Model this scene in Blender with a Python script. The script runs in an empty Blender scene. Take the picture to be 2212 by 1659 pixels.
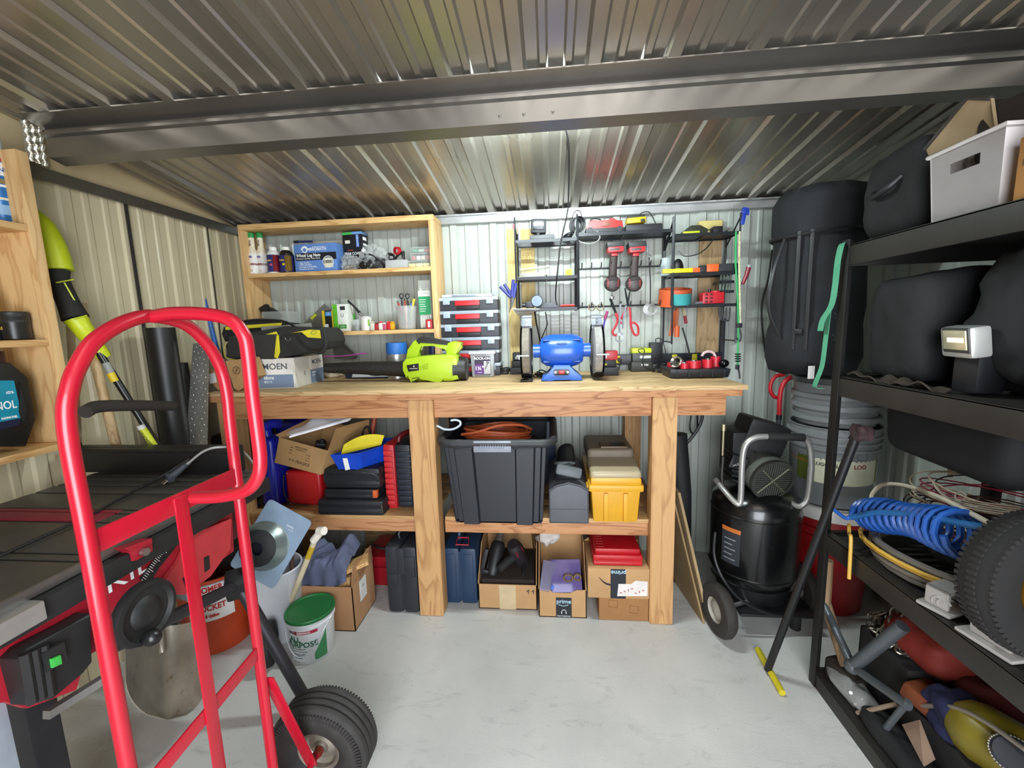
import bpy, bmesh, math, random
from mathutils import Vector, Matrix, Euler
random.seed(7)
S = bpy.context.scene
COL = S.collection
PI = math.pi
def R(a): return math.radians(a)

# ---------------------------------------------------------------- camera model
FPX, CX, CY = 900.0, 1106.0, 829.5
_d = Vector((82.5, -127.5, FPX)).normalized()
_r = Vector((1.0, -0.016, 0.0)); _r.z = -(_r.x*_d.x + _r.y*_d.y)/_d.z; _r.normalize()
_n = _d.cross(_r)
RM = Matrix((_r, _d, -_n))          # camera axes (right, down, forward) -> room axes
CAM = Vector((0.0, -2.50, 1.42))
def ray(px, py): return RM @ Vector((px-CX, py-CY, FPX))
def aY(px, py, y):
    v = ray(px, py); return CAM + v*((y-CAM.y)/v.y)
def aZ(px, py, z):
    v = ray(px, py); return CAM + v*((z-CAM.z)/v.z)
def aX(px, py, x):
    v = ray(px, py); return CAM + v*((x-CAM.x)/v.x)
def fr(x0, y0, x1, y1, Y):
    """extent (xmin, xmax, zmin, zmax) on the plane y=Y of something seen between these pixels"""
    ym, xm = (y0+y1)/2, (x0+x1)/2
    return aY(x0, ym, Y).x, aY(x1, ym, Y).x, aY(xm, y1, Y).z, aY(xm, y0, Y).z
cd = bpy.data.cameras.new('camera'); cam = bpy.data.objects.new('camera', cd); COL.objects.link(cam)
cd.sensor_width = 36; cd.lens = FPX*36/2212; cd.clip_start = 0.02
m = Matrix.Identity(4)
for i in range(3):
    m[i][0] = RM[i][0]; m[i][1] = -RM[i][1]; m[i][2] = -RM[i][2]; m[i][3] = CAM[i]
cam.matrix_world = m
S.camera = cam

# ---------------------------------------------------------------- materials
def lin(h):
    if isinstance(h, (tuple, list)): return (*h, 1)
    h = h.lstrip('#'); c = [int(h[i:i+2], 16)/255 for i in (0, 2, 4)]
    return tuple(x/12.92 if x <= .04045 else ((x+.055)/1.055)**2.4 for x in c) + (1,)
MC = {}
def nt(name):
    mt = bpy.data.materials.new(name); mt.use_nodes = True
    t = mt.node_tree; b = t.nodes['Principled BSDF']; return mt, t, b
def coords(t, kind='Object', scale=(1, 1, 1)):
    tc = t.nodes.new('ShaderNodeTexCoord'); mp = t.nodes.new('ShaderNodeMapping'); mp.inputs['Scale'].default_value = scale
    t.links.new(tc.outputs[kind], mp.inputs[0]); return mp.outputs[0]
def noise(t, vec, scale, detail=4, rough=.6, dist=0):
    n = t.nodes.new('ShaderNodeTexNoise'); n.inputs['Scale'].default_value = scale; n.inputs['Detail'].default_value = detail
    n.inputs['Roughness'].default_value = rough; n.inputs['Distortion'].default_value = dist
    t.links.new(vec, n.inputs['Vector']); return n.outputs['Fac']
def ramp(t, fac, stops):
    r = t.nodes.new('ShaderNodeValToRGB'); e = r.color_ramp.elements
    while len(e) < len(stops): e.new(.5)
    for i, (p, c) in enumerate(stops): e[i].position = p; e[i].color = lin(c) if isinstance(c, str) else c
    t.links.new(fac, r.inputs[0]); return r.outputs[0]
def mix(t, fac, a, b, mode='MIX'):
    m = t.nodes.new('ShaderNodeMix'); m.data_type = 'RGBA'; m.blend_type = mode
    for s, v in ((0, fac), (6, a), (7, b)):
        if isinstance(v, (int, float)): m.inputs[s].default_value = v
        elif isinstance(v, tuple): m.inputs[s].default_value = v
        elif isinstance(v, str): m.inputs[s].default_value = lin(v)
        else: t.links.new(v, m.inputs[s])
    return m.outputs[2]
def bump(t, b, h, strength=.2, dist=.002):
    n = t.nodes.new('ShaderNodeBump'); n.inputs['Strength'].default_value = strength; n.inputs['Distance'].default_value = dist
    t.links.new(h, n.inputs['Height']); t.links.new(n.outputs[0], b.inputs['Normal'])
def pm(col, rough=.5, metal=0, var=.12, vs=14, bmp=0, bs=200, coat=0, wear=None, wa=.62, ws=30):
    """general painted / plastic / cloth material with slight uneven tone; wear = colour of scuffs"""
    key = (str(col), rough, metal, var, vs, bmp, bs, coat, wear, wa, ws)
    if key in MC: return MC[key]
    mt, t, b = nt('mat'); c = lin(col)
    b.inputs['Roughness'].default_value = rough; b.inputs['Metallic'].default_value = metal; b.inputs['Coat Weight'].default_value = coat
    v = coords(t)
    n = noise(t, v, vs)
    lo = tuple(x*(1-var) for x in c[:3])+(1,); hi = tuple(min(1, x*(1+var)) for x in c[:3])+(1,)
    o = ramp(t, n, [(.3, lo), (.7, hi)])
    if wear:
        w = ramp(t, noise(t, v, ws, 6, .75), [(wa, (0, 0, 0, 1)), (wa+.06, (1, 1, 1, 1))])
        o = mix(t, w, o, wear)
    t.links.new(o, b.inputs['Base Color'])
    if bmp: bump(t, b, noise(t, v, bs, 3), bmp)
    MC[key] = mt; return mt
def wood(base, dark, axis='x', scale=9, ring=5.0, rough=.6, knots=True, pale=None):
    key = ('wood', base, dark, axis, scale, ring)
    if key in MC: return MC[key]
    mt, t, b = nt('wood'); b.inputs['Roughness'].default_value = rough
    sc = {'x': (.55, 5, 5), 'y': (5, .55, 5), 'z': (5, 5, .55)}[axis]
    v = coords(t, 'Object', sc)
    n1 = noise(t, v, ring, 3, .45, .6)
    w = t.nodes.new('ShaderNodeMath'); w.operation = 'MULTIPLY'; t.links.new(n1, w.inputs[0]); w.inputs[1].default_value = scale
    fr_ = t.nodes.new('ShaderNodeMath'); fr_.operation = 'FRACT'; t.links.new(w.outputs[0], fr_.inputs[0])
    g = ramp(t, fr_.outputs[0], [(0, base), (.55, base), (.9, dark), (1, base)])
    fine = noise(t, coords(t, 'Object', {'x': (2, 60, 60), 'y': (60, 2, 60), 'z': (60, 60, 2)}[axis]), 6, 3)
    g2 = mix(t, ramp(t, fine, [(.35, (0, 0, 0, 1)), (.75, (.45, .45, .45, 1))]), g, dark)
    blot = noise(t, coords(t), 3.0, 3)
    g3 = mix(t, ramp(t, blot, [(.4, (0, 0, 0, 1)), (.8, (.35, .35, .35, 1))]), g2, pale or base)
    t.links.new(g3, b.inputs['Base Color'])
    bump(t, b, fine, .15, .001)
    MC[key] = mt; return mt
def clear(col='#ffffff', alpha=.25, rough=.15):
    key = ('clear', col, alpha, rough)
    if key in MC: return MC[key]
    mt, t, b = nt('clear_plastic'); b.inputs['Base Color'].default_value = lin(col); b.inputs['Roughness'].default_value = rough
    b.inputs['Alpha'].default_value = alpha; b.inputs['IOR'].default_value = 1.45
    MC[key] = mt; return mt
def glow(col, s):
    mt, t, b = nt('lit'); b.inputs['Emission Color'].default_value = lin(col); b.inputs['Emission Strength'].default_value = s
    b.inputs['Base Color'].default_value = lin(col); return mt

# ---------------------------------------------------------------- mesh builder
class B:
    def __init__(s): s.bm = bmesh.new(); s.mats = []; s.cur = 0
    def m(s, mat):
        if mat not in s.mats: s.mats.append(mat)
        s.cur = s.mats.index(mat); return s
    def _fin(s, faces):
        for f in faces: f.material_index = s.cur
        return s
    def _n(s): return set(s.bm.faces)
    def box(s, c, d, rot=None, bev=0, seg=2, taper=None):
        """box centred at c of size d; rot = Euler degrees tuple; taper = (sx, sy) scale of the bottom face"""
        old = s._n()
        g = bmesh.ops.create_cube(s.bm, size=1)['verts']
        for v in g:
            k = taper if (taper and v.co.z < 0) else (1, 1)
            v.co = Vector((v.co.x*d[0]*k[0], v.co.y*d[1]*k[1], v.co.z*d[2]))
        if bev:
            es = list({e for v in g for e in v.link_edges})
            r = bmesh.ops.bevel(s.bm, geom=es, offset=min(bev, .49*min(d)), segments=seg, profile=.6, affect='EDGES')
            g = list({v for f in set(s.bm.faces)-old for v in f.verts})
        M = Matrix.Translation(Vector(c))
        if rot is not None: M = M @ (Euler([R(a) for a in rot]).to_matrix().to_4x4() if not isinstance(rot, Matrix) else rot.to_4x4())
        bmesh.ops.transform(s.bm, matrix=M, verts=g)
        return s._fin(set(s.bm.faces)-old)
    def bb(s, x0, y0, z0, x1, y1, z1, bev=0, seg=2):
        return s.box(((x0+x1)/2, (y0+y1)/2, (z0+z1)/2), (abs(x1-x0), abs(y1-y0), abs(z1-z0)), None, bev, seg)
    def cyl(s, p0, p1, r0, r1=None, seg=20, caps=True):
        r1 = r0 if r1 is None else r1
        p0, p1 = Vector(p0), Vector(p1); ax = (p1-p0).normalized()
        u = ax.orthogonal().normalized(); w = ax.cross(u)
        A = [s.bm.verts.new(p0+(u*math.cos(2*PI*i/seg)+w*math.sin(2*PI*i/seg))*r0) for i in range(seg)]
        C = [s.bm.verts.new(p1+(u*math.cos(2*PI*i/seg)+w*math.sin(2*PI*i/seg))*r1) for i in range(seg)]
        F = [s.bm.faces.new((A[i], A[(i+1) % seg], C[(i+1) % seg], C[i])) for i in range(seg)]
        if caps: F += [s.bm.faces.new(A[::-1]), s.bm.faces.new(C)]
        return s._fin(F)
    def tube(s, pts, r, seg=10, closed=False, smooth=0, flat=1.0):
        P = [Vector(p) for p in pts]
        if smooth: P = crv(P, smooth, closed)
        n = len(P); F = []; rings = []; up = None
        for i in range(n):
            a = P[(i-1) % n] if (closed or i > 0) else P[i]; b = P[(i+1) % n] if (closed or i < n-1) else P[i]
            tg = (b-a).normalized()
            if up is None: up = tg.orthogonal().normalized()
            up = (up - tg*up.dot(tg))
            up = up.normalized() if up.length > 1e-6 else tg.orthogonal().normalized()
            w = tg.cross(up); rr = r(i/(n-1)) if callable(r) else r
            rings.append([s.bm.verts.new(P[i]+(up*math.cos(2*PI*k/seg)*flat+w*math.sin(2*PI*k/seg))*rr) for k in range(seg)])
        for i in range(n if closed else n-1):
            a, b = rings[i], rings[(i+1) % n]
            for k in range(seg): F.append(s.bm.faces.new((a[k], a[(k+1) % seg], b[(k+1) % seg], b[k])))
        if not closed: F += [s.bm.faces.new(rings[0][::-1]), s.bm.faces.new(rings[-1])]
        return s._fin(F)
    def lathe(s, prof, o=(0, 0, 0), ax=(0, 0, 1), seg=28, caps=True, sx=1.0, u=None):
        """prof = [(radius, height)...] turned about ax through o"""
        o, ax = Vector(o), Vector(ax).normalized()
        u = Vector(u).normalized() if u else (Vector((1, 0, 0)) if abs(ax.z) > .9 else ax.orthogonal().normalized())
        w = ax.cross(u); F = []
        rings = [[s.bm.verts.new(o+ax*h+(u*math.cos(2*PI*k/seg)*sx+w*math.sin(2*PI*k/seg))*max(r, 1e-4)) for k in range(seg)] for r, h in prof]
        for a, b in zip(rings, rings[1:]):
            for k in range(seg): F.append(s.bm.faces.new((a[k], a[(k+1) % seg], b[(k+1) % seg], b[k])))
        if caps: F += [s.bm.faces.new(rings[0][::-1]), s.bm.faces.new(rings[-1])]
        return s._fin(F)
    def prism(s, poly, o, u, v, depth, bev=0):
        """closed 2D outline in the axes u, v from o, extruded by the vector depth"""
        o, u, v, dp = Vector(o), Vector(u), Vector(v), Vector(depth); old = s._n()
        A = [s.bm.verts.new(o+u*a+v*b) for a, b in poly]; C = [s.bm.verts.new(p.co+dp) for p in A]
        n = len(A); F = [s.bm.faces.new((A[i], A[(i+1) % n], C[(i+1) % n], C[i])) for i in range(n)]
        f0, f1 = s.bm.faces.new(A[::-1]), s.bm.faces.new(C)
        if bev:
            es = list({e for f in (f0, f1) for e in f.edges})
            bmesh.ops.bevel(s.bm, geom=es, offset=bev, segments=2, profile=.6, affect='EDGES')
        nf = set(s.bm.faces)-old
        bmesh.ops.recalc_face_normals(s.bm, faces=list(nf))
        return s._fin(nf)
    def ell(s, c, r, rot=None, seg=20, rings=12, fn=None):
        old = s._n(); g = bmesh.ops.create_uvsphere(s.bm, u_segments=seg, v_segments=rings, radius=1)['verts']
        for v in g:
            k = fn(v.co) if fn else 1
            v.co = Vector((v.co.x*r[0], v.co.y*r[1], v.co.z*r[2]))*k
        M = Matrix.Translation(Vector(c))
        if rot is not None: M = M @ Euler([R(a) for a in rot]).to_matrix().to_4x4()
        bmesh.ops.transform(s.bm, matrix=M, verts=g)
        return s._fin(set(s.bm.faces)-old)
    def sheet(s, fn, nu, nv, th=0):
        """surface fn(u, v) -> point for u, v in 0..1; th gives it thickness along its normals"""
        V = [[s.bm.verts.new(Vector(fn(i/nu, j/nv))) for j in range(nv+1)] for i in range(nu+1)]
        F = [s.bm.faces.new((V[i][j], V[i+1][j], V[i+1][j+1], V[i][j+1])) for i in range(nu) for j in range(nv)]
        if th:
            for f in F: f.normal_update()
            W = [[None]*(nv+1) for _ in range(nu+1)]
            for i in range(nu+1):
                for j in range(nv+1):
                    n = Vector((0, 0, 0))
                    for f in V[i][j].link_faces: n += f.normal
                    W[i][j] = s.bm.verts.new(V[i][j].co-(n.normalized() if n.length > 1e-6 else Vector((0, 0, 1)))*th)
            F += [s.bm.faces.new((W[i][j+1], W[i+1][j+1], W[i+1][j], W[i][j])) for i in range(nu) for j in range(nv)]
            for i in range(nu):
                F += [s.bm.faces.new((V[i+1][0], V[i][0], W[i][0], W[i+1][0])), s.bm.faces.new((V[i][nv], V[i+1][nv], W[i+1][nv], W[i][nv]))]
            for j in range(nv):
                F += [s.bm.faces.new((V[0][j], V[0][j+1], W[0][j+1], W[0][j])), s.bm.faces.new((V[nu][j+1], V[nu][j], W[nu][j], W[nu][j+1]))]
        return s._fin(F)
    def noise(s, amp, freq, seed=0):
        from mathutils import noise as N
        s.bm.normal_update()
        for v in s.bm.verts:
            v.co += v.normal*(N.noise(v.co*freq+Vector((seed, seed*2, 3)))*amp)
        return s
    def obj(s, name, mat=None, parent=None, smooth=38):
        me = bpy.data.meshes.new(name); s.bm.normal_update(); s.bm.to_mesh(me); s.bm.free()
        mats = s.mats or [mat]
        if s.mats and mat and mat not in s.mats: mats = s.mats
        for x in mats: me.materials.append(x)
        if smooth:
            for p in me.polygons: p.use_smooth = True
            me.set_sharp_from_angle(angle=R(smooth))
        o = bpy.data.objects.new(name, me); COL.objects.link(o)
        if parent: o.parent = parent
        return o
    def w(s, name, mat=None, parent=None, smooth=38):
        """same, but the mesh was laid out in room coordinates"""
        return rebase(s.obj(name, mat, parent, smooth), parent)
def rebase(o, parent):
    p = parent; off = Vector((0, 0, 0))
    while p is not None: off += p.location; p = p.parent
    o.matrix_parent_inverse = Matrix.Translation(-off); return o
def crv(P, k=8, closed=False):
    """Catmull-Rom through P, k steps a span"""
    P = [Vector(p) for p in P]; n = len(P); out = []
    for i in range(n if closed else n-1):
        p0 = P[(i-1) % n] if closed or i > 0 else P[i]*2-P[i+1]
        p1, p2 = P[i], P[(i+1) % n]
        p3 = P[(i+2) % n] if closed or i < n-2 else p2*2-p1
        for j in range(k):
            t = j/k
            out.append(.5*((2*p1)+(p2-p0)*t+(2*p0-5*p1+4*p2-p3)*t*t+(3*p1-p0-3*p2+p3)*t**3))
    if not closed: out.append(P[-1])
    return out
def fillet(P, r, k=6, closed=False):
    """polyline with its corners rounded to radius r"""
    P = [Vector(p) for p in P]; n = len(P); out = []
    for i in range(n):
        if not closed and i in (0, n-1): out.append(P[i]); continue
        a, b, c = P[(i-1) % n], P[i], P[(i+1) % n]
        u, w = (a-b), (c-b); rr = min(r, .48*u.length, .48*w.length)
        p, q = b+u.normalized()*rr, b+w.normalized()*rr
        for j in range(k+1):
            t = j/k; out.append(p*(1-t)**2+b*2*t*(1-t)+q*t*t)
    return out
def rrect(w, h, r, k=5, cx=0, cz=0):
    pts = [Vector((cx+sx*w/2, cz+sz*h/2, 0)) for sx, sz in ((-1, -1), (1, -1), (1, 1), (-1, 1))]
    return [(p.x, p.y) for p in fillet(pts, r, k, True)]
def thing(name, label, cat, loc=(0, 0, 0), rz=0, group=None, rot=None):
    o = bpy.data.objects.new(name, None); COL.objects.link(o); o.location = loc; o.empty_display_size = .05
    o.rotation_euler = [R(a) for a in rot] if rot else (0, 0, R(rz))
    o['label'] = label; o['category'] = cat
    if group: o['group'] = group
    return o
def tag(o, label, cat, group=None, kind=None):
    o['label'] = label; o['category'] = cat
    if group: o['group'] = group
    if kind: o['kind'] = kind
    return o
def struct(o):
    o['kind'] = 'structure'; return o
def copy_tree(o, parent=None):
    c = o.copy(); COL.objects.link(c); c.parent = parent
    for ch in list(o.children): copy_tree(ch, c)
    return c
def text(parent, s, loc, size, mat, rot=(90, 0, 0), align='CENTER', sx=1.0, bold=0, name='lettering', W=False):
    cu = bpy.data.curves.new(name, 'FONT'); cu.body = s; cu.size = size; cu.align_x = align; cu.align_y = 'CENTER'
    cu.extrude = .0002; cu.offset = bold; cu.resolution_u = 3
    o = bpy.data.objects.new('tmp', cu); me = bpy.data.meshes.new_from_object(o); bpy.data.objects.remove(o)
    o = bpy.data.objects.new(name, me); COL.objects.link(o); me.materials.clear(); me.materials.append(mat)
    o.location = loc; o.rotation_euler = rot.to_euler() if isinstance(rot, Matrix) else [R(a) for a in rot]; o.scale = (sx, 1, 1)
    if parent: o.parent = parent
    return rebase(o, parent) if W else o
FRONT = (90, 0, 0); RIGHT = (90, 0, 90)
def fbox(name, label, cat, px, Y, depth, z=None, rz=0, group=None):
    """a thing whose front face at y=Y covers the pixel box px; returns it with its width, depth, height. Local origin: middle of the front bottom edge"""
    x0, x1, z0, z1 = fr(*px, Y)
    zb = z0 if z is None else z
    return thing(name, label, cat, ((x0+x1)/2, Y, zb), rz, group), x1-x0, depth, z1-zb
def lat(prof, mat, name, par, o=(0, 0, 0), ax=(0, 0, 1), seg=28, **k): return B().lathe(prof, o, ax, seg, **k).obj(name, mat, par)
# colours used a lot
BLACK = pm('#17171a', .5); MATTE = pm('#141416', .8, bmp=.2); RUBBER = pm('#1b1a19', .75, var=.25, vs=30, bmp=.3, bs=90)
WHITE = pm('#e8e6e0', .5); RED = pm('#c01722', .4); STEEL = pm('#a8a8a6', .32, .9); CHROME = pm('#d0d0d0', .15, 1)
KRAFT = pm('#b98f62', .85, var=.1, vs=8, bmp=.15, bs=60); INK = pm('#15151a', .6); WTXT = pm('#f4f4f0', .6)
WIRE = pm('#1c1c1e', .4)
def wraptext(parent, s, o, r, z, size, mat, ang=0, bold=0, sx=1.0, name='lettering'):
    """lettering bent round an upright cylinder of radius r about o (local), its middle facing the angle ang (degrees, 0 = -y, + = towards +x)"""
    t = text(parent, s, (0, 0, 0), size, mat, (0, 0, 0), 'CENTER', 1, bold, name)
    for v in t.data.vertices:
        a = R(ang)+v.co.x*sx/r; rr = r+.0006+v.co.z
        v.co = Vector((o[0]+math.sin(a)*rr, o[1]-math.cos(a)*rr, z+v.co.y))
    return t
def wrappatch(par, o, r, z0, z1, a0, a1, mat, name, off=.0004, n=20):
    """label patch on an upright cylinder between the angles a0..a1"""
    return B().sheet(lambda u, v: (o[0]+math.sin(R(a0+(a1-a0)*u))*(r+off), o[1]-math.cos(R(a0+(a1-a0)*u))*(r+off), z0+(z1-z0)*v), n, 2).obj(name, mat, par)
# ================================================================ the room
XL, XR, YF = -1.90, 1.62, -3.4
def zc(y): return 2.058 - .132*y            # underside of the sloping roof sheets
def sheet_profile(a0, a1, phase, period=.2345, hk=1.0):
    """cross-section of a ribbed steel sheet: (along, out) points with one bold and two slight ribs a period"""
    pts = []; k = math.floor((a0-phase)/period)
    while phase+k*period < a1:
        b = phase+k*period
        for c, w0, w1, h in ((0, .028, .018, .016), (period/3, .016, .009, .007), (2*period/3, .016, .009, .007)):
            pts += [(b+c-w0, 0), (b+c-w1, h*hk), (b+c+w1, h*hk), (b+c+w0, 0)]
        k += 1
    pts = [p for p in pts if a0 < p[0] < a1]
    return [(a0, 0)]+pts+[(a1, 0)]
def painted_steel(lo='#a9aea6', hi='#b7bcb3'):
    mt, t, b = nt('cream_wall_steel'); v = coords(t)
    n = noise(t, v, 1.6, 4)
    c = ramp(t, n, [(.3, lo), (.7, hi)])
    t.links.new(c, b.inputs['Base Color']); b.inputs['Roughness'].default_value = .32
    return mt
def galvanised(lo, hi, r0, r1, sc=2.0):
    mt, t, b = nt('galvanised_steel'); v = coords(t); n = noise(t, v, sc, 5, .6)
    t.links.new(ramp(t, n, [(.3, lo), (.7, hi)]), b.inputs['Base Color']); b.inputs['Metallic'].default_value = .8
    r = t.nodes.new('ShaderNodeMapRange'); r.inputs[3].default_value = r0; r.inputs[4].default_value = r1
    t.links.new(noise(t, v, sc*2.5, 3), r.inputs[0]); t.links.new(r.outputs[0], b.inputs['Roughness'])
    return mt
GALV = galvanised('#9f988c', '#b2aba0', .25, .31, 1.2)
TRIM = galvanised('#a6a8a8', '#bfc2c2', .25, .45, 6)
CREAM = painted_steel(); CREAM_LIT = painted_steel('#cabd9b', '#d6caa8')  # left wall is the same steel, with its warm light put into the colour
# floor: painted concrete with scuffs
mt, t, b = nt('painted_concrete'); v = coords(t)
c = ramp(t, noise(t, v, 2.2, 5, .6), [(.25, '#b2b1ad'), (.75, '#cccac4')])
sp = ramp(t, noise(t, v, 70, 3, .7), [(.69, (0, 0, 0, 1)), (.76, (1, 1, 1, 1))])
c = mix(t, sp, c, '#5d5d60')
sc_ = ramp(t, noise(t, coords(t, 'Object', (1, 2.3, 1)), 5.5, 9, .75, 1.2), [(.55, (0, 0, 0, 1)), (.74, (.6, .6, .6, 1))])
c = mix(t, sc_, c, '#80807f')
t.links.new(c, b.inputs['Base Color']); b.inputs['Roughness'].default_value = .5
bump(t, b, noise(t, v, 160, 4), .25, .002)
FLOORM = mt
struct(B().bb(XL-.1, YF-1.6, -.06, XR+.1, .1, 0).obj('floor', FLOORM))
# walls
bw = B(); pr = sheet_profile(XL-.1, XR+.1, -.088)
bw.prism([(x, -h) for x, h in pr]+[(XR+.1, .05), (XL-.1, .05)], (0, .016, 0), (1, 0, 0), (0, 1, 0), (0, 0, 2.20))
struct(bw.obj('wall_back', CREAM, smooth=0))
lw = B(); pr = sheet_profile(YF, .06, -.69, hk=.5)
lw.prism([(y, h) for y, h in pr]+[(.06, -.05), (YF, -.05)], (XL-.016, 0, 0), (0, 1, 0), (1, 0, 0), (0, 0, 2.06))
struct(lw.obj('wall_left', CREAM_LIT, smooth=0))
rw = B()
rw.prism([(y, -h) for y, h in pr]+[(.06, .05), (YF, .05)], (XR+.016, 0, 0), (0, 1, 0), (1, 0, 0), (0, 0, 2.6))
struct(rw.obj('wall_right', CREAM, smooth=0))
seam = B().m(pm('#2a2723', .7))
seam.bb(XL-.001, -.698, 0, XL+.0035, -.684, 2.03)
seam.bb(XL-.001, -.240, 0, XL+.0035, -.236, 2.03)
struct(seam.obj('trim_1'))
# upper gable flashing of the left wall, plain sheet
g = B(); g.prism([(YF, 2.05), (0, 2.05), (0, zc(0)+.03), (YF, zc(YF)+.03)], (XL-.03, 0, 0), (0, 1, 0), (0, 0, 1), (.02, 0, 0))
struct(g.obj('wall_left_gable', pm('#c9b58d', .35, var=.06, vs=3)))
# front wall behind the camera, unseen doorway placed so daylight reaches the left wall
fw = B(); fw.bb(1.0, YF-.08, 0, XR+.1, YF, 2.7).bb(-.55, YF-.08, 2.15, 1.0, YF, 2.7).bb(XL-.1, YF-.08, 0, -.55, YF, 2.7)
struct(fw.obj('wall_front', CREAM))
# metal channels along the wall tops
tr = B().m(TRIM).bb(XL, -.03, 2.016, XR, .005, 2.062).bb(XL, -.045, 2.054, XR, .005, 2.062)
tr.bb(-.012, -.032, 2.016, -.010, -.029, 2.056)
for x in (-.045, .035, -.03+.5, 1.0): tr.cyl((x, -.03, 2.036), (x, -.036, 2.036), .007, seg=8)
struct(tr.obj('trim_2'))
tl = B().m(pm('#77746a', .35, .8)).prism([(0, 0), (.03, -.005), (.03, .04), (.0, .052)], (XL-.005, YF, 2.015), (1, 0, 0), (0, 0, 1), (0, -YF, 0))
struct(tl.obj('trim_3'))
# roof sheets
cl = B(); pr = sheet_profile(XL-.05, XR+.05, -.088)
dy = YF-.1
cl.prism([(x, -h) for x, h in pr]+[(XR+.05, .04), (XL-.05, .04)], (0, 0.05, zc(.05)+.014), (1, 0, 0), (0, 0, 1), (0, dy-.05, zc(dy)-zc(.05)))
struct(cl.obj('ceiling', GALV, smooth=0))
sm = B().m(pm('#0f0e0d', .8))
for k in range(-4, 5):
    x = -.088+.469*k
    if XL < x < XR:
        sm.prism([(-.004, -.0025), (.004, -.0025), (.004, .006), (-.004, .006)], (x+.022, 0, zc(0)+.013), (1, 0, 0), (0, 0, 1), (0, dy, zc(dy)-zc(0)))
struct(sm.obj('trim_4'))
# purlin: a folded steel channel across the room under the roof
yb = -1.02
pu = B().m(galvanised('#7d7974', '#94908a', .24, .34, 1.5)).prism([(0, zc(yb)), (-.075, zc(yb-.075)), (-.075, zc(yb-.075)-.004), (-.004, zc(yb)-.014), (-.004, 2.172), (-.016, 2.166), (-.016, 2.156), (-.004, 2.15),
                (-.004, 2.083), (.05, 2.072), (.05, 2.09), (.046, 2.09), (.046, 2.077), (0, 2.087)], (XL+.07, yb, 0), (0, 1, 0), (0, 0, 1), (XR-XL-.07, 0, 0))
for x in (-.155, -.075, .02):
    for z in (2.168+.02, 2.11): pu.cyl((x, yb-.004, z), (x, yb-.012, z), .005, seg=8)
struct(pu.obj('ceiling_beam', None, smooth=0))
# bright tin bracket that carries the purlin end
br = B()
p0 = aX(45, 275, XL+.012); p1 = aX(100, 362, XL+.012)
def tin(u, v):
    y = p0.y+(p1.y-p0.y)*u; z = 2.215-.15*v
    return (XL+.014+.012*abs(math.sin(u*9))+.003*math.sin(v*31+u*5), y, z)
br.sheet(tin, 18, 24, .002)
struct(br.obj('trim_5', galvanised('#d8d2c0', '#f0ecdd', .08, .2, 8)))

# ---------------------------------------------------------------- light
# LED batten fixed behind the purlin
lt = thing('batten_light', 'slim white LED batten light tucked behind the steel purlin above the bench', 'light', (-.02, -.872, 2.140))
B().bb(-.30, -.034, -.010, .30, -.016, .020, .004).obj('housing', pm('#dcdcda', .4), lt)
B().cyl((-.29, 0, .004), (.29, 0, .004), .012, seg=16).obj('tube', glow('#e8fbff', 165), lt)
def area(name, loc, rot, sx, sy, power, col):
    l = bpy.data.lights.new(name, 'AREA'); l.shape = 'RECTANGLE'; l.size = sx; l.size_y = sy; l.energy = power; l.color = col
    o = bpy.data.objects.new(name, l); COL.objects.link(o); o.location = loc; o.rotation_euler = [R(a) for a in rot]; return o
area('batten_lamp', (-.02, -.872, 2.128), (20, 0, 0), .58, .02, 4, (.92, 1.0, 1.0))
# daylight through the unseen doorway behind the camera
area('doorway_daylight', (.22, YF-.02, 1.15), (90, 0, 0), 1.4, 1.9, 54, (.90, .94, 1.0))
w = bpy.data.worlds.new('sky'); S.world = w; w.use_nodes = True
wt = w.node_tree; bg = wt.nodes['Background']
bg.inputs[0].default_value = (.80, .88, 1.0, 1); bg.inputs[1].default_value = .6
S.view_settings.view_transform = 'Standard'; S.view_settings.look = 'None'; S.view_settings.gamma = 1; S.view_settings.use_curve_mapping = False
S.view_settings.exposure = 0.95
S.cycles.max_bounces = 8; S.cycles.transparent_max_bounces = 12; S.cycles.caustics_reflective = False; S.cycles.caustics_refractive = False
S.cycles.use_denoising = True; S.cycles.sample_clamp_indirect = 6
# ================================================================ workbench
FIR = wood('#c48f62', '#96603a', 'x', 8, 3.0, .55); FIRZ = wood('#c79c68', '#a5774a', 'z', 9, 2.2, .6)
TOPW = wood('#d2b486', '#a07c4a', 'x', 9, 3.0, .6); BOARD = wood('#cda672', '#a57845', 'x', 8, 3.0, .6)
ZB = 1.143; YB = -.655
wb = thing('workbench', 'long timber workbench with thick top and lower shelf along the back wall', 'workbench', (0, 0, 0))
tp = B()
for i in range(4):
    y0, y1 = YB-.012+i*.166, YB-.012+(i+1)*.166-.002
    tp.bb(-1.66, y0, ZB-.020, .835, y1, ZB, .004)
tp.obj('tabletop', TOPW, wb)
B().bb(-1.65, YB-.002, 1.094, .818, YB+.036, ZB-.020, .006).obj('front_board', FIR, wb)
B().bb(-1.64, YB+.036, 1.003, .765, YB+.072, 1.094, .003).obj('apron', FIR, wb)
B().bb(-1.64, -.06, 1.003, .765, -.02, 1.094, .003).obj('apron', FIR, wb)
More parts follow.
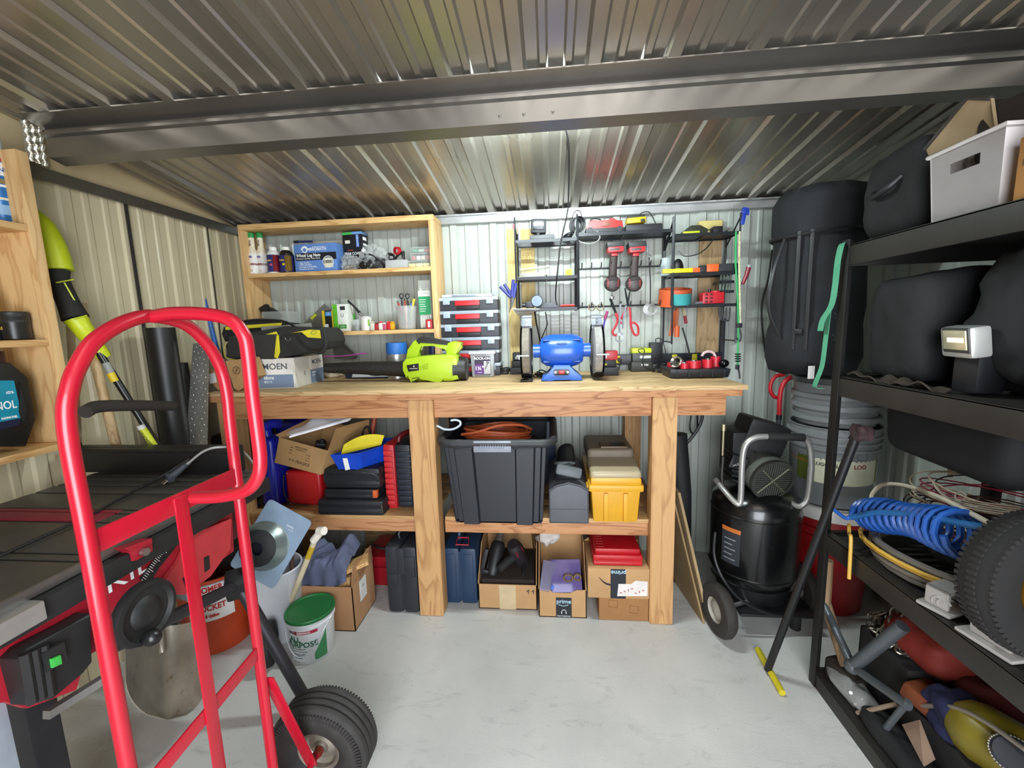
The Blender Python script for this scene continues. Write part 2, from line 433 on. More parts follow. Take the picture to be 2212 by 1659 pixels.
def leg(px0, px1, y0, y1, ztop, xb0, xb1):
    b = B(); old = None
    a = [(px0, y0), (px1, y0), (px1, y1), (px0, y1)]; c = [(xb0, y0), (xb1, y0), (xb1, y1), (xb0, y1)]
    vs = [b.bm.verts.new((x, y, 0)) for x, y in c]+[b.bm.verts.new((x, y, ztop)) for x, y in a]
    fs = [b.bm.faces.new([vs[i] for i in f]) for f in ((3, 2, 1, 0), (4, 5, 6, 7), (0, 1, 5, 4), (1, 2, 6, 5), (2, 3, 7, 6), (3, 0, 4, 7))]
    bmesh.ops.bevel(b.bm, geom=list(b.bm.edges), offset=.004, segments=2, affect='EDGES')
    return b
yl = YB+.005
leg(aY(880, 870, yl).x, aY(934, 870, yl).x, yl, yl+.09, 1.094, aY(907, 1320, yl).x, aY(958, 1320, yl).x).obj('leg', FIRZ, wb)
leg(aY(1411, 860, yl).x, aY(1465, 860, yl).x, yl, yl+.09, 1.094, aY(1403, 1340, yl).x, aY(1453, 1340, yl).x).obj('leg', FIRZ, wb)
leg(-1.645, -1.56, yl+.03, yl+.12, 1.094, -1.645, -1.56).obj('leg', FIRZ, wb)
for x in (-1.62, -.62, .42): leg(x, x+.09, -.11, -.02, 1.094, x, x+.09).obj('leg', FIRZ, wb)
ZS = .502
sh = B()
for i in range(4): sh.bb(-.53, -.60+i*.15, ZS-.02, .455, -.60+(i+1)*.15-.004, ZS, .003)
sh.obj('shelf', BOARD, wb)
sh = B()
for i in range(4): sh.bb(-1.56, -.60+i*.15, ZS-.02, -.585, -.60+(i+1)*.15-.004, ZS, .003)
sh.obj('shelf', BOARD, wb)
B().bb(-1.56, -.59, .415, -.60, -.552, ZS-.02, .003).obj('shelf_rail', FIR, wb)
B().bb(-.535, -.59, .415, .56, -.552, ZS-.02, .003).obj('shelf_rail', FIR, wb)
B().bb(.45, -.545, .43, .535, -.05, .50, .004).obj('shelf_rail', FIR, wb)

# ================================================================ wall bookcase
PINE = wood('#e2ba7e', '#bd8d50', 'x', 8, 3.0, .55); PINEZ = wood('#e2bc84', '#c59660', 'z', 7, 2.4, .55)
bc = thing('wall_bookcase', 'open pine bookcase standing on the left of the workbench against the back wall', 'bookcase', (0, 0, 0))
BX0, BX1, BY = -1.748, -.618, -.2
B().bb(BX0, BY, 2.000, BX1, -.03, 2.030, .003).obj('top_board', PINE, bc)
B().bb(BX0, BY, 1.143, BX0+.028, -.012, 2.000, .003).obj('side_panel', PINEZ, bc)
B().bb(BX1-.030, BY, 1.143, BX1, -.012, 2.000, .003).obj('side_panel', PINEZ, bc)
ZK1, ZK2 = 1.758, 1.418
B().bb(BX0+.028, BY, ZK1-.022, BX1-.030, -.014, ZK1, .002).obj('shelf', PINE, bc)
B().bb(BX0+.028, BY, ZK2-.022, BX1-.030, -.014, ZK2, .002).obj('shelf', PINE, bc)
# ================================================================ left wall shelf
ls = thing('wall_shelf', 'pine shelf unit fixed to the left wall holding spray cans and a jug', 'shelf', (0, 0, 0))
PINEY = wood('#e0b67c', '#bd8c52', 'y', 7, 2.6, .55)
LX = -1.70
B().bb(XL+.004, -1.222, 1.03, LX, -1.187, 2.03, .003).obj('side_panel', PINEZ, ls)
for z in (1.795, 1.421, 1.061): B().bb(XL+.004, -2.05, z-.022, LX-.002, -1.222, z, .002).obj('shelf', PINEY, ls)
B().bb(XL+.004, -2.085, 1.03, LX, -2.05, 2.03, .003).obj('side_panel', PINEZ, ls)
# ================================================================ red hand truck
XT, YN, YFAR = -.755, -1.93, -1.605
RT = pm('#ae1228', .32, var=.06, vs=6, coat=.3, wear='#d8a9a4', wa=.70, ws=40)
ht = thing('hand_truck', 'red tubular steel hand truck with looped handle and pneumatic tyres in the foreground', 'hand truck', (-.70, -1.70, 0))
def xt(px, py): return aX(px, py, XT)
near = [Vector((XT, YN, z)) for z in (.06, .4, .8, 1.1, 1.28)]
arch = [xt(*p) for p in ((152, 836), (174, 780), (203, 738), (252, 704), (308, 684), (352, 686), (406, 704), (448, 744), (476, 794), (490, 850))]
far = [Vector((XT, YFAR, z)) for z in (1.20, 1.0, .7, .4, .06)]
B().tube(near+arch+far, .0125, 14, smooth=5).w('frame_tube', RT, ht)
YM = -1.765
loop = [aY(px, py, YM) for px, py in ((330, 684), (378, 677), (448, 679), (499, 692), (527, 724), (536, 766), (545, 850), (556, 934), (562, 990), (558, 1027), (534, 1058), (480, 1072), (418, 1075))]
B().tube(loop, .0125, 14, smooth=5).w('handle', RT, ht)
def strap(p, q, hgt, th, name, n=(1, 0, 0)):
    p, q = Vector(p), Vector(q); u = (q-p); L = u.length; u.normalize(); nn = Vector(n); v = nn.cross(u).normalized(); nn = u.cross(v)
    b = B(); mtx = Matrix((u, nn, v)).transposed()
    b.box((p+q)/2, (L, th, hgt), mtx, .0015)
    return b.w(name, RT, ht)
strap((XT+.004, YN, 1.088), (XT+.004, YFAR, 1.085), .040, .005, 'cross_strap')
strap((XT+.004, YN, .60), (XT+.004, YFAR, .62), .034, .005, 'cross_strap')
strap((XT+.004, YN, .20), (XT+.004, YFAR, .20), .034, .005, 'cross_strap')
strap((XT+.008, YM, 1.10), (XT+.008, YM, .20), .030, .004, 'centre_bar')
hub = aZ(701, 1600, .156); HX = hub.x
WY = hub.y
strap((XT+.006, YFAR+.012, .53), (HX+.004, WY-.075, .160), .034, .005, 'axle_bracket', (0, 1, 0))
strap((XT+.006, YN-.012, .53), (HX+.004, YN+.055, .160), .034, .005, 'axle_bracket', (0, 1, 0))
B().cyl((HX, WY+.02, .156), (HX, YN-.30, .156), .009).w('axle', RT, ht)
B().bb(XT-.20, YN-.03, .004, XT-.012, YFAR+.03, .012, .003).bb(XT-.018, YN-.03, .012, XT-.012, YFAR+.03, .12, .002).w('toe_plate', RT, ht)
WR_ = .156/.137
def tyre(y, s):
    o = Vector((HX, y, .156)); b = B()
    prof = [(.055, -.034), (.066, -.048), (.088, -.060), (.108, -.058), (.122, -.050), (.129, -.043)]
    for h in (-.033, -.011, .011, .033): prof += [(.1335, h-.008), (.1365, h-.002), (.1365, h+.004), (.1335, h+.008), (.1295, h+.0095), (.1295, h+.011)]
    prof += [(.129, .045), (.122, .050), (.108, .058), (.088, .060), (.066, .048), (.055, .034)]
    prof = [(a*WR_, q) for a, q in prof]
    b.lathe(prof, o, (0, 1, 0), 64, caps=False)
    tr = pm('#2b2826', .72, var=.3, vs=25, bmp=.25, bs=120)
    for i in range(84):                          # shoulder lugs
        a = 2*PI*i/84
        for sg in (-1, 1):
            c = o+Vector((math.cos(a)*.134, sg*.0525, math.sin(a)*.134))
            b.box(c, (.018, .008, .006), Matrix.Rotation(-a, 3, 'Y'), .0015, 1)
    r = b.w('tyre', tr, ht)
    h = B().lathe([(.012, -.026), (.020, -.030), (.024, -.020), (.044, -.012), (.058, -.022), (.068, -.037), (.064, -.038), (.056, -.034), (.056, .034), (.068, .037), (.052, .02), (.04, .012), (.02, .03), (.012, .03)], o, (0, 1, 0), 40)
    h.w('wheel_rim', pm('#a39a8e', .35, .7, var=.2, vs=20), ht)
tyre(WY, 1); tyre(YN-.23, -1)
B().cyl((HX, WY-.045, .156), (HX, WY-.028, .156), .014, seg=6).w('axle_nut', pm('#8d3a2a', .5, .5), ht)

# ================================================================ table saw
SX0, SX1, SY0, SY1, SZ = -1.76, -1.085, -2.25, -1.06, .905
DKG = pm('#47443f', .42, .25, var=.15, vs=10, wear='#6b655b', wa=.66, ws=9)
SRED = pm('#a21d2c', .45, var=.1, vs=9)
BLKP = pm('#1d1c1c', .55, var=.2, vs=20)
ts = thing('table_saw', 'red and black table saw on a folding stand along the left wall', 'table saw', (-1.40, -1.6, 0))
b = B()                                         # ribbed cast table: slats run across the depth
ys = [SY1, -1.10, -1.14, -1.185, -1.235, -1.30, -1.42, -1.445, -1.50, -1.66, -1.69, -1.90, -2.25]
for y1, y0 in zip(ys, ys[1:]): b.bb(SX0, y0+.004, SZ-.022, SX1-.012, y1-.004, SZ, .002)
b.bb(SX0+.01, SY0, SZ-.05, SX1-.014, SY1-.005, SZ-.012)
b.w('saw_table', DKG, ts)
B().bb(SX0+.05, -1.442, SZ-.004, SX1-.2, -1.424, SZ+.002, .001).bb(SX0+.05, -1.496, SZ-.004, SX1-.2, -1.448, SZ+.003, .002).w('throat_plate', pm('#7e2130', .5), ts)
B().bb(SX1-.012, SY0, SZ-.020, SX1-.002, SY1-.03, SZ+.002, .002).w('table_edge', pm('#7f7d7a', .35, .8), ts)
B().bb(SX1-.02, SY0+.25, SZ-.075, SX1+.022, SY1-.02, SZ-.022, .006).w('front_rail', BLKP, ts)
B().bb(SX1-.012, SY0-.05, SZ-.060, SX1+.035, -1.80, SZ-.018, .004).w('extension_rail', pm('#a9a5a0', .4, .5), ts)
fb = B().bb(-1.84, -1.105, SZ, -1.17, -1.06, 1.005, .006).bb(-1.84, -1.13, SZ+.085, -1.17, -1.105, SZ+.10, .004).cyl((-1.845, -1.10, 1.01), (-1.845, -1.075, 1.01), .012, seg=12)
fb.w('rip_fence', pm('#171616', .45, var=.2, vs=12), ts)
def pan(pts, x, th, name, mat, par=ts):
    """plate facing the room, outline given by pixels on the plane X = x"""
    P = [aX(px, py, x) for px, py in pts]; b = B()
    b.prism([(p.y, p.z) for p in P], (x, 0, 0), (0, 1, 0), (0, 0, 1), (-th, 0, 0))
    return b.w(name, mat, par, 20)
pan([(-60, 1420), (500, 1085), (505, 1190), (420, 1255), (372, 1278), (250, 1380), (185, 1420), (165, 1490), (60, 1530), (10, 1515), (-60, 1545)], SX1-.012, .02, 'front_panel', SRED)
B().bb(SX0+.05, -1.95, .68, SX1-.06, -1.15, SZ-.04, .02).w('saw_body', pm('#5a1820', .55), ts)
# bevel scale and slotted plate round the crank
sc = [(305, 1250), (330, 1215), (355, 1185), (378, 1160), (393, 1165), (372, 1192), (345, 1225), (322, 1262)]
pan(sc, SX1-.006, .006, 'bevel_scale', BLKP)
tk = B()
for i in range(26):
    f = i/25; a = Vector((304+74*f, 1252-92*f+10*math.sin(PI*f)*-1, 0)); L = 9 if i % 5 else 14
    p = aX(a.x+2, a.y, SX1-.0045); q = aX(a.x+2+L*.7, a.y+L*.5, SX1-.0045)
    tk.cyl(p, q, .0007, seg=4)
tk.w('scale_marks', WTXT, ts)
pan([(350, 1262), (385, 1215), (412, 1160), (425, 1150), (500, 1120), (498, 1185), (455, 1245), (400, 1285), (365, 1284)], SX1+.004, .012, 'trunnion_plate', pm('#b03338', .5))
for p in ([(396, 1250), (416, 1228), (420, 1248), (404, 1268)], [(442, 1205), (452, 1200), (454, 1228), (444, 1236)]): pan(p, SX1+.007, .003, 'slot', BLKP)
text(ts, 'SKIL', aX(262, 1248, SX1-.011), .070, WTXT, (90, 0, 90), sx=1.2).matrix_parent_inverse = Matrix.Translation(-ts.location)
rg = pan([(268, 1185), (328, 1163), (330, 1190), (296, 1210), (288, 1212), (284, 1192)], SX1+.028, .03, 'rail_clamp', SRED)
p = aX(308, 1192, SX1+.03); B().cyl(p, p+Vector((.012, 0, 0)), .010, seg=10).w('clamp_screw', STEEL, ts)
# hand wheel
hc = aX(313, 1322, SX1+.06)
hw = B().lathe([(.068, -.014), (.076, -.012), (.079, 0), (.076, .012), (.066, .014), (.058, .006), (.040, .004), (.030, .014), (.018, .016), (0, .016)], hc, (1, 0, 0), 40)
hw.w('hand_wheel', BLKP, ts)
B().cyl(hc-Vector((.08, 0, 0)), hc, .012).w('wheel_shaft', STEEL, ts)
kc = aX(328, 1377, SX1+.085); B().ell(kc, (.022, .02, .02)).w('crank_knob', pm('#1b1b1c', .3), ts)
# switch box
sw = B(); P = [aX(px, py, SX1+.03) for px, py in ((36, 1425), (60, 1400), (155, 1350), (196, 1325), (200, 1430), (180, 1455), (115, 1510), (62, 1524))]
sw.prism([(p.y, p.z) for p in P], (SX1+.03, 0, 0), (0, 1, 0), (0, 0, 1), (-.045, 0, 0), .005)
for k in range(3):
    a, c = aX(52+20*k, 1412-9*k, SX1+.034), aX(70+19*k, 1518-7*k, SX1+.034); sw.tube([a, c], .009, 8)
sbx = sw.w('switch_box', BLKP, ts)
P = [aX(px, py, SX1+.044) for px, py in ((92, 1412), (140, 1385), (147, 1425), (102, 1454))]
b = B(); b.prism([(p.y, p.z) for p in P], (SX1+.044, 0, 0), (0, 1, 0), (0, 0, 1), (-.014, 0, 0), .002); b.w('switch_bezel', pm('#232323', .4), ts)
P = [aX(px, py, SX1+.050) for px, py in ((112, 1424), (132, 1415), (135, 1434), (115, 1443))]
b = B(); b.prism([(p.y, p.z) for p in P], (SX1+.050, 0, 0), (0, 1, 0), (0, 0, 1), (-.01, 0, 0), .001)
b.w('start_button', pm('#3fae4a', .4), ts)['label'] = 'green start button'
# folding stand: tubes, clamp, wheel
ST = pm('#37363a', .45, .4)
def tb(a, c, r, name='stand_leg', mat=ST): B().tube([a, c], r, 14).w(name, mat, ts)
LGE = aZ(664, 1518, .05); HG = aY(516, 1262, -1.20)
tb(aX(235, 1400, -1.08), HG, .019)
tb(HG, LGE, .021)
tb(Vector((-1.55, -1.14, .56)), Vector((-1.60, -1.02, .02)), .019)
tb(Vector((-1.13, -2.02, .60)), Vector((-1.15, -2.10, .02)), .019); tb(Vector((-1.62, -2.02, .60)), Vector((-1.64, -2.10, .02)), .019)
B().box(HG+Vector((-.01, 0, .0)), (.065, .075, .085), (20, 0, 35), .01).box(HG+Vector((.02, .03, .045)), (.035, .05, .06), (20, 0, 35), .01).w('stand_hinge', BLKP, ts)
c = aZ(578, 1440, 0)+Vector((0, .02, .092))
B().lathe([(.03, -.02), (.07, -.024), (.088, -.018), (.092, 0), (.088, .018), (.07, .024), (.03, .02)], c, Vector((.92, .4, 0)), 32).w('stand_wheel', RUBBER, ts)
B().bb(-1.40, -1.70, 0, -1.32, -1.63, .68, .012).bb(-1.42, -1.70, .0, -1.28, -1.52, .06, .015).w('stand_foot', pm('#343336', .7), ts)
B().tube([aX(100, 1545, -1.22), aX(222, 1468, -1.22)], .014, 4).w('stand_rail', pm('#8d8a86', .5), ts)
# pale panel of the stand at the near corner
q0 = aX(8, 1500, -1.12); q1 = aX(43, 1659, -1.12)
B().bb(-1.13, q0.y-.06, .05, -1.118, (q0.y+q1.y)/2, .86, .002).w('end_panel', pm('#8f979f', .5), ts)
# cord and plug lying across the table
pts = [aZ(px, py, z) for px, py, z in ((-20, 1210, .912), (90, 1160, .912), (190, 1115, .912), (290, 1060, .915), (360, 1022, .93), (410, 990, .97), (460, 967, 1.01), (500, 965, 1.0), (540, 985, .93))]
cord = thing('saw_cable', 'black power cord with a two pin plug draped over the table saw fence', 'cord', pts[3])
B().tube(pts[:6], .0042, 8, smooth=6).w('cable', pm('#18181a', .5), cord)
p2 = [aZ(px, py, z) for px, py, z in ((405, 1002, .965), (440, 975, 1.01), (475, 966, 1.02), (520, 972, .97), (552, 1010, .88), (556, 1050, .82))]
B().tube(p2, .0042, 8, smooth=6).w('cable', pm('#a3a09b', .5), cord)
a, c = aZ(410, 998, .968), aZ(368, 1032, .93)
B().tube([a, a.lerp(c, .5), c], lambda f: .008+.006*f, 10).box(c, (.028, .022, .024), (0, 20, -30), .004).w('plug', pm('#3b3d44', .5), cord)
d = (c-a).normalized(); s_ = d.cross(Vector((0, 0, 1))).normalized()*.006
B().cyl(c+s_, c+s_+d*.028, .002, seg=6).cyl(c-s_, c-s_+d*.028, .002, seg=6).w('plug_pins', CHROME, cord)

# ================================================================ things on the left wall shelf
WD = LX
def can(name, label, x, y, z, r, h, parts, group=None, cat='can'):
    t = thing(name, label, cat, (x, y, z), 0, group)
    for nm, prof, mat in parts: B().lathe([(r*a, h*q) for a, q in prof], (0, 0, 0), (0, 0, 1), 32).obj(nm, mat, t)
    return t
bp = aX(18, 474, -1.785)
c = can('spray_can', 'blue and white spray can with a red ring on the top wall shelf', -1.790, aX(10, 476, -1.79).y, 1.796, .034, .255,
    [('can_body', [(.95, 0), (1, .01), (1, .80), (.96, .83)], pm('#2f6fae', .3, .1)), ('shoulder', [(.96, .83), (.80, .90), (.72, .915)], pm('#d8d6d0', .3)), ('cap', [(.74, .90), (.74, 1.06), (.66, 1.08)], pm('#e6e4de', .4))])
for z0, z1, m_ in ((.775, .81, '#b32020'), (.60, .76, '#e2e4e6'), (.50, .56, '#8a7a4e'), (.46, .49, '#e8e8e8'), (.30, .33, '#d9d3b8'), (.12, .24, '#8fb4d4')):
    B().lathe([(.0344, .255*z0), (.0344, .255*z1)], (0, 0, 0), (0, 0, 1), 32, caps=False).obj('label_band', pm(m_, .35), c)
text(c, 'CLEANER', (.028, -.022, .17), .020, pm('#1d4e8c', .5), (90, 0, 52))
c = can('spray_can', 'black and yellow lubricant spray can behind the squat black tub', -1.80, aX(-2, 728, -1.80).y-.02, 1.422, .030, .16,
    [('can_body', [(.95, 0), (1, .01), (1, .82), (.9, .90), (.6, .95)], pm('#1a1d2c', .3)), ('cap', [(.5, .92), (.5, 1.1), (.4, 1.14)], pm('#5c2119', .4))])
B().lathe([(.0303, .055), (.0303, .105)], (0, 0, 0), (0, 0, 1), 32, caps=False).obj('label_panel', pm('#e0b400', .4), c)
text(c, '-40', (.026, -.0165, .083), .026, INK, (90, 0, 58), bold=.0006); text(c, 'SILICONE', (.026, -.0165, .038), .014, pm('#e0b400', .4), (90, 0, 58))
tq = aX(45, 725, -1.755)
c = can('plastic_tub', 'squat black plastic tub with a ribbed lid on the middle shelf', -1.765, aX(36, 728, -1.765).y, 1.422, .036, .092,
    [('tub', [(.92, 0), (1, .03), (1, .70)], pm('#1b1a18', .35)), ('lid', [(1.05, .62), (1.05, .70), (1.01, .72), (1.05, .76), (1.01, .79), (1.05, .83), (1.02, .86), (1.04, .97), (.95, 1), (0, 1)], pm('#222120', .5))], cat='tub')
# methanol jug
jx = -1.735
jg = thing('jug', 'black plastic jug of racing methanol with a teal label on the lowest shelf', 'jug', (-1.79, -1.42, 1.062))
JP = [aX(px, py, jx) for px, py in ((-60, 965), (60, 965), (81, 905), (64, 815), (26, 783), (-40, 780))]
b = B(); b.prism([(p.y, max(p.z, 1.062)) for p in JP], (jx, 0, 0), (0, 1, 0), (0, 0, 1), (-.10, 0, 0), .014); b.w('jug_body', pm('#151413', .38), jg)
JP = [aX(px, py, jx+.004) for px, py in ((44, 825), (58, 880), (60, 905), (50, 916), (42, 890))]
b = B(); b.prism([(p.y, p.z) for p in JP], (jx+.004, 0, 0), (0, 1, 0), (0, 0, 1), (-.01, 0, 0), .003); b.w('handle_recess', pm('#060606', .7), jg)
p = aX(-6, 776, jx-.05); B().cyl((jx-.05, p.y, p.z-.02), (jx-.05, p.y, p.z+.025), .018).w('cap', pm('#3a1512', .4), jg)
JP = [aX(px, py, jx+.001) for px, py in ((-50, 942), (40, 918), (46, 893), (30, 822), (-50, 822))]
b = B(); b.prism([(p.y, p.z) for p in JP], (jx+.001, 0, 0), (0, 1, 0), (0, 0, 1), (-.003, 0, 0)); lb = b.w('label_panel', pm('#13849a', .4), jg)
JP = [aX(px, py, jx+.0015) for px, py in ((-50, 942), (40, 918), (43, 903), (-50, 922))]
b = B(); b.prism([(p.y, p.z) for p in JP], (jx+.0015, 0, 0), (0, 1, 0), (0, 0, 1), (-.003, 0, 0)); b.w('label_panel', pm('#131a33', .4), jg)
for s_, px, py, sz, al in (('METHANOL', 36, 873, .036, 'RIGHT'), ('xtra', 29, 846, .016, 'RIGHT'), ('RACING FUEL', 38, 899, .009, 'RIGHT')):
    o = text(jg, s_, aX(px, py, jx+.0022), sz, WTXT if s_ != 'xtra' else pm('#dfe6e8', .5), (90, 0, 90), align='RIGHT', bold=.0004); o.scale = (.72, 1, 1); o.matrix_parent_inverse = Matrix.Translation(-jg.location)

# ================================================================ long things leaning in the left corner
YG = pm('#c3cf1c', .42, var=.1, vs=8); SHF = pm('#161616', .3)
st = thing('pole_tool', 'yellow green and black string trimmer leaning against the left wall, motor end up', 'string trimmer', (-1.35, -1.0, 0))
YB0, YB1 = -1.08, -.90
def lp(px, py, f): return aX(px, py, -1.84+.42*f)
B().tube([lp(208, 752, .30), lp(345, 970, .62), lp(430, 1105, .80)], .0125, 14).w('shaft', SHF, st)
B().tube([lp(70, 458, 0), lp(88, 490, .02), lp(105, 540, .04), lp(118, 585, .06)], lambda f: .020+.034*math.sin(min(1, f*1.25)*PI/2), 14, smooth=5).w('motor_cover', YG, st)
B().tube([lp(120, 588, .06), lp(127, 610, .08), lp(148, 655, .14), lp(163, 688, .18)], lambda f: .040-.008*math.sin(f*PI), 14, smooth=5).w('rear_grip', pm('#1f1d1a', .8, bmp=.2), st)
B().tube([lp(163, 688, .18), lp(180, 712, .21), lp(205, 745, .28), lp(226, 772, .31)], lambda f: .036-.014*f, 14, smooth=5).w('shaft_collar', YG, st)
for a, c in (((112, 612, .08), (150, 605, .10)), ((130, 612, .11), (152, 650, .14)), ((150, 690, .19), (178, 682, .2))):
    B().tube([lp(*a)+Vector((.03, -.01, 0)), lp(*c)+Vector((.03, -.01, 0))], .0025, 6).w('grip_stripe', YG, st)
B().tube([aX(184, 890, -1.40), aX(215, 878, -1.42), aX(300, 876, -1.46), aX(372, 877, -1.52)], .0195, 12, smooth=5).w('foam_handle', pm('#2e2823', .9, bmp=.3), st)
def wrap(a, c, r, mat, name): B().tube([a, c], r, 14).w(name, mat, st)
wrap(lp(228, 784, .35)+Vector((.001, 0, 0)), lp(243, 812, .385), .0129, pm('#8e8e86', .5), 'warning_label'); wrap(lp(239, 806, .38), lp(249, 824, .40), .0131, pm('#d7b81d', .5), 'warning_label')
wrap(lp(303, 918, .545), lp(308, 926, .553), .0130, WHITE, 'warning_label'); wrap(lp(308, 926, .553), lp(335, 966, .61), .0129, pm('#c9cf2a', .5), 'warning_label')
o = text(st, 'ATTACHMENT', lp(321, 948, .58)+Vector((.004, -.014, .002)), .013, INK, (90, 62, 40)); o.matrix_parent_inverse = Matrix.Translation(-st.location)
# shovel
sv = thing('shovel', 'round point shovel with a wooden handle standing behind the table saw', 'shovel', (-1.5, -1.1, 0))
hd = wood('#c4a87e', '#9a7c50', 'z', 6, 3, .7)
B().tube([aX(176, 655, -1.86), aX(183, 690, -1.85), aX(250, 960, -1.74), aX(300, 1180, -1.60), aX(338, 1330, -1.47)], .0165, 14, smooth=4).w('shovel_handle', hd, sv)
def blade(u, v):
    a = (u-.5)*2; w_ = (.118 if v < .55 else .118*math.sqrt(max(0, 1-((v-.55)/.45)**2)))*(1-.06*(1-v))
    px = 352+a*w_*760+(v*8); py = 1352+205*v-(16*a*a if v < .1 else 0)
    x = -1.36+.075*v+.028*a*a-.02*math.exp(-(a/.22)**2)*(1-v)
    p = aX(px, py, x); p.z = max(p.z, .004); return p
b = B().sheet(blade, 20, 18, .003); b.w('blade', pm('#a39a8c', .38, .6, var=.2, vs=9, wear='#80705a', wa=.60, ws=22), sv)
B().tube([aX(330, 1325, -1.44), aX(345, 1375, -1.37), aX(352, 1410, -1.345)], lambda f: .022-.013*f, 12).w('blade_socket', pm('#8e8579', .4, .8), sv)
# black drain pipes, steel strip, blue pipe
DP = pm('#1c1b1a', .42, var=.25, vs=6)
def pipe(name, label, p0, p1, r, mat, cat='pipe', wall=.004, group=None):
    p1 = Vector((p1[0], p1[1], 0)); t = thing(name, label, cat, p1); d = Vector(p0)-Vector(p1); L = d.length; ax = d.normalized()
    B().lathe([(r-wall, L), (r, L), (r, 0), (r-wall, 0), (r-wall, L-.0005)], (0, 0, 0), ax, 28, caps=False).obj('tube', mat, t); return t
pipe('drain_pipe', 'wide black plastic pipe standing in the left corner', aY(345, 708, -.75), aY(345, 708, -.75)*1.0, .056, DP)
pipe('drain_pipe', 'narrow black plastic pipe standing right of the wide one', aY(390, 784, -.66), aY(390, 784, -.66)*1.0, .029, DP)
t = pipe('pipe', 'thin blue plastic pipe standing upright in the left corner', aY(427, 594, -.30), (-1.76, -.22, 0), .012, pm('#2761ac', .4))
dpm = pm('#b0aea8', .32, .7, var=.2, vs=5)
dp = thing('tread_plate', 'tall strip of diamond tread plate leaning on the bench end', 'metal strip', (-1.72, -.68, 0))
b = B(); u0, u1 = aY(418, 742, -.66), aY(452, 742, -.66); l0, l1 = aY(400, 1000, -.74), aY(448, 1000, -.74)
def tp_(u, v):
    a = u0.lerp(u1, u); c = l0.lerp(l1, u); return a+(c-a)*v*2.2
b.sheet(tp_, 2, 2, .003); b.w('plate', dpm, dp)
b = B()
for i in range(44):
    for j in range(4):
        p = tp_((j+.5)/4+.06*(-1)**i, (i+.5)/44)+Vector((.0, -.002, 0))
        b.box(p, (.018, .004, .0035), (0, 45*(-1)**(i+j), 0), .0012, 1)
b.w('diamond_pattern', pm('#c2c0ba', .25, .9), dp)
# ================================================================ on the bookcase, upper shelf
Z1 = ZK1+.001; Z2 = ZK2+.001; ZT = ZB+.001
def bottle(name, label, cat, px, Y, z, prof, bands, mat, capmat, cap, group=None):
    """prof/cap in fractions of half width and height; bands = (lo, hi, radius factor, material)"""
    t, w, d, h = fbox(name, label, cat, px, Y, 0, z, group=group); r = w/2
    lat([(a*r, q*h) for a, q in prof], mat, 'bottle_body', t); lat([(a*r, q*h) for a, q in cap], capmat, 'cap', t)
    for lo, hi, m_ in bands: lat([(r*1.012, lo*h), (r*1.012, hi*h)], m_, 'label', t, caps=False)
    return t, r, h
PALE = pm('#e4d9bd', .4); GRN = pm('#2b8f4a', .45); LBW = pm('#ece7e0', .45); LBR = pm('#b5322d', .45)
for i, (px, lab) in enumerate((((537, 503, 555, 590), 'tall fuel additive bottle with a green cap, outermost left on the bookcase'), ((555, 503, 574, 590), 'tall fuel additive bottle with a green cap beside the white capped bottle'))):
    t, r, h = bottle('bottle', lab, 'bottle', px, -.145+.02*i, Z1, [(.9, 0), (1, .02), (1, .50), (.9, .56), (.66, .62), (.60, .66), (.58, .88)], [(.02, .50, LBW), (.22, .27, LBR)], PALE, GRN, [(.66, .88), (.66, .99), (.6, 1), (0, 1)], 'green capped fuel additive bottles')
    text(t, '15', (-.001, -r*1.02, h*.09), .018, pm('#7a4a48', .5)); text(t, 'FUEL', (0, -r*.70, h*.74), .016, INK, (90, 90, 0), bold=.0003)
    B().ell((0, -r*.99, h*.42), (.011, .002, .007)).obj('emblem', pm('#7d6aa0', .5), t)
t, r, h = bottle('bottle', 'bottle with a black cap behind the two green capped bottles', 'bottle', (548, 497, 566, 590), -.06, Z1, [(1, 0), (1, .7), (.5, .85), (.5, .9)], [], PALE, BLACK, [(.75, .88), (.75, 1), (0, 1)])
NAVY = pm('#252a66', .4); GOLD = pm('#8a6a2a', .35, .3)
t, r, h = bottle('bottle', 'white bottle with a white cap and a blue and red label on the bookcase', 'bottle', (579, 534, 605, 590), -.15, Z1, [(.95, 0), (1, .03), (1, .70), (.85, .80), (.52, .88), (.5, .9)], [(.05, .69, NAVY)], WHITE, pm('#f0ece2', .5), [(.55, .87), (.55, .99), (.45, 1), (0, 1)])
b = B()
b.lathe([(r*1.02, h*.05), (r*1.02, h*.69)], (0, 0, 0), (0, 0, 1), 8, caps=False); b.bm.faces.ensure_lookup_table()
B().bb(r*.35, -r*.99, h*.06, r*.98, -.2*r, h*.68, .006).obj('label', pm('#7d1f2a', .4), t)
text(t, 'Lube', (-.006, -r*1.03, h*.48), .014, pm('#e3c55a', .5), bold=.0004); B().ell((.003, -r*1.0, h*.32), (.008, .002, .007)).obj('emblem', pm('#d8527a', .4), t)
t, r, h = bottle('bottle', 'black bottle with a white cap and a blue and gold label on the bookcase', 'bottle', (606, 534, 633, 590), -.15, Z1, [(.95, 0), (1, .03), (1, .70), (.85, .80), (.52, .88), (.5, .9)], [(.05, .66, NAVY)], pm('#1c1712', .3), pm('#f0ece2', .5), [(.55, .87), (.55, .99), (.45, 1), (0, 1)])
B().bb(r*.2, -r*.99, h*.06, r*.98, -.2*r, h*.65, .006).obj('label', GOLD, t)
text(t, 'Lube', (-.006, -r*1.03, h*.48), .014, pm('#e3c55a', .5), bold=.0004); B().ell((.002, -r*1.0, h*.32), (.008, .002, .007)).obj('emblem', pm('#e0c428', .4), t)
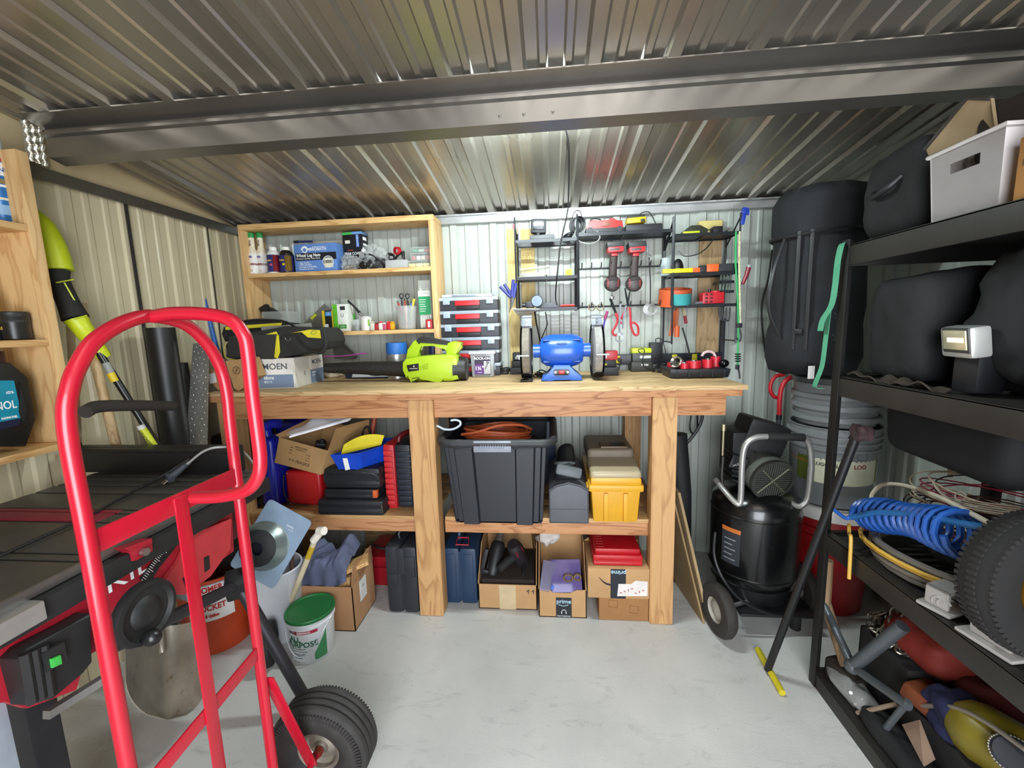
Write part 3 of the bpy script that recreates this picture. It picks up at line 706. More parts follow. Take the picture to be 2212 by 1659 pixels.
# wheel lug nut box
LB = pm('#5f86c4', .5, var=.05); t, w, d, h = fbox('parts_box', 'light blue cardboard box of wheel lug nuts on the bookcase top shelf', 'box', (635, 526, 728, 589), -.165, .09, Z1, rz=-2)
B().bb(-w/2, 0, 0, w/2, d, h, .002).obj('carton', LB, t)
B().bb(-w/2+.008, -.0008, h*.42, w/2-.001, .002, h*.68).obj('black_band', pm('#15161c', .5), t)
text(t, 'Wheel Lug Nuts', (-w*.45, -.0012, h*.595), .024, WTXT, FRONT, 'LEFT', .92, .0006); text(t, 'Premium Quality Auto Parts', (-w*.45, -.0012, h*.485), .0125, WTXT, FRONT, 'LEFT', 1)
for i, s_ in enumerate(('High Quality', 'OEM Standard', 'Durable & Reliability', 'Excellent Service')): text(t, '• '+s_, (-w*.42, -.0008, h*(.34-.075*i)), .0125, WTXT, FRONT, 'LEFT')
text(t, 'MEROBATH', (w*.05, -.0008, h*.80), .022, WTXT, FRONT, 'CENTER', 1, .0004); text(t, 'Quality Accessories', (w*.10, -.0008, h*.885), .010, WTXT)
g = B()
for k in range(9):
    a = PI*(.15+.1*k); g.box((-w*.24+.018*math.cos(a), -.0006, h*.79+.018*math.sin(a)), (.008, .001, .004), (0, -math.degrees(a), 0))
g.lathe([(.011, 0), (.016, 0), (.016, .0008), (.011, .0008)], (-w*.24, 0, h*.79), (0, -1, 0), 24, caps=False).obj('emblem', WTXT, t)
g = B().m(WTXT).lathe([(.030, 0), (.033, 0), (.033, .001), (.030, .001)], (w*.30, -.001, h*.34), (0, -1, 0), 32, caps=False).m(pm('#15161c', .5)).cyl((w*.30, 0, h*.34), (w*.30, -.0012, h*.34), .030, seg=32)
g.m(WTXT)
for k in range(7):
    a = R(30+20*k); g.tube([(w*.30+.010*math.cos(a), -.0015, h*.36+.010*math.sin(a)), (w*.30+.025*math.cos(a), -.0015, h*.36+.025*math.sin(a))], .0016, 4)
g.m(pm('#e3dcc6', .6)).bb(w*.30-.024, -.002, h*.14, w*.30+.026, 0, h*.46)
g.m(INK)
for k in range(14): g.bb(w*.30-.019+.003*k, -.0024, h*.29, w*.30-.0178+.003*k+.0006*(k % 3), -.001, h*.40)
g.obj('round_label', None, t)
t, w, d, h = fbox('flat_box', 'flat kraft and white box standing behind the blue lug nut box', 'box', (672, 520, 742, 589), -.05, .03, Z1)
B().bb(-w/2, 0, 0, w/2, d, h, .002).obj('carton', pm('#b3aca0', .7), t)
t = thing('marker_pen', 'black and blue marker lying on top of the blue lug nut box', 'pen', aY(655, 524, -.13))
o_ = Vector((0, 0, .0)); B().cyl((-.035, 0, .006), (.05, .01, .006), .006).obj('barrel', pm('#232a5c', .4), t); B().cyl((-.055, 0, .006), (-.03, 0, .006), .0075).obj('cap', BLACK, t)
# trim coat box
t, w, d, h = fbox('paint_box', 'black box of trim coat with a green and blue stripe on the bookcase', 'box', (741, 501, 784, 588), -.10, .07, Z1, rz=-6)
B().bb(-w/2, 0, 0, w/2, d, h, .002).obj('carton', pm('#17181d', .45), t)
B().bb(-w/2, -.0006, h*.94, 0, d*.9, h*1.003).obj('stripe', pm('#49b85a', .5), t); B().bb(0, -.0006, h*.94, w/2, d*.9, h*1.003).obj('stripe', pm('#6fa0d8', .5), t)
B().bb(w*.20, -.0006, h*.62, w*.36, .002, h*.93).obj('stripe', pm('#3668b8', .5), t); B().bb(-w*.38, -.0006, h*.72, -w*.12, .002, h*.80).obj('patch', pm('#e6ddd2', .5), t)
text(t, 'TRIM COAT', (-w*.02, -.001, h*.46), .020, WTXT, bold=.0005); text(t, 'CERAMIC', (-w*.12, -.001, h*.545), .009, pm('#d1572a', .5)); text(t, 'CERAMIC', (w*.28, -.001, h*.775), .016, WTXT, (90, 90, 0))
for k in range(2): B().bb(w/2-.001, d*.2, h*(.66+.14*k), w/2+.0006, d*.75, h*(.72+.16*k)).obj('patch', WTXT, t)
# plastic bags, goggles bag and clamp
def blob(name, label, cat, px, Y, depth, z, mat, seed=1, amp=.014, fr_=16, th=0, flatten=.35, seg=28, rough=1.0):
    """a soft packed thing: lumpy, flattened underneath"""
    t, w, d, h = fbox(name, label, cat, px, Y, depth, z)
    b = B(); b.ell((0, d/2, h*.46), (w*.52, d*.55, h*.56), None, seg, seg//2); b.noise(amp, fr_, seed).noise(amp*.5, fr_*2.3, seed+4)
    for v in b.bm.verts: v.co.z = max(v.co.z, .001)
    return t, b, w, d, h
BAGM = clear('#dfe2e0', .26, .06)
t, b, w, d, h = blob('plastic_bag', 'clear plastic bag of brass fittings between the lug nut box and trim coat box', 'bag', (733, 548, 765, 587), -.19, .08, Z1, BAGM, 3, .018, 55, seg=48); b.obj('bag_film', BAGM, t)
g = B()
for k in range(16):
    x, y, z = random.uniform(-.4, .35)*w, random.uniform(.2, .7)*d, random.uniform(.06, .30)*h
    g.cyl((x, y, z), (x+random.uniform(-.008, .008), y+.006, z+.008), .005, seg=6)
g.obj('brass_fittings', pm('#9a8358', .35, .8), t)
t, b, w, d, h = blob('plastic_bag', 'crinkled clear bag with black strap lying in front of the trim coat box', 'bag', (764, 530, 832, 586), -.185, .10, Z1, BAGM, 9, .026, 42, seg=64); b.obj('bag_film', BAGM, t)
B().ell((.004, d*.36, h*.26), (w*.48, d*.42, h*.30)).noise(.01, 30, 2).obj('black_pouch', pm('#1b1c1c', .6), t)
B().tube([(-.03, .01, h*.62), (.01, 0, h*.60), (.045, .005, h*.40), (w*.45, .012, h*.18)], .007, 8, smooth=5, flat=.5).obj('strap', BLACK, t)
B().ell((-w*.22, .02, h*.82), (.013, .012, .012)).obj('white_cap', pm('#dedede', .3), t)
t, w, d, h = fbox('clear_tray', 'clear textured plastic tray under the red and black clamp', 'tray', (832, 561, 880, 578), -.17, .09, Z1)
B().bb(-w/2, 0, 0, w/2, d, h, .004).obj('tray_body', clear('#d9dad8', .55, .2), t)
ct = t
t = thing('strap_clamp', 'red and black ratchet clamp on the clear tray', 'clamp', (aY(850, 561, -.15).x, -.14, Z1+h+.001))
B().tube([(-.035, 0, .02), (-.03, .0, .035), (-.005, 0, .03), (.0, 0, .008), (-.03, 0, .006)], .006, 8, closed=True, smooth=4, flat=1.8).tube([(.0, .02, .012), (.02, .01, .03), (.05, 0, .04), (.055, 0, .012)], .007, 8, smooth=4).obj('strap_loop', BLACK, t)
B().lathe([(.019, -.012), (.022, -.010), (.022, .010), (.019, .012)], (.022, 0, .052), (.35, .9, .1), 24, caps=False).lathe([(.013, -.012), (.019, -.012)], (.022, 0, .052), (.35, .9, .1), 24, caps=False).obj('red_ring', pm('#b81d28', .35), t)
B().bb(.052, -.01, .002, .062, .012, .05, .004).obj('buckle', pm('#33302e', .4), t)
def orgbox(name, label, px, Y, z, colr, cell, group=None, d=.10):
    t, w, d, h = fbox(name, label, 'organizer box', px, Y, d, z, group=group); h = max(h, .02)
    B().bb(-w/2, 0, 0, w/2, d, h*.93, .002).obj('clear_case', clear('#e6efe9', .2, .1), t); B().bb(-w/2-.001, -.001, h*.86, w/2+.001, d, h, .002).obj('lid', clear('#eef4f0', .3, .1), t)
    g = B()
    for k in range(cell): g.m(pm(colr[k % len(colr)], .6)).bb(-w/2+.006+w*.94*k/cell, .004, .003, -w/2+.002+w*.94*(k+1)/cell, d-.006, h*.6, .003)
    g.obj('contents', None, t); return h
h1 = orgbox('parts_organizer', 'clear organizer with pale yellow contents, lowest of its stack', (880, 562, 930, 578), -.17, Z1, ['#d8cf8a', '#d6d0a0'], 3)
h2 = orgbox('parts_organizer', 'clear organizer of red and white connectors, middle of its stack', (886, 545, 930, 562), -.165, Z1+h1+.0005, ['#b8736e', '#d6d2cc', '#c0b4a8'], 4)
orgbox('parts_organizer', 'clear organizer with green and red connectors, topmost of its stack', (887, 533, 930, 545), -.165, Z1+h1+h2+.001, ['#5f9a7c', '#a9b3a4', '#b86a66'], 3)
# ================================================================ bookcase, lower shelf
t, w, d, h = fbox('clear_bin', 'clear plastic bin of black brushes on the lower shelf behind the tool bag', 'bin', (566, 672, 640, 703), -.16, .13, Z2)
B().bb(-w/2, 0, 0, w/2*.5, d, h, .004).obj('bin_body', clear('#dfe4e0', .4, .15), t); B().box((w*.24, d/2, h*.42), (w*.55, d, .003), (0, 38, 0)).obj('lid', clear('#e8ece8', .4, .15), t)
t2 = thing('brush', 'black bristle brush standing in the clear bin', 'brush', (aY(578, 665, -.12).x, -.12, Z2+.065)); B().box((-.004, 0, .055), (.055, .035, .095), (0, -28, 0), .008).obj('brush_back', BLACK, t2)
g = B()
for k in range(9): g.box((.030+.007*k*.8, 0, .058-.003*k), (.004, .030, .065), (0, -28, 0))
g.obj('bristles', pm('#2a2826', .8), t2)
t = thing('speed_square', 'grey aluminium rafter square leaning on the lower shelf', 'square', (aY(690, 690, -.09).x, -.07, Z2))
P = [aY(px, py, -.09) for px, py in ((648, 706), (700, 656), (722, 676), (720, 706))]
b = B(); b.prism([(p.x, p.z) for p in P], (0, -.09, 0), (1, 0, 0), (0, 0, 1), (0, .006, 0), .001); b.w('square_plate', pm('#8b8c88', .4, .6), t)
P = [aY(px, py, -.098) for px, py in ((670, 687), (680, 677), (684, 681), (674, 691))]
b = B(); b.prism([(p.x, p.z) for p in P], (0, -.098, 0), (1, 0, 0), (0, 0, 1), (0, .006, 0)); b.w('yellow_label', pm('#c8d23a', .5), t)
t, w, d, h = fbox('light_bulb_box', 'narrow yellow and black bulb box with a white bar code', 'box', (697, 671, 720, 718), -.165, .06, Z2)
B().bb(-w/2, 0, 0, w/2, d, h, .001).obj('carton', pm('#1a1a16', .5), t); B().bb(-w/2-.0005, -.0006, 0, -w*.26, d, h).obj('yellow_side', pm('#e0c41e', .5), t); B().bb(-w*.2, -.0008, h*.74, w*.36, 0, h*.95).obj('blue_patch', pm('#4d93d0', .5), t)
B().bb(w*.40, -.0007, 0, w/2, 0, h).obj('yellow_edge', pm('#e0c41e', .5), t); text(t, 'C3', (w*.08, -.0012, h*.845), .014, WTXT)
B().bb(-w*.36, -.0009, .002, w*.02, 0, h*.36).obj('bar_code', pm('#e6e3dc', .5), t)
t, w, d, h = fbox('light_bulb_box', 'bright green and white bulb box on the lower shelf', 'box', (720, 657, 752, 718), -.16, .07, Z2)
B().bb(-w/2, 0, 0, w/2, d, h, .001).obj('carton', pm('#e4e6dc', .5), t); B().bb(-w/2-.0005, -.0006, 0, -w*.20, d, h*1.001).obj('green_side', pm('#62b82e', .5), t)
B().bb(-w*.18, -.0007, h*.10, w*.35, 0, h*.25).obj('green_patch', pm('#2f8f2c', .5), t); B().bb(w*.0, -.0007, h*.78, w*.34, 0, h*.92).obj('dark_patch', pm('#2c322c', .5), t); text(t, 'U', (w*.12, -.001, h*.58), .03, pm('#6a706a', .5)); text(t, 'GU24', (w*.10, -.0012, h*.175), .014, WTXT, sx=.8)
P_ = lambda nm, par, px, Y, z, depth: None
t, w, d, h = fbox('bulb_pack', 'green topped white blister card behind the bulb boxes', 'package', (750, 660, 764, 690), -.10, .02, None); t.location.z = Z2
B().bb(-w/2, 0, 0, w/2, d, h*.6+.05, .002).obj('card', pm('#dfe4da', .5), t); B().bb(-w/2-.0005, -.0008, h*.6+.012, w/2+.0005, d, h*.6+.052, .004).obj('green_top', pm('#4fa83a', .5), t)
t, w, d, h = fbox('glass_jar', 'small clear jar half full of black powder on the lower shelf', 'jar', (758, 690, 777, 717), -.15, .05, Z2)
lat([(w/2, 0), (w/2, h*.8), (w*.42, h*.9), (w*.42, h)], clear('#dfe6e4', .35, .05), 'glass', t, o=(0, d/2, 0)); lat([(w*.46, .002), (w*.46, h*.5), (0, h*.5)], BLACK, 'powder', t, o=(0, d/2, 0))
t, w, d, h = fbox('spray_can', 'white spray can with a silver top beside the glass jar on the bookcase', 'can', (776, 682, 799, 717), -.155, .05, Z2)
lat([(w*.5, 0), (w*.5, h*.86), (w*.40, h*.95), (w*.25, h)], pm('#dcdbd3', .4), 'can_body', t, o=(0, d/2, 0)); B().bb(-w*.28, -.002, h*.1, -w*.02, .004, h*.35).obj('bar_code', pm('#8f8d86', .5), t); text(t, '7%', (-.001, -.002, h*.62), .018, pm('#77766e', .5)); B().bb(w*.2, .0, h*.3, w*.42, .02, h*.75).obj('green_label', pm('#86b63a', .5), t)
t = thing('pliers', 'black handled pliers lying across the jar and can on the bookcase', 'pliers', aY(770, 672, -.12)); p0, p1, p2 = aY(753, 652, -.13), aY(776, 677, -.13), aY(792, 688, -.13)
B().tube([p0, p0.lerp(p1, .5)+Vector((.004, 0, .004)), p1], .006, 8, smooth=4).tube([p0+Vector((-.004, 0, .008)), p1+Vector((.006, 0, .006))], .0055, 8).w('handles', BLACK, t); B().tube([p1, p2], lambda f: .010-.006*f, 8).w('jaws', STEEL, t)
JM = [('#d8d2c8', 'tan and white jar'), ('#b02a34', 'red capped jar'), ('#e4e0d8', 'white jar'), ('#c04a5c', 'pink jar'), ('#b51c26', 'red jar')]
for i, (c_, l_) in enumerate((('#d9d4c4', 'small tan tube of wood filler right of the white can'), ('#a83038', 'small dark red bottle left of the white filler tube'), ('#e2dfd6', 'small white filler tube among the red ones'), ('#b85a70', 'small pink marker jar on the bookcase'), ('#c2222c', 'small bright red lighter in the row of little tubes'), ('#d6a21c', 'small yellow utility clip beside the clear pen cup'))):
    x0 = 800+[0, 9, 18, 26, 35, 43][i]; t, w, d, h = fbox('small_tube', l_, 'tube', (x0, 694+(i % 2)*3-(3 if i == 5 else 0), x0+8.5, 716), -.16, .03, Z2)
    B().bb(-w/2, 0, 0, w/2, .018, h*.8, .003).obj('tube_body', pm(c_, .4), t); B().bb(-w*.35, .002, h*.8, w*.35, .015, h, .002).obj('cap', pm(['#c9c3b4', '#7c1820', '#d8484c', '#dcd8d0', '#d93a3a', '#d6a21c'][i], .4), t)
# pen cup
t, w, d, h = fbox('pen_cup', 'clear plastic cup holding pens and scissors on the bookcase', 'cup', (848, 660, 894, 713), -.17, .1, Z2)
r = w/2; lat([(r*.76, 0), (r*.78, .002), (r*.97, h*.97), (r*1.02, h*.98), (r*1.02, h), (r*.95, h*.99), (r*.74, .004)], clear('#dfe2de', .3, .1), 'cup', t, o=(0, r, 0), caps=False)
cx_, cy_ = t.location.x, t.location.y+r
PENS = [('#b02a30', (858, 650), 'red pen leaning left in the clear pen cup'), ('#20264a', (867, 643), 'dark blue pen in the clear pen cup'), ('#c25a36', (874, 645), 'orange pencil in the middle of the clear pen cup'), ('#1c1c20', (880, 646), 'black marker in the clear pen cup'), ('#3a6fb0', (889, 650), 'light blue pen in the clear pen cup'), ('#d9c640', (896, 640), 'yellow handled knife leaning right in the clear pen cup')]
for i, (c_, (px, py), l_) in enumerate(PENS):
    p = aY(px, py, cy_-.012+.008*(i % 3)); a = i*1.05+2.2; q = Vector((cx_+.4*r*math.cos(a)*.9-(.35*r if i > 3 else -.2*r), cy_+.4*r*math.sin(a), Z2+.006))
    t = thing('pen', l_, 'pen', q, 0, None); B().tube([q, q.lerp(p, .93)], .006 if i < 5 else .009, 8).w('barrel', pm(c_, .45), t); B().tube([q.lerp(p, .93), p], lambda f: .005-.002*f, 8).w('tip', pm('#2a2a2c', .4), t)
for i, (px, dx, lab) in enumerate(((867, 0, 'scissors with a dark blue loop in the clear pen cup'), (880, .006, 'scissors with a black loop in the clear pen cup'))):
    p = aY(px, 640, cy_-.03); t = thing('scissors', lab, 'scissors', (cx_-.004+dx*2, cy_-.012+.012*i, Z2+.01)); q = Vector(t.location)
    B().tube([p+Vector((.011*math.cos(a), .004*math.sin(a*2), .014*math.sin(a))) for a in [2*PI*k/14 for k in range(14)]], .0032, 8, closed=True).w('handle', pm('#20222c', .4), t); B().tube([p-Vector((0, 0, .014)), q], .0045, 6, flat=.4).w('blade', STEEL, t)
# glue stick pack
t, w, d, h = fbox('glue_stick_pack', 'clear bag of white glue sticks with a green label against the bookcase side', 'package', (902, 600, 932, 712), -.13, .05, Z2)
B().box((0, d/2, h*.49), (w*.92, d*.8, h*.96), None, .012).obj('bag_film', clear('#e8efe8', .3, .1), t)
g = B()
for i in range(5):
    for j in range(2): g.cyl((-w*.34+w*.17*i, d*.35+.016*j, .004), (-w*.30+w*.16*i, d*.35+.016*j, h*(.80-.05*(i % 3))), .0052, seg=8)
g.obj('glue_sticks', pm('#e9e7da', .5), t)
B().bb(-w*.42, .0015, h*.28, w*.42, .004, h*.64).obj('green_label', pm('#2f9a5e', .5), t); B().bb(-w*.44, .001, h*.64, w*.40, .004, h*.75).obj('white_label', WHITE, t)
for i in range(6): B().bb(-w*.36, .0008, h*(.57-.045*i), w*(.1-.03*(i % 3)), .002, h*(.58-.045*i)).obj('small_print', WTXT, t)
text(t, 'COMMERCIAL', (0.003, .0005, h*.70), .008, pm('#4a4f4a', .5))
t, w, d, h = fbox('lighter', 'red and white lighter standing before the glue stick pack', 'lighter', (920, 690, 934, 713), -.17, .02, Z2); B().bb(-w/2, 0, 0, w/2, d, h, .003).obj('lighter_body', pm('#b8242c', .35), t); B().bb(-w*.2, -.0006, h*.15, w*.15, .001, h*.8).obj('white_panel', WHITE, t)
# ================================================================ on the workbench
def carton(t, w, d, h, mat, open_=False, th=.004, flaps=True, name='carton'):
    if not open_: return B().bb(-w/2, 0, 0, w/2, d, h, .002).obj(name, mat, t)
    b = B().bb(-w/2, 0, 0, w/2, d, th).bb(-w/2, 0, 0, w/2, th, h).bb(-w/2, d-th, 0, w/2, d, h).bb(-w/2, 0, 0, -w/2+th, d, h).bb(w/2-th, 0, 0, w/2, d, h)
    return b.obj(name, mat, t)
# white faucet carton, turned a little so its right side shows
c0 = aZ(566, 842, ZB); c1 = aZ(641, 838, ZB); c2 = aZ(701, 821, ZB)
v_ = (c2-c1).normalized(); u = Vector((v_.y, -v_.x, 0)); ang = math.degrees(math.atan2(u.y, u.x)); w = .275; d = (c2-c1).length
t = thing('faucet_carton', 'white and blue faucet carton on the bench under the tool bag', 'box', c1-u*w/2, ang); h = .152
CW = pm('#d6d2c6', .6, var=.05, vs=6); GB = pm('#77879f', .55, var=.05)
B().bb(-w/2, 0, 0, w/2, d, h, .003).obj('carton', CW, t)
B().bb(-w*.18, -.0008, .004, w/2-.012, .001, h*.46).obj('blue_panel', GB, t); B().bb(-w*.18, -.0007, h*.46, w/2-.012, .001, h*.97).obj('white_panel', pm('#e6e1d8', .6), t)
text(t, 'MOEN', (w*.14, -.0014, h*.72), .042, pm('#565a64', .6), sx=1.05, bold=.0007); text(t, 'idora', (-w*.08, -.0014, h*.36), .024, WTXT, FRONT, 'LEFT', 1, .0005); text(t, '82115', (-w*.08, -.0014, h*.22), .016, WTXT, FRONT, 'LEFT')
B().bb(w/2-.001, d*.5, .004, w/2+.0008, d-.004, h*.50).obj('blue_panel', GB, t); B().bb(w/2-.001, d*.5, h*.50, w/2+.0007, d-.004, h*.97).obj('white_panel', pm('#e6e1d8', .6), t)
text(t, 'MOEN', (w/2+.001, d*.74, h*.76), .036, pm('#565a64', .6), RIGHT, sx=1, bold=.0006); text(t, 'idora', (w/2+.001, d*.56, h*.40), .018, WTXT, RIGHT, 'LEFT'); text(t, '82115', (w/2+.001, d*.56, h*.29), .013, WTXT, RIGHT, 'LEFT'); text(t, 'S', (w/2+.001, d*.30, h*.42), .03, INK, RIGHT)
mz = ZB+h
# tool bag lying on the carton
TB = pm('#262522', .85, var=.2, vs=20, bmp=.3, bs=150); YL = pm('#d9ca2c', .6)
t = thing('tool_bag', 'black and yellow open tool bag lying on the white faucet carton', 'tool bag', (c1.x-.16, c1.y+.10, mz))
def bp_(px, py, y): return aY(px, py, y)
yb_ = c1.y-.02
OUT = [(487, 770), (500, 778), (588, 776), (640, 766), (700, 752), (706, 738), (700, 718), (690, 708), (610, 705), (560, 715), (497, 728), (485, 745)]
b = B(); b.prism([(p.x, p.z) for p in [bp_(px, py, yb_) for px, py in OUT]], (0, yb_, 0), (1, 0, 0), (0, 0, 1), (0, .20, 0), .018); b.w('bag_body', TB, t)
OUT = [(478, 722), (485, 738), (530, 722), (560, 716), (612, 706), (640, 708), (625, 698), (560, 692), (510, 695), (482, 706)]
b = B(); b.prism([(p.x, p.z) for p in [bp_(px, py, yb_+.10) for px, py in OUT]], (0, yb_+.10, 0), (1, 0, 0), (0, 0, 1), (0, .10, 0), .008); b.w('bag_flap', pm('#1d1c1a', .85), t)
def strip(pts, y, wd, mat, name, th=.004):
    P = [bp_(px, py, y) for px, py in pts]; b = B(); b.tube(P, wd, 8, smooth=5, flat=.5); return b.w(name, mat, t)
def panel(pts, y, mat, name, th=.006):
    b = B(); b.prism([(p.x, p.z) for p in [bp_(px, py, y) for px, py in pts]], (0, y, 0), (1, 0, 0), (0, 0, 1), (0, th, 0), .0015); return b.w(name, mat, t)
panel([(488, 774), (494, 727), (512, 724), (597, 722), (598, 766), (592, 775)], yb_-.008, pm('#2c2a27', .85, bmp=.3, bs=150), 'front_pocket', .012)
panel([(597, 724), (592, 772), (599, 774), (604, 760), (601, 724)], yb_-.010, YL, 'yellow_trim'); panel([(553, 728), (600, 723), (596, 716), (575, 722)], yb_-.004, YL, 'yellow_trim')
strip([(488, 742), (484, 756), (488, 772), (512, 778)], yb_-.010, .003, YL, 'yellow_piping')
panel([(626, 720), (668, 712), (690, 713), (693, 731), (664, 729), (652, 717)], yb_-.004, YL, 'yellow_patch'); strip([(672, 718), (677, 714), (684, 716), (681, 721), (674, 722), (671, 719)], yb_-.007, .0012, pm('#4d6a4a', .5), 'round_logo')
panel([(486, 706), (520, 703), (608, 698), (610, 690), (606, 704), (540, 709), (487, 713)], yb_+.09, YL, 'yellow_lining')
strip([(638, 724), (652, 744), (676, 760), (694, 762), (704, 746), (702, 722), (694, 712)], yb_-.014, .0085, pm('#1b1a19', .8), 'handle')
strip([(510, 697), (555, 691), (612, 694), (640, 708)], yb_+.06, .008, pm('#1b1a19', .8), 'handle')
p = bp_(622, 730, yb_-.006); B().tube([p+Vector((.014*math.cos(a), 0, .013*math.sin(a))) for a in [PI+PI*k/10 for k in range(11)]], .0018, 8).w('d_ring', STEEL, t)
strip([(613, 722), (622, 725), (632, 722)], yb_-.006, .006, TB, 'ring_tab')
P = [bp_(px, py, yb_+.07) for px, py in ((563, 706), (672, 698), (674, 708), (566, 718))]
t2 = thing('ruler', 'pale grey steel rule resting in the open tool bag', 'ruler', P[0]); b = B(); b.prism([(p.x, p.z) for p in P], (0, yb_+.07, 0), (1, 0, 0), (0, 0, 1), (0, .002, 0)); b.w('rule', pm('#a6aaa2', .4, .4), t2)
# cardboard piece at the end
t = thing('cardboard_box', 'small opened kraft carton with round stamp on the bench end behind the hand truck', 'box', aZ(520, 846, ZB)); yk = -.62
KR = pm('#a98456', .85, var=.1)
def kp(pts, y, th=.004, m_=KR, nm='flap', rx=0):
    b = B(); b.prism([(p.x, max(p.z, ZB+.001)) for p in [aY(px, py, y) for px, py in pts]], (0, y, 0), (1, 0, 0), (0, 0, 1), (0, th, 0)); return b.w(nm, m_, t)
kp([(487, 780), (545, 772), (560, 812), (516, 852), (505, 838)], yk, .05, nm='carton'); kp([(444, 800), (482, 797), (505, 845), (470, 842), (455, 822)], yk+.02, .004)
kp([(448, 808), (463, 805), (468, 826), (454, 829)], yk+.018, .002, WHITE, 'address_label')
o = aY(511, 800, yk-.001); B().lathe([(.017, 0), (.019, 0), (.019, .0008), (.017, .0008)], o, (0, -1, 0), 24, caps=False).w('round_stamp', INK, t); text(t, 'C&D', o-Vector((0, .001, 0)), .014, INK, (90, -65, 0), W=True)
# leaf blower
LG = pm('#a3c01f', .38, var=.06, vs=10); t = thing('leaf_blower', 'lime green cordless leaf blower with long black nozzle lying on the workbench', 'leaf blower', aZ(940, 826, ZB)); yl_ = t.location.y+.075
def lb_(px, py, dy=0): return aY(px, py, yl_+dy)
n0, n1, n2, n3 = lb_(704, 795), lb_(790, 795), lb_(862, 797), lb_(885, 795)
B().tube([n0, n0.lerp(n1, .5), n1], lambda f: .026+.010*f, 24).tube([n1, n2, n3], lambda f: .036+.010*f, 24).w('nozzle', pm('#1e1c1b', .55, var=.3, vs=14, wear='#57524c', wa=.68, ws=18), t)
BP = [(868, 783), (876, 774), (905, 770), (960, 766), (982, 766), (988, 775), (990, 820), (976, 828), (957, 828), (952, 819), (900, 826), (890, 819), (876, 818), (868, 800)]
b = B(); b.prism([(p.x, max(p.z, ZB+.002)) for p in [lb_(px, py, -.065) for px, py in BP]], (0, yl_-.065, 0), (1, 0, 0), (0, 0, 1), (0, .125, 0), .018); b.w('motor_housing', LG, t)
HP = [(876, 776), (880, 755), (893, 737), (905, 729), (935, 734), (962, 742), (972, 740), (996, 742), (997, 752), (984, 768), (966, 768), (963, 752), (935, 747), (908, 745), (903, 757), (905, 772)]
b = B(); b.prism([(p.x, p.z) for p in [lb_(px, py, -.022) for px, py in HP]], (0, yl_-.022, 0), (1, 0, 0), (0, 0, 1), (0, .044, 0), .007); b.w('handle', LG, t)
GP = [(898, 735), (906, 727), (935, 731), (968, 738), (966, 746), (935, 742), (910, 738), (904, 744)]
b = B(); b.prism([(p.x, p.z) for p in [lb_(px, py, -.026) for px, py in GP]], (0, yl_-.026, 0), (1, 0, 0), (0, 0, 1), (0, .052, 0), .006); b.w('grip', pm('#23221f', .7), t)
BPk = [(968, 741), (978, 737), (997, 741), (983, 770), (962, 769)]
b = B(); b.prism([(p.x, p.z) for p in [lb_(px, py, -.032) for px, py in BPk]], (0, yl_-.032, 0), (1, 0, 0), (0, 0, 1), (0, .064, 0), .006); b.w('battery_dock', pm('#a7c51c', .4), t)
bk = lb_(984, 797); B().cyl(bk, bk+Vector((.062, 0, 0)), .072, .060, seg=28).w('rear_guard', pm('#1c1c1b', .5), t)
g = B()
for k in range(16):
    a = 2*PI*k/16; c_ = bk+Vector((.063, math.cos(a)*.034, math.sin(a)*.034)); g.box(c_, (.004, .045, .004), Matrix.Rotation(a, 3, 'X'))
g.w('grille', pm('#45433f', .4), t)
b = B(); b.prism([(p.x, p.z) for p in [lb_(px, py, -.068) for px, py in ((878, 789), (904, 785), (905, 800), (882, 803))]], (0, yl_-.068, 0), (1, 0, 0), (0, 0, 1), (0, .006, 0), .001); b.w('logo_plate', pm('#151515', .3), t)
text(t, 'PowerSmart', lb_(893, 796, -.0685), .0085, WTXT, W=True); text(t, '▲', lb_(894, 791, -.0685), .010, WTXT, W=True)
for k in range(3): B().tube([lb_(909, 789+4*k, -.066), lb_(925, 786+4.3*k, -.066)], .0022, 6).w('vent_rib', pm('#94ad1c', .5), t)
B().tube([lb_(890, 818, -.07), lb_(905, 816, -.078), lb_(900, 826, -.07), lb_(890, 824, -.07)], .002, 6, smooth=4).w('cord_loop', BLACK, t)
# things behind the blower
yz = -.20; t = thing('zip_bag', 'clear zip bag with a magenta seal lying behind the blower nozzle', 'bag', (aY(745, 790, yz).x, yz, ZB))
def zb(u, v):
    p = aY(700+95*u, 0, yz+.02); return (p.x, yz-.02+.12*v, ZB+.012+.05*math.sin(PI*min(1, v*1.0))*(.6+.4*math.sin(u*7+v*3))*(1-.3*u))
B().sheet(zb, 20, 12).w('bag_film', clear('#d9d6d2', .7, .2), t)
B().tube([aY(px, py, yz-.02) for px, py in ((700, 770), (740, 769), (780, 764), (793, 763))], .005, 8, smooth=4, flat=.4).w('zip_seal', pm('#b0469a', .4), t)
t = thing('paper_bag', 'crumpled tan paper under the blower nozzle tip', 'paper', aZ(720, 816, ZB)); B().ell((0, 0, .016), (.075, .03, .016)).noise(.016, 32, 5).obj('crumple', pm('#b3a58c', .8), t)
for i, x0 in enumerate((746, 790)):
    t, w, d, h = fbox('drill_bit_case', ['left dark navy bit case lying under the blower nozzle', 'right dark navy bit case lying under the blower nozzle'][i], 'case', (x0, 806, x0+43, 818), aZ(x0+20, 818, ZB).y, .07, ZT)
    B().bb(-w/2, 0, 0, w/2, d, h, .004).obj('case_body', pm('#20273f', .45), t); B().bb(-w/2-.0005, -.0005, h*.48, w/2+.0005, d, h*.53).obj('seam', BLACK, t)
t, w, d, h = fbox('foil_can', 'silver foil covered can with a blue taped lid behind the blower', 'can', (825, 741, 872, 786), -.24, .1, ZT); r = w/2
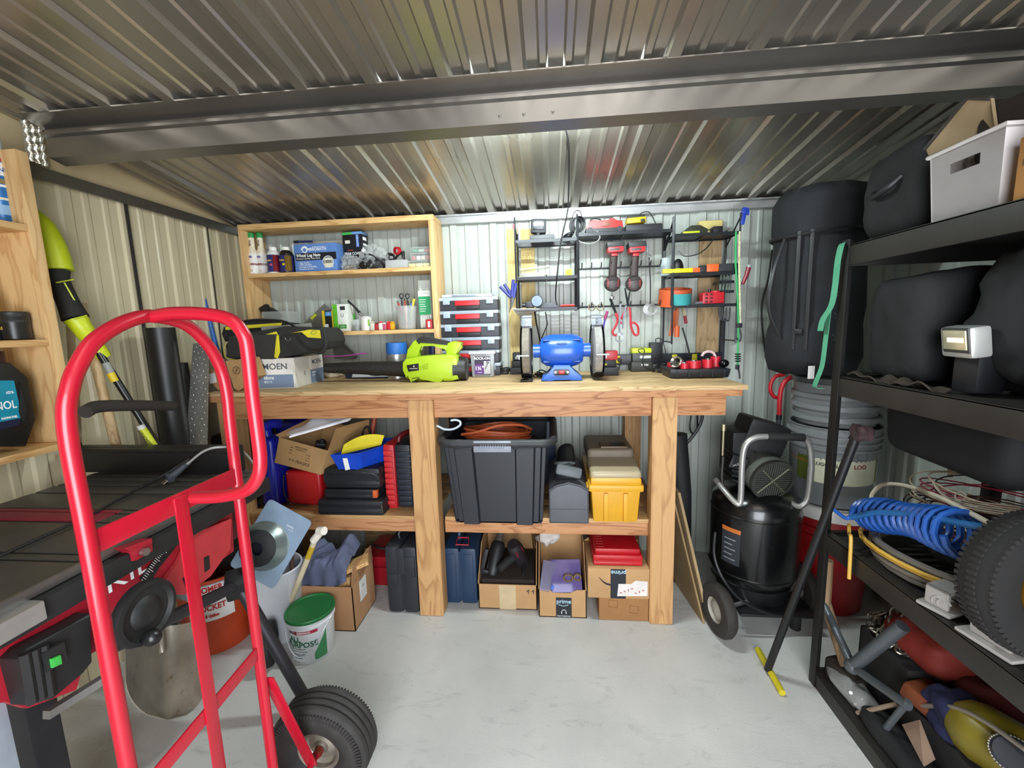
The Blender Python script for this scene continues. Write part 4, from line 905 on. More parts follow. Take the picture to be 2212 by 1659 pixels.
g = B(); g.lathe([(r*1.0, 0), (r*1.0, h*.3), (r*.90, h*.70), (r*.93, h*.74)], (0, r, 0), (0, 0, 1), 30); g.noise(.004, 50, 3); g.obj('foil', galvanised('#b9b7b2', '#d8d6d0', .15, .35, 20), t)
g = B(); g.lathe([(r*.90, h*.68), (r*.94, h*.70), (r*.92, h), (0, h*1.0)], (0, r, 0), (0, 0, 1), 30); g.noise(.002, 60, 1); g.obj('blue_lid', pm('#2c6cb8', .5), t)
t = thing('shelf_bracket', 'dark steel triangular bracket standing behind the blower nozzle', 'bracket', aY(735, 770, -.12)); P = [aY(px, py, -.12) for px, py in ((716, 728), (724, 728), (764, 764), (760, 768), (722, 768))]
b = B(); b.prism([(p.x, p.z-.02) for p in P], (0, -.12, 0), (1, 0, 0), (0, 0, 1), (0, .05, 0)); b.w('plate', pm('#4d4a44', .5, .3), t); t.location.z = ZB; 
for o in t.children: rebase(o, t)
t, w, d, h = fbox('small_can', 'small navy and orange can seen through the blower handle', 'can', (925, 745, 943, 800), -.16, .05, ZT); lat([(w/2, 0), (w/2, h)], pm('#26305e', .4), 'can_body', t, o=(0, w/2, 0)); lat([(w*.505, h*.55), (w*.505, h*.7)], pm('#c78a2c', .4), 'label', t, o=(0, w/2, 0), caps=False)
# stack of parts cases
CS = pm('#2b2d33', .5); YC = -.165; sx0, sx1, _, _ = fr(946, 640, 1076, 660, YC)
zs = [ZT+.0005]; ztop = aY(1010, 641, YC).z; n = 6; ph = (ztop-ZT)/n
LATCH = clear('#b9c9dc', .75, .15)
ORD = ['lowest', 'second from the bottom', 'third from the bottom', 'third from the top', 'second from the top', 'topmost']
for k in range(n):
    jit = (.002, -.003, .001, .003, -.001, 0)[k]; w = sx1-sx0; d = .145; h = ph-.001
    t = thing('parts_case', 'flat black parts case with red handle, %s of its stack' % ORD[k], 'parts case', ((sx0+sx1)/2+jit, YC, ZT+k*ph), 0, 'stacked parts cases with red handles')
    B().bb(-w/2+.004, .004, 0, w/2-.004, d, h*.74, .005).bb(-w/2+.004, .006, h*.70, w/2-.004, d, h*.97, .003).obj('case_body', CS, t)
    B().bb(-w/2, 0, h*.74, w/2, d, h, .004).obj('lid', clear('#aab4bf', .8, .2) if k < 5 else clear('#c9d3da', .7, .2), t)
    B().bb(-w*.22, -.004, h*.36, w*.19, .01, h*.74, .004).obj('red_handle', pm('#c0262b', .4), t)
    B().bb(-w*.19, -.010, h*.10, w*.19, .01, h*.34, .005).obj('grip_bar', BLACK, t)
    for sx in (-1, 1): B().bb(sx*w*.36-.019, -.006, h*.46, sx*w*.36+.019, .006, h*.98, .003).bb(sx*w*.36-.006, -.008, h*.62, sx*w*.36+.006, 0, h*.82, .002).obj('latch', LATCH, t)
t = thing('tray_lid', 'grey translucent tray with white edge on top of the parts case stack', 'tray', ((sx0+sx1)/2-.01, YC+.02, ZT+n*ph+.001)); w = (sx1-sx0)*.84
B().bb(-w/2, 0, 0, w/2, .12, .016, .004).obj('tray_body', clear('#cdd3dc', .8, .2), t); B().bb(-w*.3, -.003, .003, w*.2, .006, .012, .002).obj('handle', pm('#8a8e98', .4), t)
# screw tub
t, w, d, h = fbox('screw_tub', 'clear square tub of cement board screws with a purple label on the workbench', 'tub', (1016, 757, 1068, 814), aZ(1040, 814, ZB).y-.02, .085, ZT)
TUBM = clear('#c3c6c8', .55, .15)
b = B(); b.box((0, d/2, h*.45), (w, d, h*.9), None, .006, taper=(.9, .9)); b.obj('tub_body', TUBM, t); b = B(); b.box((0, d/2, h*.3), (w*.86, d*.86, h*.56), None, .01); b.noise(.003, 80, 1); b.obj('screws', pm('#5c5d60', .45, .6), t)
B().bb(-w*.55, -.006, h*.86, w*.55, d+.006, h*.98, .004).obj('lid', clear('#d9dcde', .7, .2), t)
B().bb(-w*.32, -.0016, h*.10, w*.34, 0, h*.78).obj('label', pm('#32263c', .5), t); B().bb(-w*.32, -.0020, h*.10, w*.05, 0, h*.48).obj('purple_panel', pm('#5d2f78', .5), t); B().bb(w*.06, -.0020, h*.12, w*.33, 0, h*.60).obj('grey_panel', pm('#b9b7b8', .5), t)
text(t, 'ROCK-ON', (0, -.0024, h*.70), .019, WTXT, bold=.0005); text(t, '1¼"', (-w*.13, -.0026, h*.33), .030, WTXT, bold=.0008); text(t, 'screws', (-w*.12, -.0026, h*.18), .010, WTXT)
g = B().tube([(w*.22, -.003, h*.52), (w*.12, -.003, h*.3)], .003, 6).ell((w*.23, -.003, h*.55), (.009, .002, .008)); g.obj('screw_picture', pm('#77757a', .4), t)
# cord coil, charger left of grinder
t = thing('cord_coil', 'small coil of black cord beside the screw tub', 'cord', (aY(1088, 800, -.10).x, -.10, ZB+.001)); g = B()
for k in range(6): g.tube([(.036*math.cos(a)+.004*k-.01, .02*math.sin(a), .006+.005*k+.006*math.sin(a*2+k)) for a in [2*PI*j/18 for j in range(18)]], .003, 6, closed=True)
g.obj('coiled_cable', BLACK, t)
t, w, d, h = fbox('battery_charger', 'black battery charger half hidden left behind the blue grinder', 'charger', (1103, 762, 1138, 810), aZ(1120, 810, ZB).y+.02, .10, ZT); w *= 1.1
B().bb(-w/2, 0, 0, w/2, d, h*.32, .006).obj('charger_base', pm('#242528', .5), t); B().bb(-w*.42, .01, h*.32, w*.42, d*.8, h*.62, .006).bb(-w*.36, .02, h*.62, w*.36, d*.7, h, .008).obj('battery', pm('#191a1c', .5), t); B().bb(-w*.2, .008, h*.70, w*.02, .024, h*.82).obj('label', pm('#9a9a98', .5), t)
# blue bench grinder
GBL = pm('#1f55b8', .3, var=.05, coat=.3); t = thing('bench_grinder', 'blue bench grinder with two grey wheels on the front of the workbench', 'bench grinder', aZ(1214, 824, ZB)); gy = t.location.y+.085
def gp(px, py, dy=0): return aY(px, py, gy+dy)
c_ = gp(1213, 757); L = gp(1259, 757).x-gp(1166, 757).x; Rr = (gp(1213, 722).z-gp(1213, 792).z)/2
B().lathe([(Rr*.45, -L/2), (Rr*.72, -L*.48), (Rr*.92, -L*.36), (Rr, -L*.24), (Rr, L*.24), (Rr*.92, L*.36), (Rr*.72, L*.48), (Rr*.45, L/2)], c_, (1, 0, 0), 40).w('motor_body', GBL, t)
for sg in (-1, 1): B().cyl(c_+Vector((sg*L*.46, 0, 0)), c_+Vector((sg*(L/2+.034), 0, 0)), Rr*.42, seg=24).w('shaft_neck', GBL, t)
g = B()
for sx_ in (-1, 1):
    for sz_ in (-1, 1): g.box(c_+Vector((sx_*L*.34, -Rr*.66, sz_*Rr*.62)), (.035, .02, .012), (sz_*-42, 0, 0), .003)
g.w('vent_slot', pm('#143b82', .5), t)
B().ell(c_+Vector((0, -Rr*.94, Rr*.50)), (.026, .004, .008), (28, 0, 0)).w('name_plate', pm('#7d98c2', .4), t); text(t, 'Ryobi', c_+Vector((0, -Rr*.94-.005, Rr*.50)), .012, pm('#1c2f5a', .5), (62, 0, 0), W=True)
BS = [(1169, 823), (1172, 814), (1186, 808), (1196, 789), (1232, 789), (1243, 806), (1256, 812), (1258, 822), (1232, 822), (1230, 818), (1197, 819), (1195, 824)]
b = B(); b.prism([(p.x, max(p.z, ZB+.001)) for p in [gp(px, py, -.08) for px, py in BS]], (0, gy-.08, 0), (1, 0, 0), (0, 0, 1), (0, .15, 0), .005); b.w('pedestal', pm('#2f64c4', .35), t)
o = gp(1213, 804, -.081); b = B(); b.prism(rrect(.078, .030, .014), o, (1, 0, 0), (0, 0, 1), (0, -.004, 0), .001); b.w('switch_plate', pm('#1c1d20', .35), t); B().box(o+Vector((0, -.006, 0)), (.028, .008, .016), None, .003).w('red_switch', pm('#c0242a', .3), t)
for sg in (-1, 1): B().cyl(o+Vector((sg*.03, -.003, 0)), o+Vector((sg*.03, -.006, 0)), .005, seg=12).w('screw', CHROME, t)
for sg, px in ((-1, 1138), (1, 1289)):
    o = gp(px, 763); rw_ = (gp(px, 708).z-gp(px, 820).z)/2*.97; o = Vector((o.x, gy, ZB+.016+rw_))
    B().lathe([(.02, -.019), (rw_*.96, -.019), (rw_, -.016), (rw_, .016), (rw_*.96, .019), (.02, .019)], o, (1, 0, 0), 48).w('grinding_wheel', pm('#8f8d88' if sg > 0 else '#7d766a', .9, var=.2, vs=60, bmp=.4, bs=200), t)
    g = B(); A0, A1 = (205, 400)                       # guard hugging the back and underside
    for side in (-1, 1): g.lathe([(.022, side*.026), (rw_*1.03, side*.026)], o, (1, 0, 0), 40, caps=False) if side == sg else None
    def gd(u, v): a = R(150+195*u); return (o.x+(-.021+.042*v), o.y-math.cos(a)*rw_*1.05*-1*-1, o.z+math.sin(a)*rw_*1.05)
    g.sheet(lambda u, v: (o.x-.026+.052*v, o.y+math.cos(R(-130+240*u))*rw_*1.05, o.z+math.sin(R(-130+240*u))*rw_*1.05), 30, 2, .002)
    g.w('wheel_guard', pm('#1a1a1c', .35), t)
    q = gp(px, 696, -.03); B().box(q, (.050, .004, .062), (-14, 0, 0), .002).box(q+Vector((0, .05, .030)), (.046, .10, .004), (8, 0, 0), .001).w('spark_shield', pm('#7e838b', .45, .1), t)
    if sg < 0: B().box(q+Vector((0, -.004, .006)), (.008, .003, .012)).box(q+Vector((0, -.004, -.012)), (.010, .003, .012)).w('shield_slot', pm('#d8d3a0', .4), t)
    else: text(t, 'CAT', q+Vector((0, -.005, .0)), .018, INK, (76, 90, 0), W=True)
    B().box((o.x+sg*.012, gy-rw_-.012, o.z-.01), (.062, .030, .006), None, .002).box((o.x+sg*.03, gy-rw_*.7, o.z-.02), (.006, .09, .02), None, .002).w('tool_rest', pm('#b9bcc0', .35, .6), t)
    if sg < 0: B().box((o.x, gy-rw_*.45, ZB+.006), (.062, .06, .008), None, .002).cyl((o.x+.015, gy-rw_*.6, ZB+.008), (o.x+.015, gy-rw_*.6, ZB+.018), .012).w('guard_foot', BLACK, t)
# cords behind grinder
t = thing('cord_coil', 'tangle of black cord on the bench behind the blue grinder', 'cord', (aY(1172, 800, -.26).x, -.26, ZB+.001)); g = B()
for k in range(4): g.tube([(.035*math.cos(a)+.01*k-.015, .03*math.sin(a), .006+.007*k+.008*math.sin(a*2+k)) for a in [2*PI*j/18 for j in range(18)]], .0035, 6, closed=True)
g.obj('coiled_cable', BLACK, t)
# red battery on charger, right behind grinder
t, w, d, h = fbox('battery_charger', 'black charger with a red battery right behind the blue grinder', 'charger', (1290, 758, 1337, 808), -.26, .10, ZT)
B().bb(-w/2, 0, 0, w/2, d, h*.34, .006).obj('charger_base', pm('#2a2c2e', .5), t); B().bb(-w*.4, .01, h*.34, w*.40, d*.8, h*.66, .006).obj('battery', BLACK, t); B().bb(-w*.15, .005, h*.62, w*.46, d*.75, h, .008).obj('battery_top', pm('#b3262a', .4), t); B().bb(-w*.3, -.001, h*.42, -w*.05, .012, h*.5).obj('label', pm('#c9b83a', .5), t)
# yellow black battery on charger
YR = pm('#c6d22a', .4)
t, w, d, h = fbox('battery_charger', 'grey charger carrying a yellow topped battery beside the black power brick', 'charger', (1364, 752, 1411, 803), aZ(1388, 803, ZB).y, .11, ZT)
B().bb(-w/2, 0, 0, w/2, d, h*.42, .010).obj('charger_base', pm('#34352f', .5), t); B().bb(-w*.44, .008, h*.40, w*.46, d*.85, h*.80, .008).obj('battery', pm('#3d4040', .45), t); B().bb(-w*.46, .01, h*.74, w*.46, d*.85, h, .012).obj('battery_top', YR, t)
text(t, 'RYOBI', (w*.12, -.0005, h*.28), .014, WTXT, bold=.0003); B().bb(-w*.1, .004, h*.56, w*.4, .010, h*.68).obj('label', pm('#c9cbc6', .4), t); B().tube([(-w*.1, .0, h*.8), (-w*.2, -.004, h*.92), (w*.02, -.002, h*.97), (w*.1, .0, h*.86), (0, -.006, h*.5), (w*.1, -.006, h*.2), (w*.4, -.004, h*.08)], .0022, 6, smooth=5).obj('cord', BLACK, t)
t, w, d, h = fbox('power_adapter', 'black power adapter brick plugged into the wall power strip', 'adapter', (1405, 740, 1432, 775), -.07, .05, None); B().bb(-w/2, 0, 0, w/2, d, h, .005).obj('brick', BLACK, t); B().tube([(0, .02, h), (0, .02, h+.02), (.03, .0, h+.01), (.06, -.03, -.02), (.10, -.06, -.08)], .0025, 6, smooth=5).obj('cable', BLACK, t)
t, w, d, h = fbox('power_strip', 'long black power strip with yellow sockets fixed low on the back wall', 'power strip', (1310, 764, 1560, 786), -.045, .03, None)
B().bb(-w/2, 0, 0, w/2, d, h, .004).obj('strip_body', pm('#1b1e26', .4), t)
for px in (1334, 1457, 1500): 
    p = aY(px, 774, -.045).x-t.location.x; B().bb(p-.014, -.003, h*.15, p+.014, .004, h*.9, .002).obj('socket', pm('#d3c21c', .45), t)
for px in (1338, 1460): 
    p = aY(px, 776, -.05).x-t.location.x; B().cyl((p, -.004, h*.5), (p, -.035, h*.5), .012).tube([(p, -.034, h*.5), (p, -.05, h*.3), (p-.02, -.06, -.03), (p-.06, -.10, -.045)], .003, 6, smooth=4).obj('plug', BLACK, t)
# hole saw tray
t, w, d, h = fbox('socket_tray', 'open black tray of red hole saws on the right end of the bench', 'tray', (1447, 797, 1581, 818), aZ(1515, 818, ZB).y, .20, ZT)
b = B(); b.box((0, d/2, h/2), (w, d, h), None, .012, taper=(.94, .92)); g = b
for k in range(5): g.bb(-w*.38+w*.19*k-.003, -.002, .008, -w*.38+w*.19*k+.003, .004, h*.9)
g.obj('tray_body', pm('#202226', .45), t)
HSR = pm('#b81c2c', .4); tx, ty, tz = t.location
def cup(label, px, py, r, hh, dy, mat=HSR, ax=(0, 0, 1), name='hole_saw', cat='hole saw'):
    p = aY(px, py, ty+dy); q = thing(name, label, cat, (p.x, ty+dy, tz+h+.001)); s = .02 if ax[2] < .9 else 0
    B().lathe([(r, 0), (r, hh), (r*.9, hh), (r*.85, hh-.006), (0, hh-.006)], (0, 0, s), ax, 24).obj('saw_cup', mat, q); B().cyl(Vector((0, 0, s))+Vector(ax)*(hh-.006), Vector((0, 0, s))+Vector(ax)*(hh+.004), r*.4, seg=10).obj('arbor', STEEL, q)
cup('large red hole saw in the middle of the black tray', 1498, 795, .034, .034, .05); cup('red hole saw at the front left of the black tray', 1478, 795, .022, .026, .03)
cup('medium red hole saw right of the largest one in the tray', 1528, 796, .026, .040, .05); cup('red hole saw standing behind at the right of the tray', 1545, 790, .024, .05, .09); cup('small red hole saw in the tray corner nearest the wall', 1450, 790, .02, .022, .12)
q = thing('arbor_bit', 'bright steel arbor cup lying in the tray beside the red hole saws', 'hole saw', (aY(1462, 793, ty+.04).x, ty+.04, tz+h+.022)); B().lathe([(.012, -.03), (.026, -.02), (.030, .012), (.027, .014), (.020, .006), (0, .004)], (0, 0, .008), (-.6, -.5, .3), 28).obj('steel_cup', CHROME, q)
q = thing('hole_saw', 'pale grey ring cutter lying over the red hole saws', 'hole saw', (aY(1530, 776, ty+.08).x, ty+.08, tz+h+.055)); B().tube([(.030*math.cos(a), 0, .022*math.sin(a)) for a in [PI*k/12 for k in range(13)]], .007, 10).obj('ring', pm('#c9aaa8', .4), q)
q = thing('hole_saw', 'black steel hole saw at the right edge of the tray', 'hole saw', (aY(1563, 796, ty+.05).x, ty+.05, tz+h+.002)); B().ell((0, 0, .018), (.024, .024, .020)).obj('saw_cup', pm('#1c1c1e', .2, .6), q)
t = thing('cord_coil', 'tangle of black cord between the yellow topped charger and the hole saw tray', 'cord', (aY(1425, 800, -.14).x, -.14, ZB+.001)); g = B()
for k in range(6): g.tube([(.026*math.cos(a)+.006*k-.012, .03*math.sin(a), .008+.006*k+.008*math.sin(a*2+k)) for a in [2*PI*j/16 for j in range(16)]], .003, 6, closed=True)
g.obj('coiled_cable', BLACK, t)
# ================================================================ workbench shelf, left bay
ZL = ZS+.001
def ypix(px, py, z): return aZ(px, py, z).y
# red tin box
t, w, d, h = fbox('tin_box', 'red metal lantern box with a wire handle on the lower bench shelf', 'box', (618, 1018, 694, 1106), -.50, .16, ZL)
B().box((0, d/2, h/2), (w, d, h), None, .02, 3).obj('box_body', pm('#b51a1f', .35, var=.08, vs=12, wear='#8d2a24', wa=.7), t)
B().tube([(-w*.5, -.004, h*.9), (-w*.52, -.012, h*.5), (-w*.42, -.014, h*.18), (-w*.1, -.012, h*.05), (w*.12, -.006, h*.05)], .0035, 8, smooth=5).obj('wire_handle', pm('#4a4644', .4, .5), t)
for x in (-.42, .42):
    for z in (.06, .94): B().ell((w*x, -.001, h*z), (.004, .002, .004)).obj('rivet', CHROME, t)
# black tool cases
BC = pm('#1c1d21', .5, var=.2, vs=9, wear='#55565c', wa=.7, ws=12)
def toolcase(name, label, px, Y, depth, z, mat, latch=None, rz=0, bev=.016, cat='tool case', seamz=.5, group=None):
    t, w, d, h = fbox(name, label, cat, px, Y, depth, z, rz, group)
    b = B(); b.bb(-w/2, 0, 0, w/2, d, h*seamz-.001, bev).bb(-w/2, 0, h*seamz+.001, w/2, d, h, bev).bb(-w/2+.004, .004, h*seamz-.02, w/2-.004, d-.004, h*seamz+.02); b.obj('case_body', mat, t)
    return t, w, d, h
YC1 = ypix(760, 1114, ZL)
t, w, d, h = toolcase('tool_case', 'flat black tool case with a steel latch, lowest of three on the bench shelf', (685, 1082, 828, 1114), YC1, .26, ZL, BC); hA = h
g = B().tube([(w/2-.02, -.002, h*.8), (w/2-.004, -.006, h*.8), (w/2-.004, -.006, h*.3), (w/2-.022, -.002, h*.3)], .0025, 6); g.obj('steel_latch', CHROME, t)
t, w, d, h = toolcase('tool_case', 'black tool case with an orange tab, middle of three on the bench shelf', (700, 1057, 814, 1083), YC1+.02, .23, ZL+hA+.001, BC); B().bb(w/2-.02, -.004, h*.15, w/2+.002, .02, h*.9, .003).obj('orange_tab', pm('#c0562a', .5), t); hB = h
t, w, d, h = toolcase('tool_case', 'black tool case with a rounded end, topmost of three on the bench shelf', (697, 1011, 821, 1057), YC1+.02, .23, ZL+hA+hB+.002, BC, bev=.028); B().tube([(w*.2, -.002, h*.8), (w*.4, .0, h*.7), (w*.48, .01, h*.4)], .004, 6, smooth=5).obj('trim_line', pm('#3a3b40', .4), t); zCs = ZL+hA+hB+h+.002
# tilted cardboard carton
Yk = -.56; K = lambda px, py, y: aY(px, py, y)
t = thing('cardboard_box', 'open kraft carton tipped on the red tin box and black cases under the bench', 'box', K(650, 1010, Yk))
F = [K(604, 945, Yk), K(709, 974, Yk-.03), K(693, 1026, Yk-.03), K(594, 1000, Yk)]; dv = Vector((.11, .24, .035))
b = B()
def plate(bb, P, th): 
    n = (P[1]-P[0]).cross(P[2]-P[0]).normalized()*th; A = [bb.bm.verts.new(p) for p in P]; C = [bb.bm.verts.new(p+n) for p in P]; m_ = len(P)
    fs = [bb.bm.faces.new(A[::-1]), bb.bm.faces.new(C)]+[bb.bm.faces.new((A[i], A[(i+1) % m_], C[(i+1) % m_], C[i])) for i in range(m_)]
    bmesh.ops.recalc_face_normals(bb.bm, faces=fs); bb._fin(fs); return bb
plate(b, F, .004); plate(b, [F[1], F[1]+dv, F[2]+dv, F[2]], .004); plate(b, [F[0], F[0]+dv, F[3]+dv, F[3]], .004); plate(b, [F[3], F[2], F[2]+dv, F[3]+dv], .004); plate(b, [F[0]+dv, F[1]+dv, F[2]+dv, F[3]+dv], .004)
b.w('carton', pm('#a98558', .85, var=.1, vs=8), t, 0)
fl = [F[1], K(728, 924, Yk+.06), K(798, 903, Yk+.20), F[1]+dv]; fl = [F[1], K(727, 925, Yk-.02), K(797, 906, Yk+.16), F[1]+dv]
plate(B(), fl, .004).w('flap', pm('#a07c50', .85, var=.1, vs=8), t, 0); plate(B(), [F[0], F[0]+dv*.8, F[0]+dv*.8+Vector((-.03, 0, .03)), F[0]+Vector((-.02, 0, .012))], .003).w('flap', KRAFT, t, 0)
fu = (F[1]-F[0]).normalized(); fv = (F[0]-F[3]).normalized(); fn = fu.cross(fv); RMX = Matrix((fu, fv, fn)).transposed()
fc = (F[0]+F[2])/2+fn*.002
for s_, du, dvv, sz in (('MADE IN CHINA', .0, .042, .010), ('QUANTITY: 12', .0, .030, .009), ('C/N', -.055, .034, .009), ('G.W.', -.055, .018, .009), ('N.W.', -.055, .002, .009), ('12 KG', .045, .014, .010), ('L 15', .045, .0, .010), ('W 11', .045, -.014, .010), ('↑↑ FRAGILE', .0, -.035, .022)):
    text(t, s_, fc+fu*du+fv*dvv, sz, pm('#3a2a1c', .7), RMX, W=True)
# bagged white strips on the carton
t = thing('blind_slats', 'bundle of white plastic strips in a clear bag on the tipped carton', 'strips', K(690, 930, Yk)); p0, p1 = K(625, 944, Yk-.03), K(752, 908, Yk+.10)
g = B(); u_ = (p1-p0).normalized(); 
for i in range(4): g.tube([p0+Vector((.0, .012*i, .004*(i % 2))), p1+Vector((0, .012*i, .004*(i % 2)))], .006, 4)
g.w('strips', pm('#e9e9ea', .4), t)
bm_ = B().sheet(lambda u, v: p0.lerp(p1, u)+Vector((0, .10*v-.02, .012+.045*math.sin(PI*v)*(.35+.65*math.sin(u*PI))*(1+.3*math.sin(u*14+v*5)))), 18, 10); bm_.w('bag_film', clear('#dfe2e6', .4, .12), t)
t = thing('tool_part', 'black plastic tool part lying in the tipped carton', 'tool part', K(693, 960, Yk+.06)); B().box((0, 0, 0), (.05, .05, .03), (10, 10, 25), .006).box((.015, -.01, .02), (.02, .02, .02), (0, 20, 0), .004).obj('tool_body', BLACK, t)
# blue bin
t = thing('parts_bin', 'blue plastic hang bin with a yellow scraper on the black tool cases', 'bin', (K(752, 1018, YC1).x, YC1, zCs)); yb2 = YC1-.01
A_ = [K(715, 984, yb2), K(773, 981, yb2), K(770, 1018, yb2), K(733, 1018, yb2)]; bk_ = Vector((.165, .26, 0)); zlo = max(zCs+.001, A_[2].z)
A_[2].z = A_[3].z = zlo
BLB = pm('#1140b4', .4); b = B()
L_ = lambda p, f=Vector((0, 0, 0)): p+f
plate(b, A_, .003); C_ = [A_[0]+bk_+Vector((-.0, 0, .012)), A_[1]+bk_+Vector((.01, 0, .012)), A_[2]+bk_, A_[3]+bk_]
plate(b, [A_[1], C_[1], C_[2], A_[2]], .003); plate(b, [A_[0], C_[0], C_[3], A_[3]], .003); plate(b, [A_[3], A_[2], C_[2], C_[3]], .003); plate(b, C_, .003); b.tube([A_[0], A_[1], C_[1], C_[0]], .004, 6, closed=True); b.w('bin_body', BLB, t, 0)
P = [K(px, py, yb2-.003) for px, py in ((740, 990), (750, 990), (756, 1014), (746, 1016))]; plate(B(), P, .001).w('white_label', WHITE, t, 0)
t2 = thing('plastic_scraper', 'bright yellow curved plastic sheet standing in the blue bin', 'scraper', A_[0].lerp(C_[1], .4)); q0 = A_[0]+Vector((.035, .03, -.005)); q1 = A_[1]+Vector((.06, .14, .005))
B().sheet(lambda u, v: q0.lerp(q1, u)+Vector((.02*v, 0, (.03+.045*math.sin(PI*(.15+.7*u)))*v)), 14, 4, .003).w('sheet', pm('#e2cf2a', .5), t2)
t2 = thing('rake_handle', 'rusty red tool handle standing in the back of the blue bin', 'tool', C_[0]); B().tube([K(812, 880, -.34), K(806, 925, -.37), K(803, 950, -.38)], lambda f: .012+.003*f, 10).w('handle', pm('#93402c', .5), t2); B().tube([K(803, 950, -.38), K(800, 972, -.385)], .006, 8).w('ferrule', STEEL, t2)
t2 = thing('cable_loop', 'loop of black cable standing in the blue bin', 'cable', C_[0]); B().tube([K(px, py, -.40) for px, py in ((780, 960), (784, 930), (793, 922), (800, 935), (797, 958))], .006, 8, smooth=5).w('cable', BLACK, t2)
# red and black case on edge
t, w, d, h = fbox('tool_case', 'red and black ribbed tool case standing on edge left of the middle bench leg', 'tool case', (830, 960, 900, 1106), -.53, .30, ZL)
B().bb(-w/2, 0, 0, -w*.14, d, h, .02).obj('red_half', pm('#b81f26', .45), t); B().bb(-w*.14, -.002, .01, w*.36, d, h*1.0, .018).obj('black_half', pm('#1c1f27', .5), t)
g = B()
for k in range(10): g.bb(-w*.06, -.007, h*(.08+.085*k), w*.34, .0, h*(.13+.085*k), .002)
g.obj('black_ribs', pm('#242833', .5), t); g = B()
for k in range(10): g.bb(-w*.46, -.006, h*(.08+.085*k), -w*.2, .0, h*(.14+.085*k), .002)
g.obj('red_ribs', pm('#c82c30', .45), t); B().tube([(-w*.1, .05, h), (-w*.05, .06, h+.03), (w*.1, .14, h+.035), (w*.05, .2, h)], .010, 8, smooth=4).obj('handle', pm('#6b141b', .5), t)
# blue drum, black machine behind the hand truck
t = thing('plastic_jug', 'deep blue plastic jug standing on the bench shelf behind the hand truck', 'jug', (K(655, 1000, -.18).x, -.17, ZL))
b = B(); b.box((0, 0, .20), (.22, .20, .40), None, .05, 4); b.box((.02, 0, .43), (.14, .10, .06), None, .025, 3); b.obj('jug_body', pm('#1620a0', .3), t); B().cyl((-.07, 0, .39), (-.07, 0, .445), .028).obj('cap', BLACK, t)
t = thing('plastic_jug', 'blue fuel jug with a pale sunlit corner beside the black compressor hoses', 'jug', (K(597, 1085, -.50).x, -.48, ZL))
b = B(); b.box((0, 0, .19), (.095, .14, .38), None, .035, 4); b.tube([(-.02, 0, .36), (-.025, 0, .42), (.01, 0, .445), (.05, 0, .445)], .026, 12, smooth=5); b.obj('jug_body', pm('#1d249c', .28), t)
mq = aY(528, 1050, -.40); t = thing('shop_machine', 'black engine powered machine with cables on the left end of the bench shelf', 'machine', (mq.x, -.36, ZL))
B().box((0, 0, .12), (.24, .26, .23), None, .03).obj('machine_body', pm('#131314', .5), t)
B().box((0, 0, .30), (.23, .24, .16), None, .04, 4).obj('fuel_tank', pm('#151516', .35), t); B().cyl((.05, -.02, .37), (.05, -.02, .41), .03).obj('tank_cap', pm('#2b2b2e', .4), t); B().box((-.05, 0, .42), (.09, .1, .09), None, .02).obj('air_filter', BLACK, t)
g = B()
for k in range(5): g.bb(-.06, -.136, .05+.03*k, .10, -.128, .063+.03*k, .002)
g.obj('cooling_fins', pm('#2c2c2e', .4, .4), t)
B().tube([(.09, -.12, .16), (.15, -.16, .22), (.17, -.17, .12), (.12, -.15, .03), (.15, -.13, .02)], .007, 8, smooth=6).obj('hose', BLACK, t); B().tube([(-.1, -.12, .38), (0, -.15, .42), (.09, -.14, .36), (.12, -.12, .25)], .004, 8, smooth=6).obj('hose', pm('#77777a', .4), t)
cq = aY(520, 1200, -.74); t = thing('power_tool_case', 'black plastic case standing on the floor behind the white bin', 'tool case', (cq.x, -.74, 0)); B().box((0, 0, .22), (.20, .12, .43), None, .02).obj('case_body', pm('#151517', .5), t); B().box((0, -.062, .40), (.09, .014, .04), None, .005).obj('handle', BLACK, t)
# ================================================================ workbench shelf, right bay
YT = -.672; t = thing('storage_tote', 'large black storage tote with a grey latch on the lower bench shelf', 'tote', (K(1070, 1130, YT).x, YT, ZL))
TM = pm('#1f2128', .5, var=.1, vs=6); ox, oz = t.location.x, ZL
xa, xb = K(957, 985, YT).x-ox, K(1180, 985, YT).x-ox; xc, xd = K(982, 1125, YT).x-ox, K(1172, 1125, YT).x-ox; zt = K(1070, 962, YT).z-oz; D_ = .50
b = B()
def ring(x0, x1, y0, y1, z, n_=1): return [Vector(p) for p in ((x0, y0, z), (x1, y0, z), (x1, y1, z), (x0, y1, z))]
fb = B()
def front(u, v):
    xl = xc+(xa-xc)*v; xr = xd+(xb-xd)*v; x = xl+(xr-xl)*u; a = abs(u-.5)*2
    k = 1 if .42 < a < .80 else 0
    return (x, .012-.018*k+(.0 if a < .93 else .02)*1, zt*v)
b.sheet(front, 60, 4); b.sheet(lambda u, v: (xc+(xa-xc)*v+.0, .02+(D_-.02)*(1-u), zt*v), 8, 2); b.sheet(lambda u, v: (xd+(xb-xd)*v, .02+(D_-.02)*u, zt*v), 8, 2); b.sheet(lambda u, v: (xb+(xa-xb)*u, D_, zt*v), 2, 2); b.bb(xc+.004, .012, 0, xd-.004, D_, .006)
b.obj('tote_body', TM, t)
x0r, x1r = K(935, 950, YT).x-ox+.014, K(1203, 950, YT).x-ox
rim = fillet([(x0r+.015, -.015, zt+.012), (x1r-.015, -.015, zt+.012), (x1r-.015, D_+.01, zt+.012), (x0r+.015, D_+.01, zt+.012)], .07, 8, True)
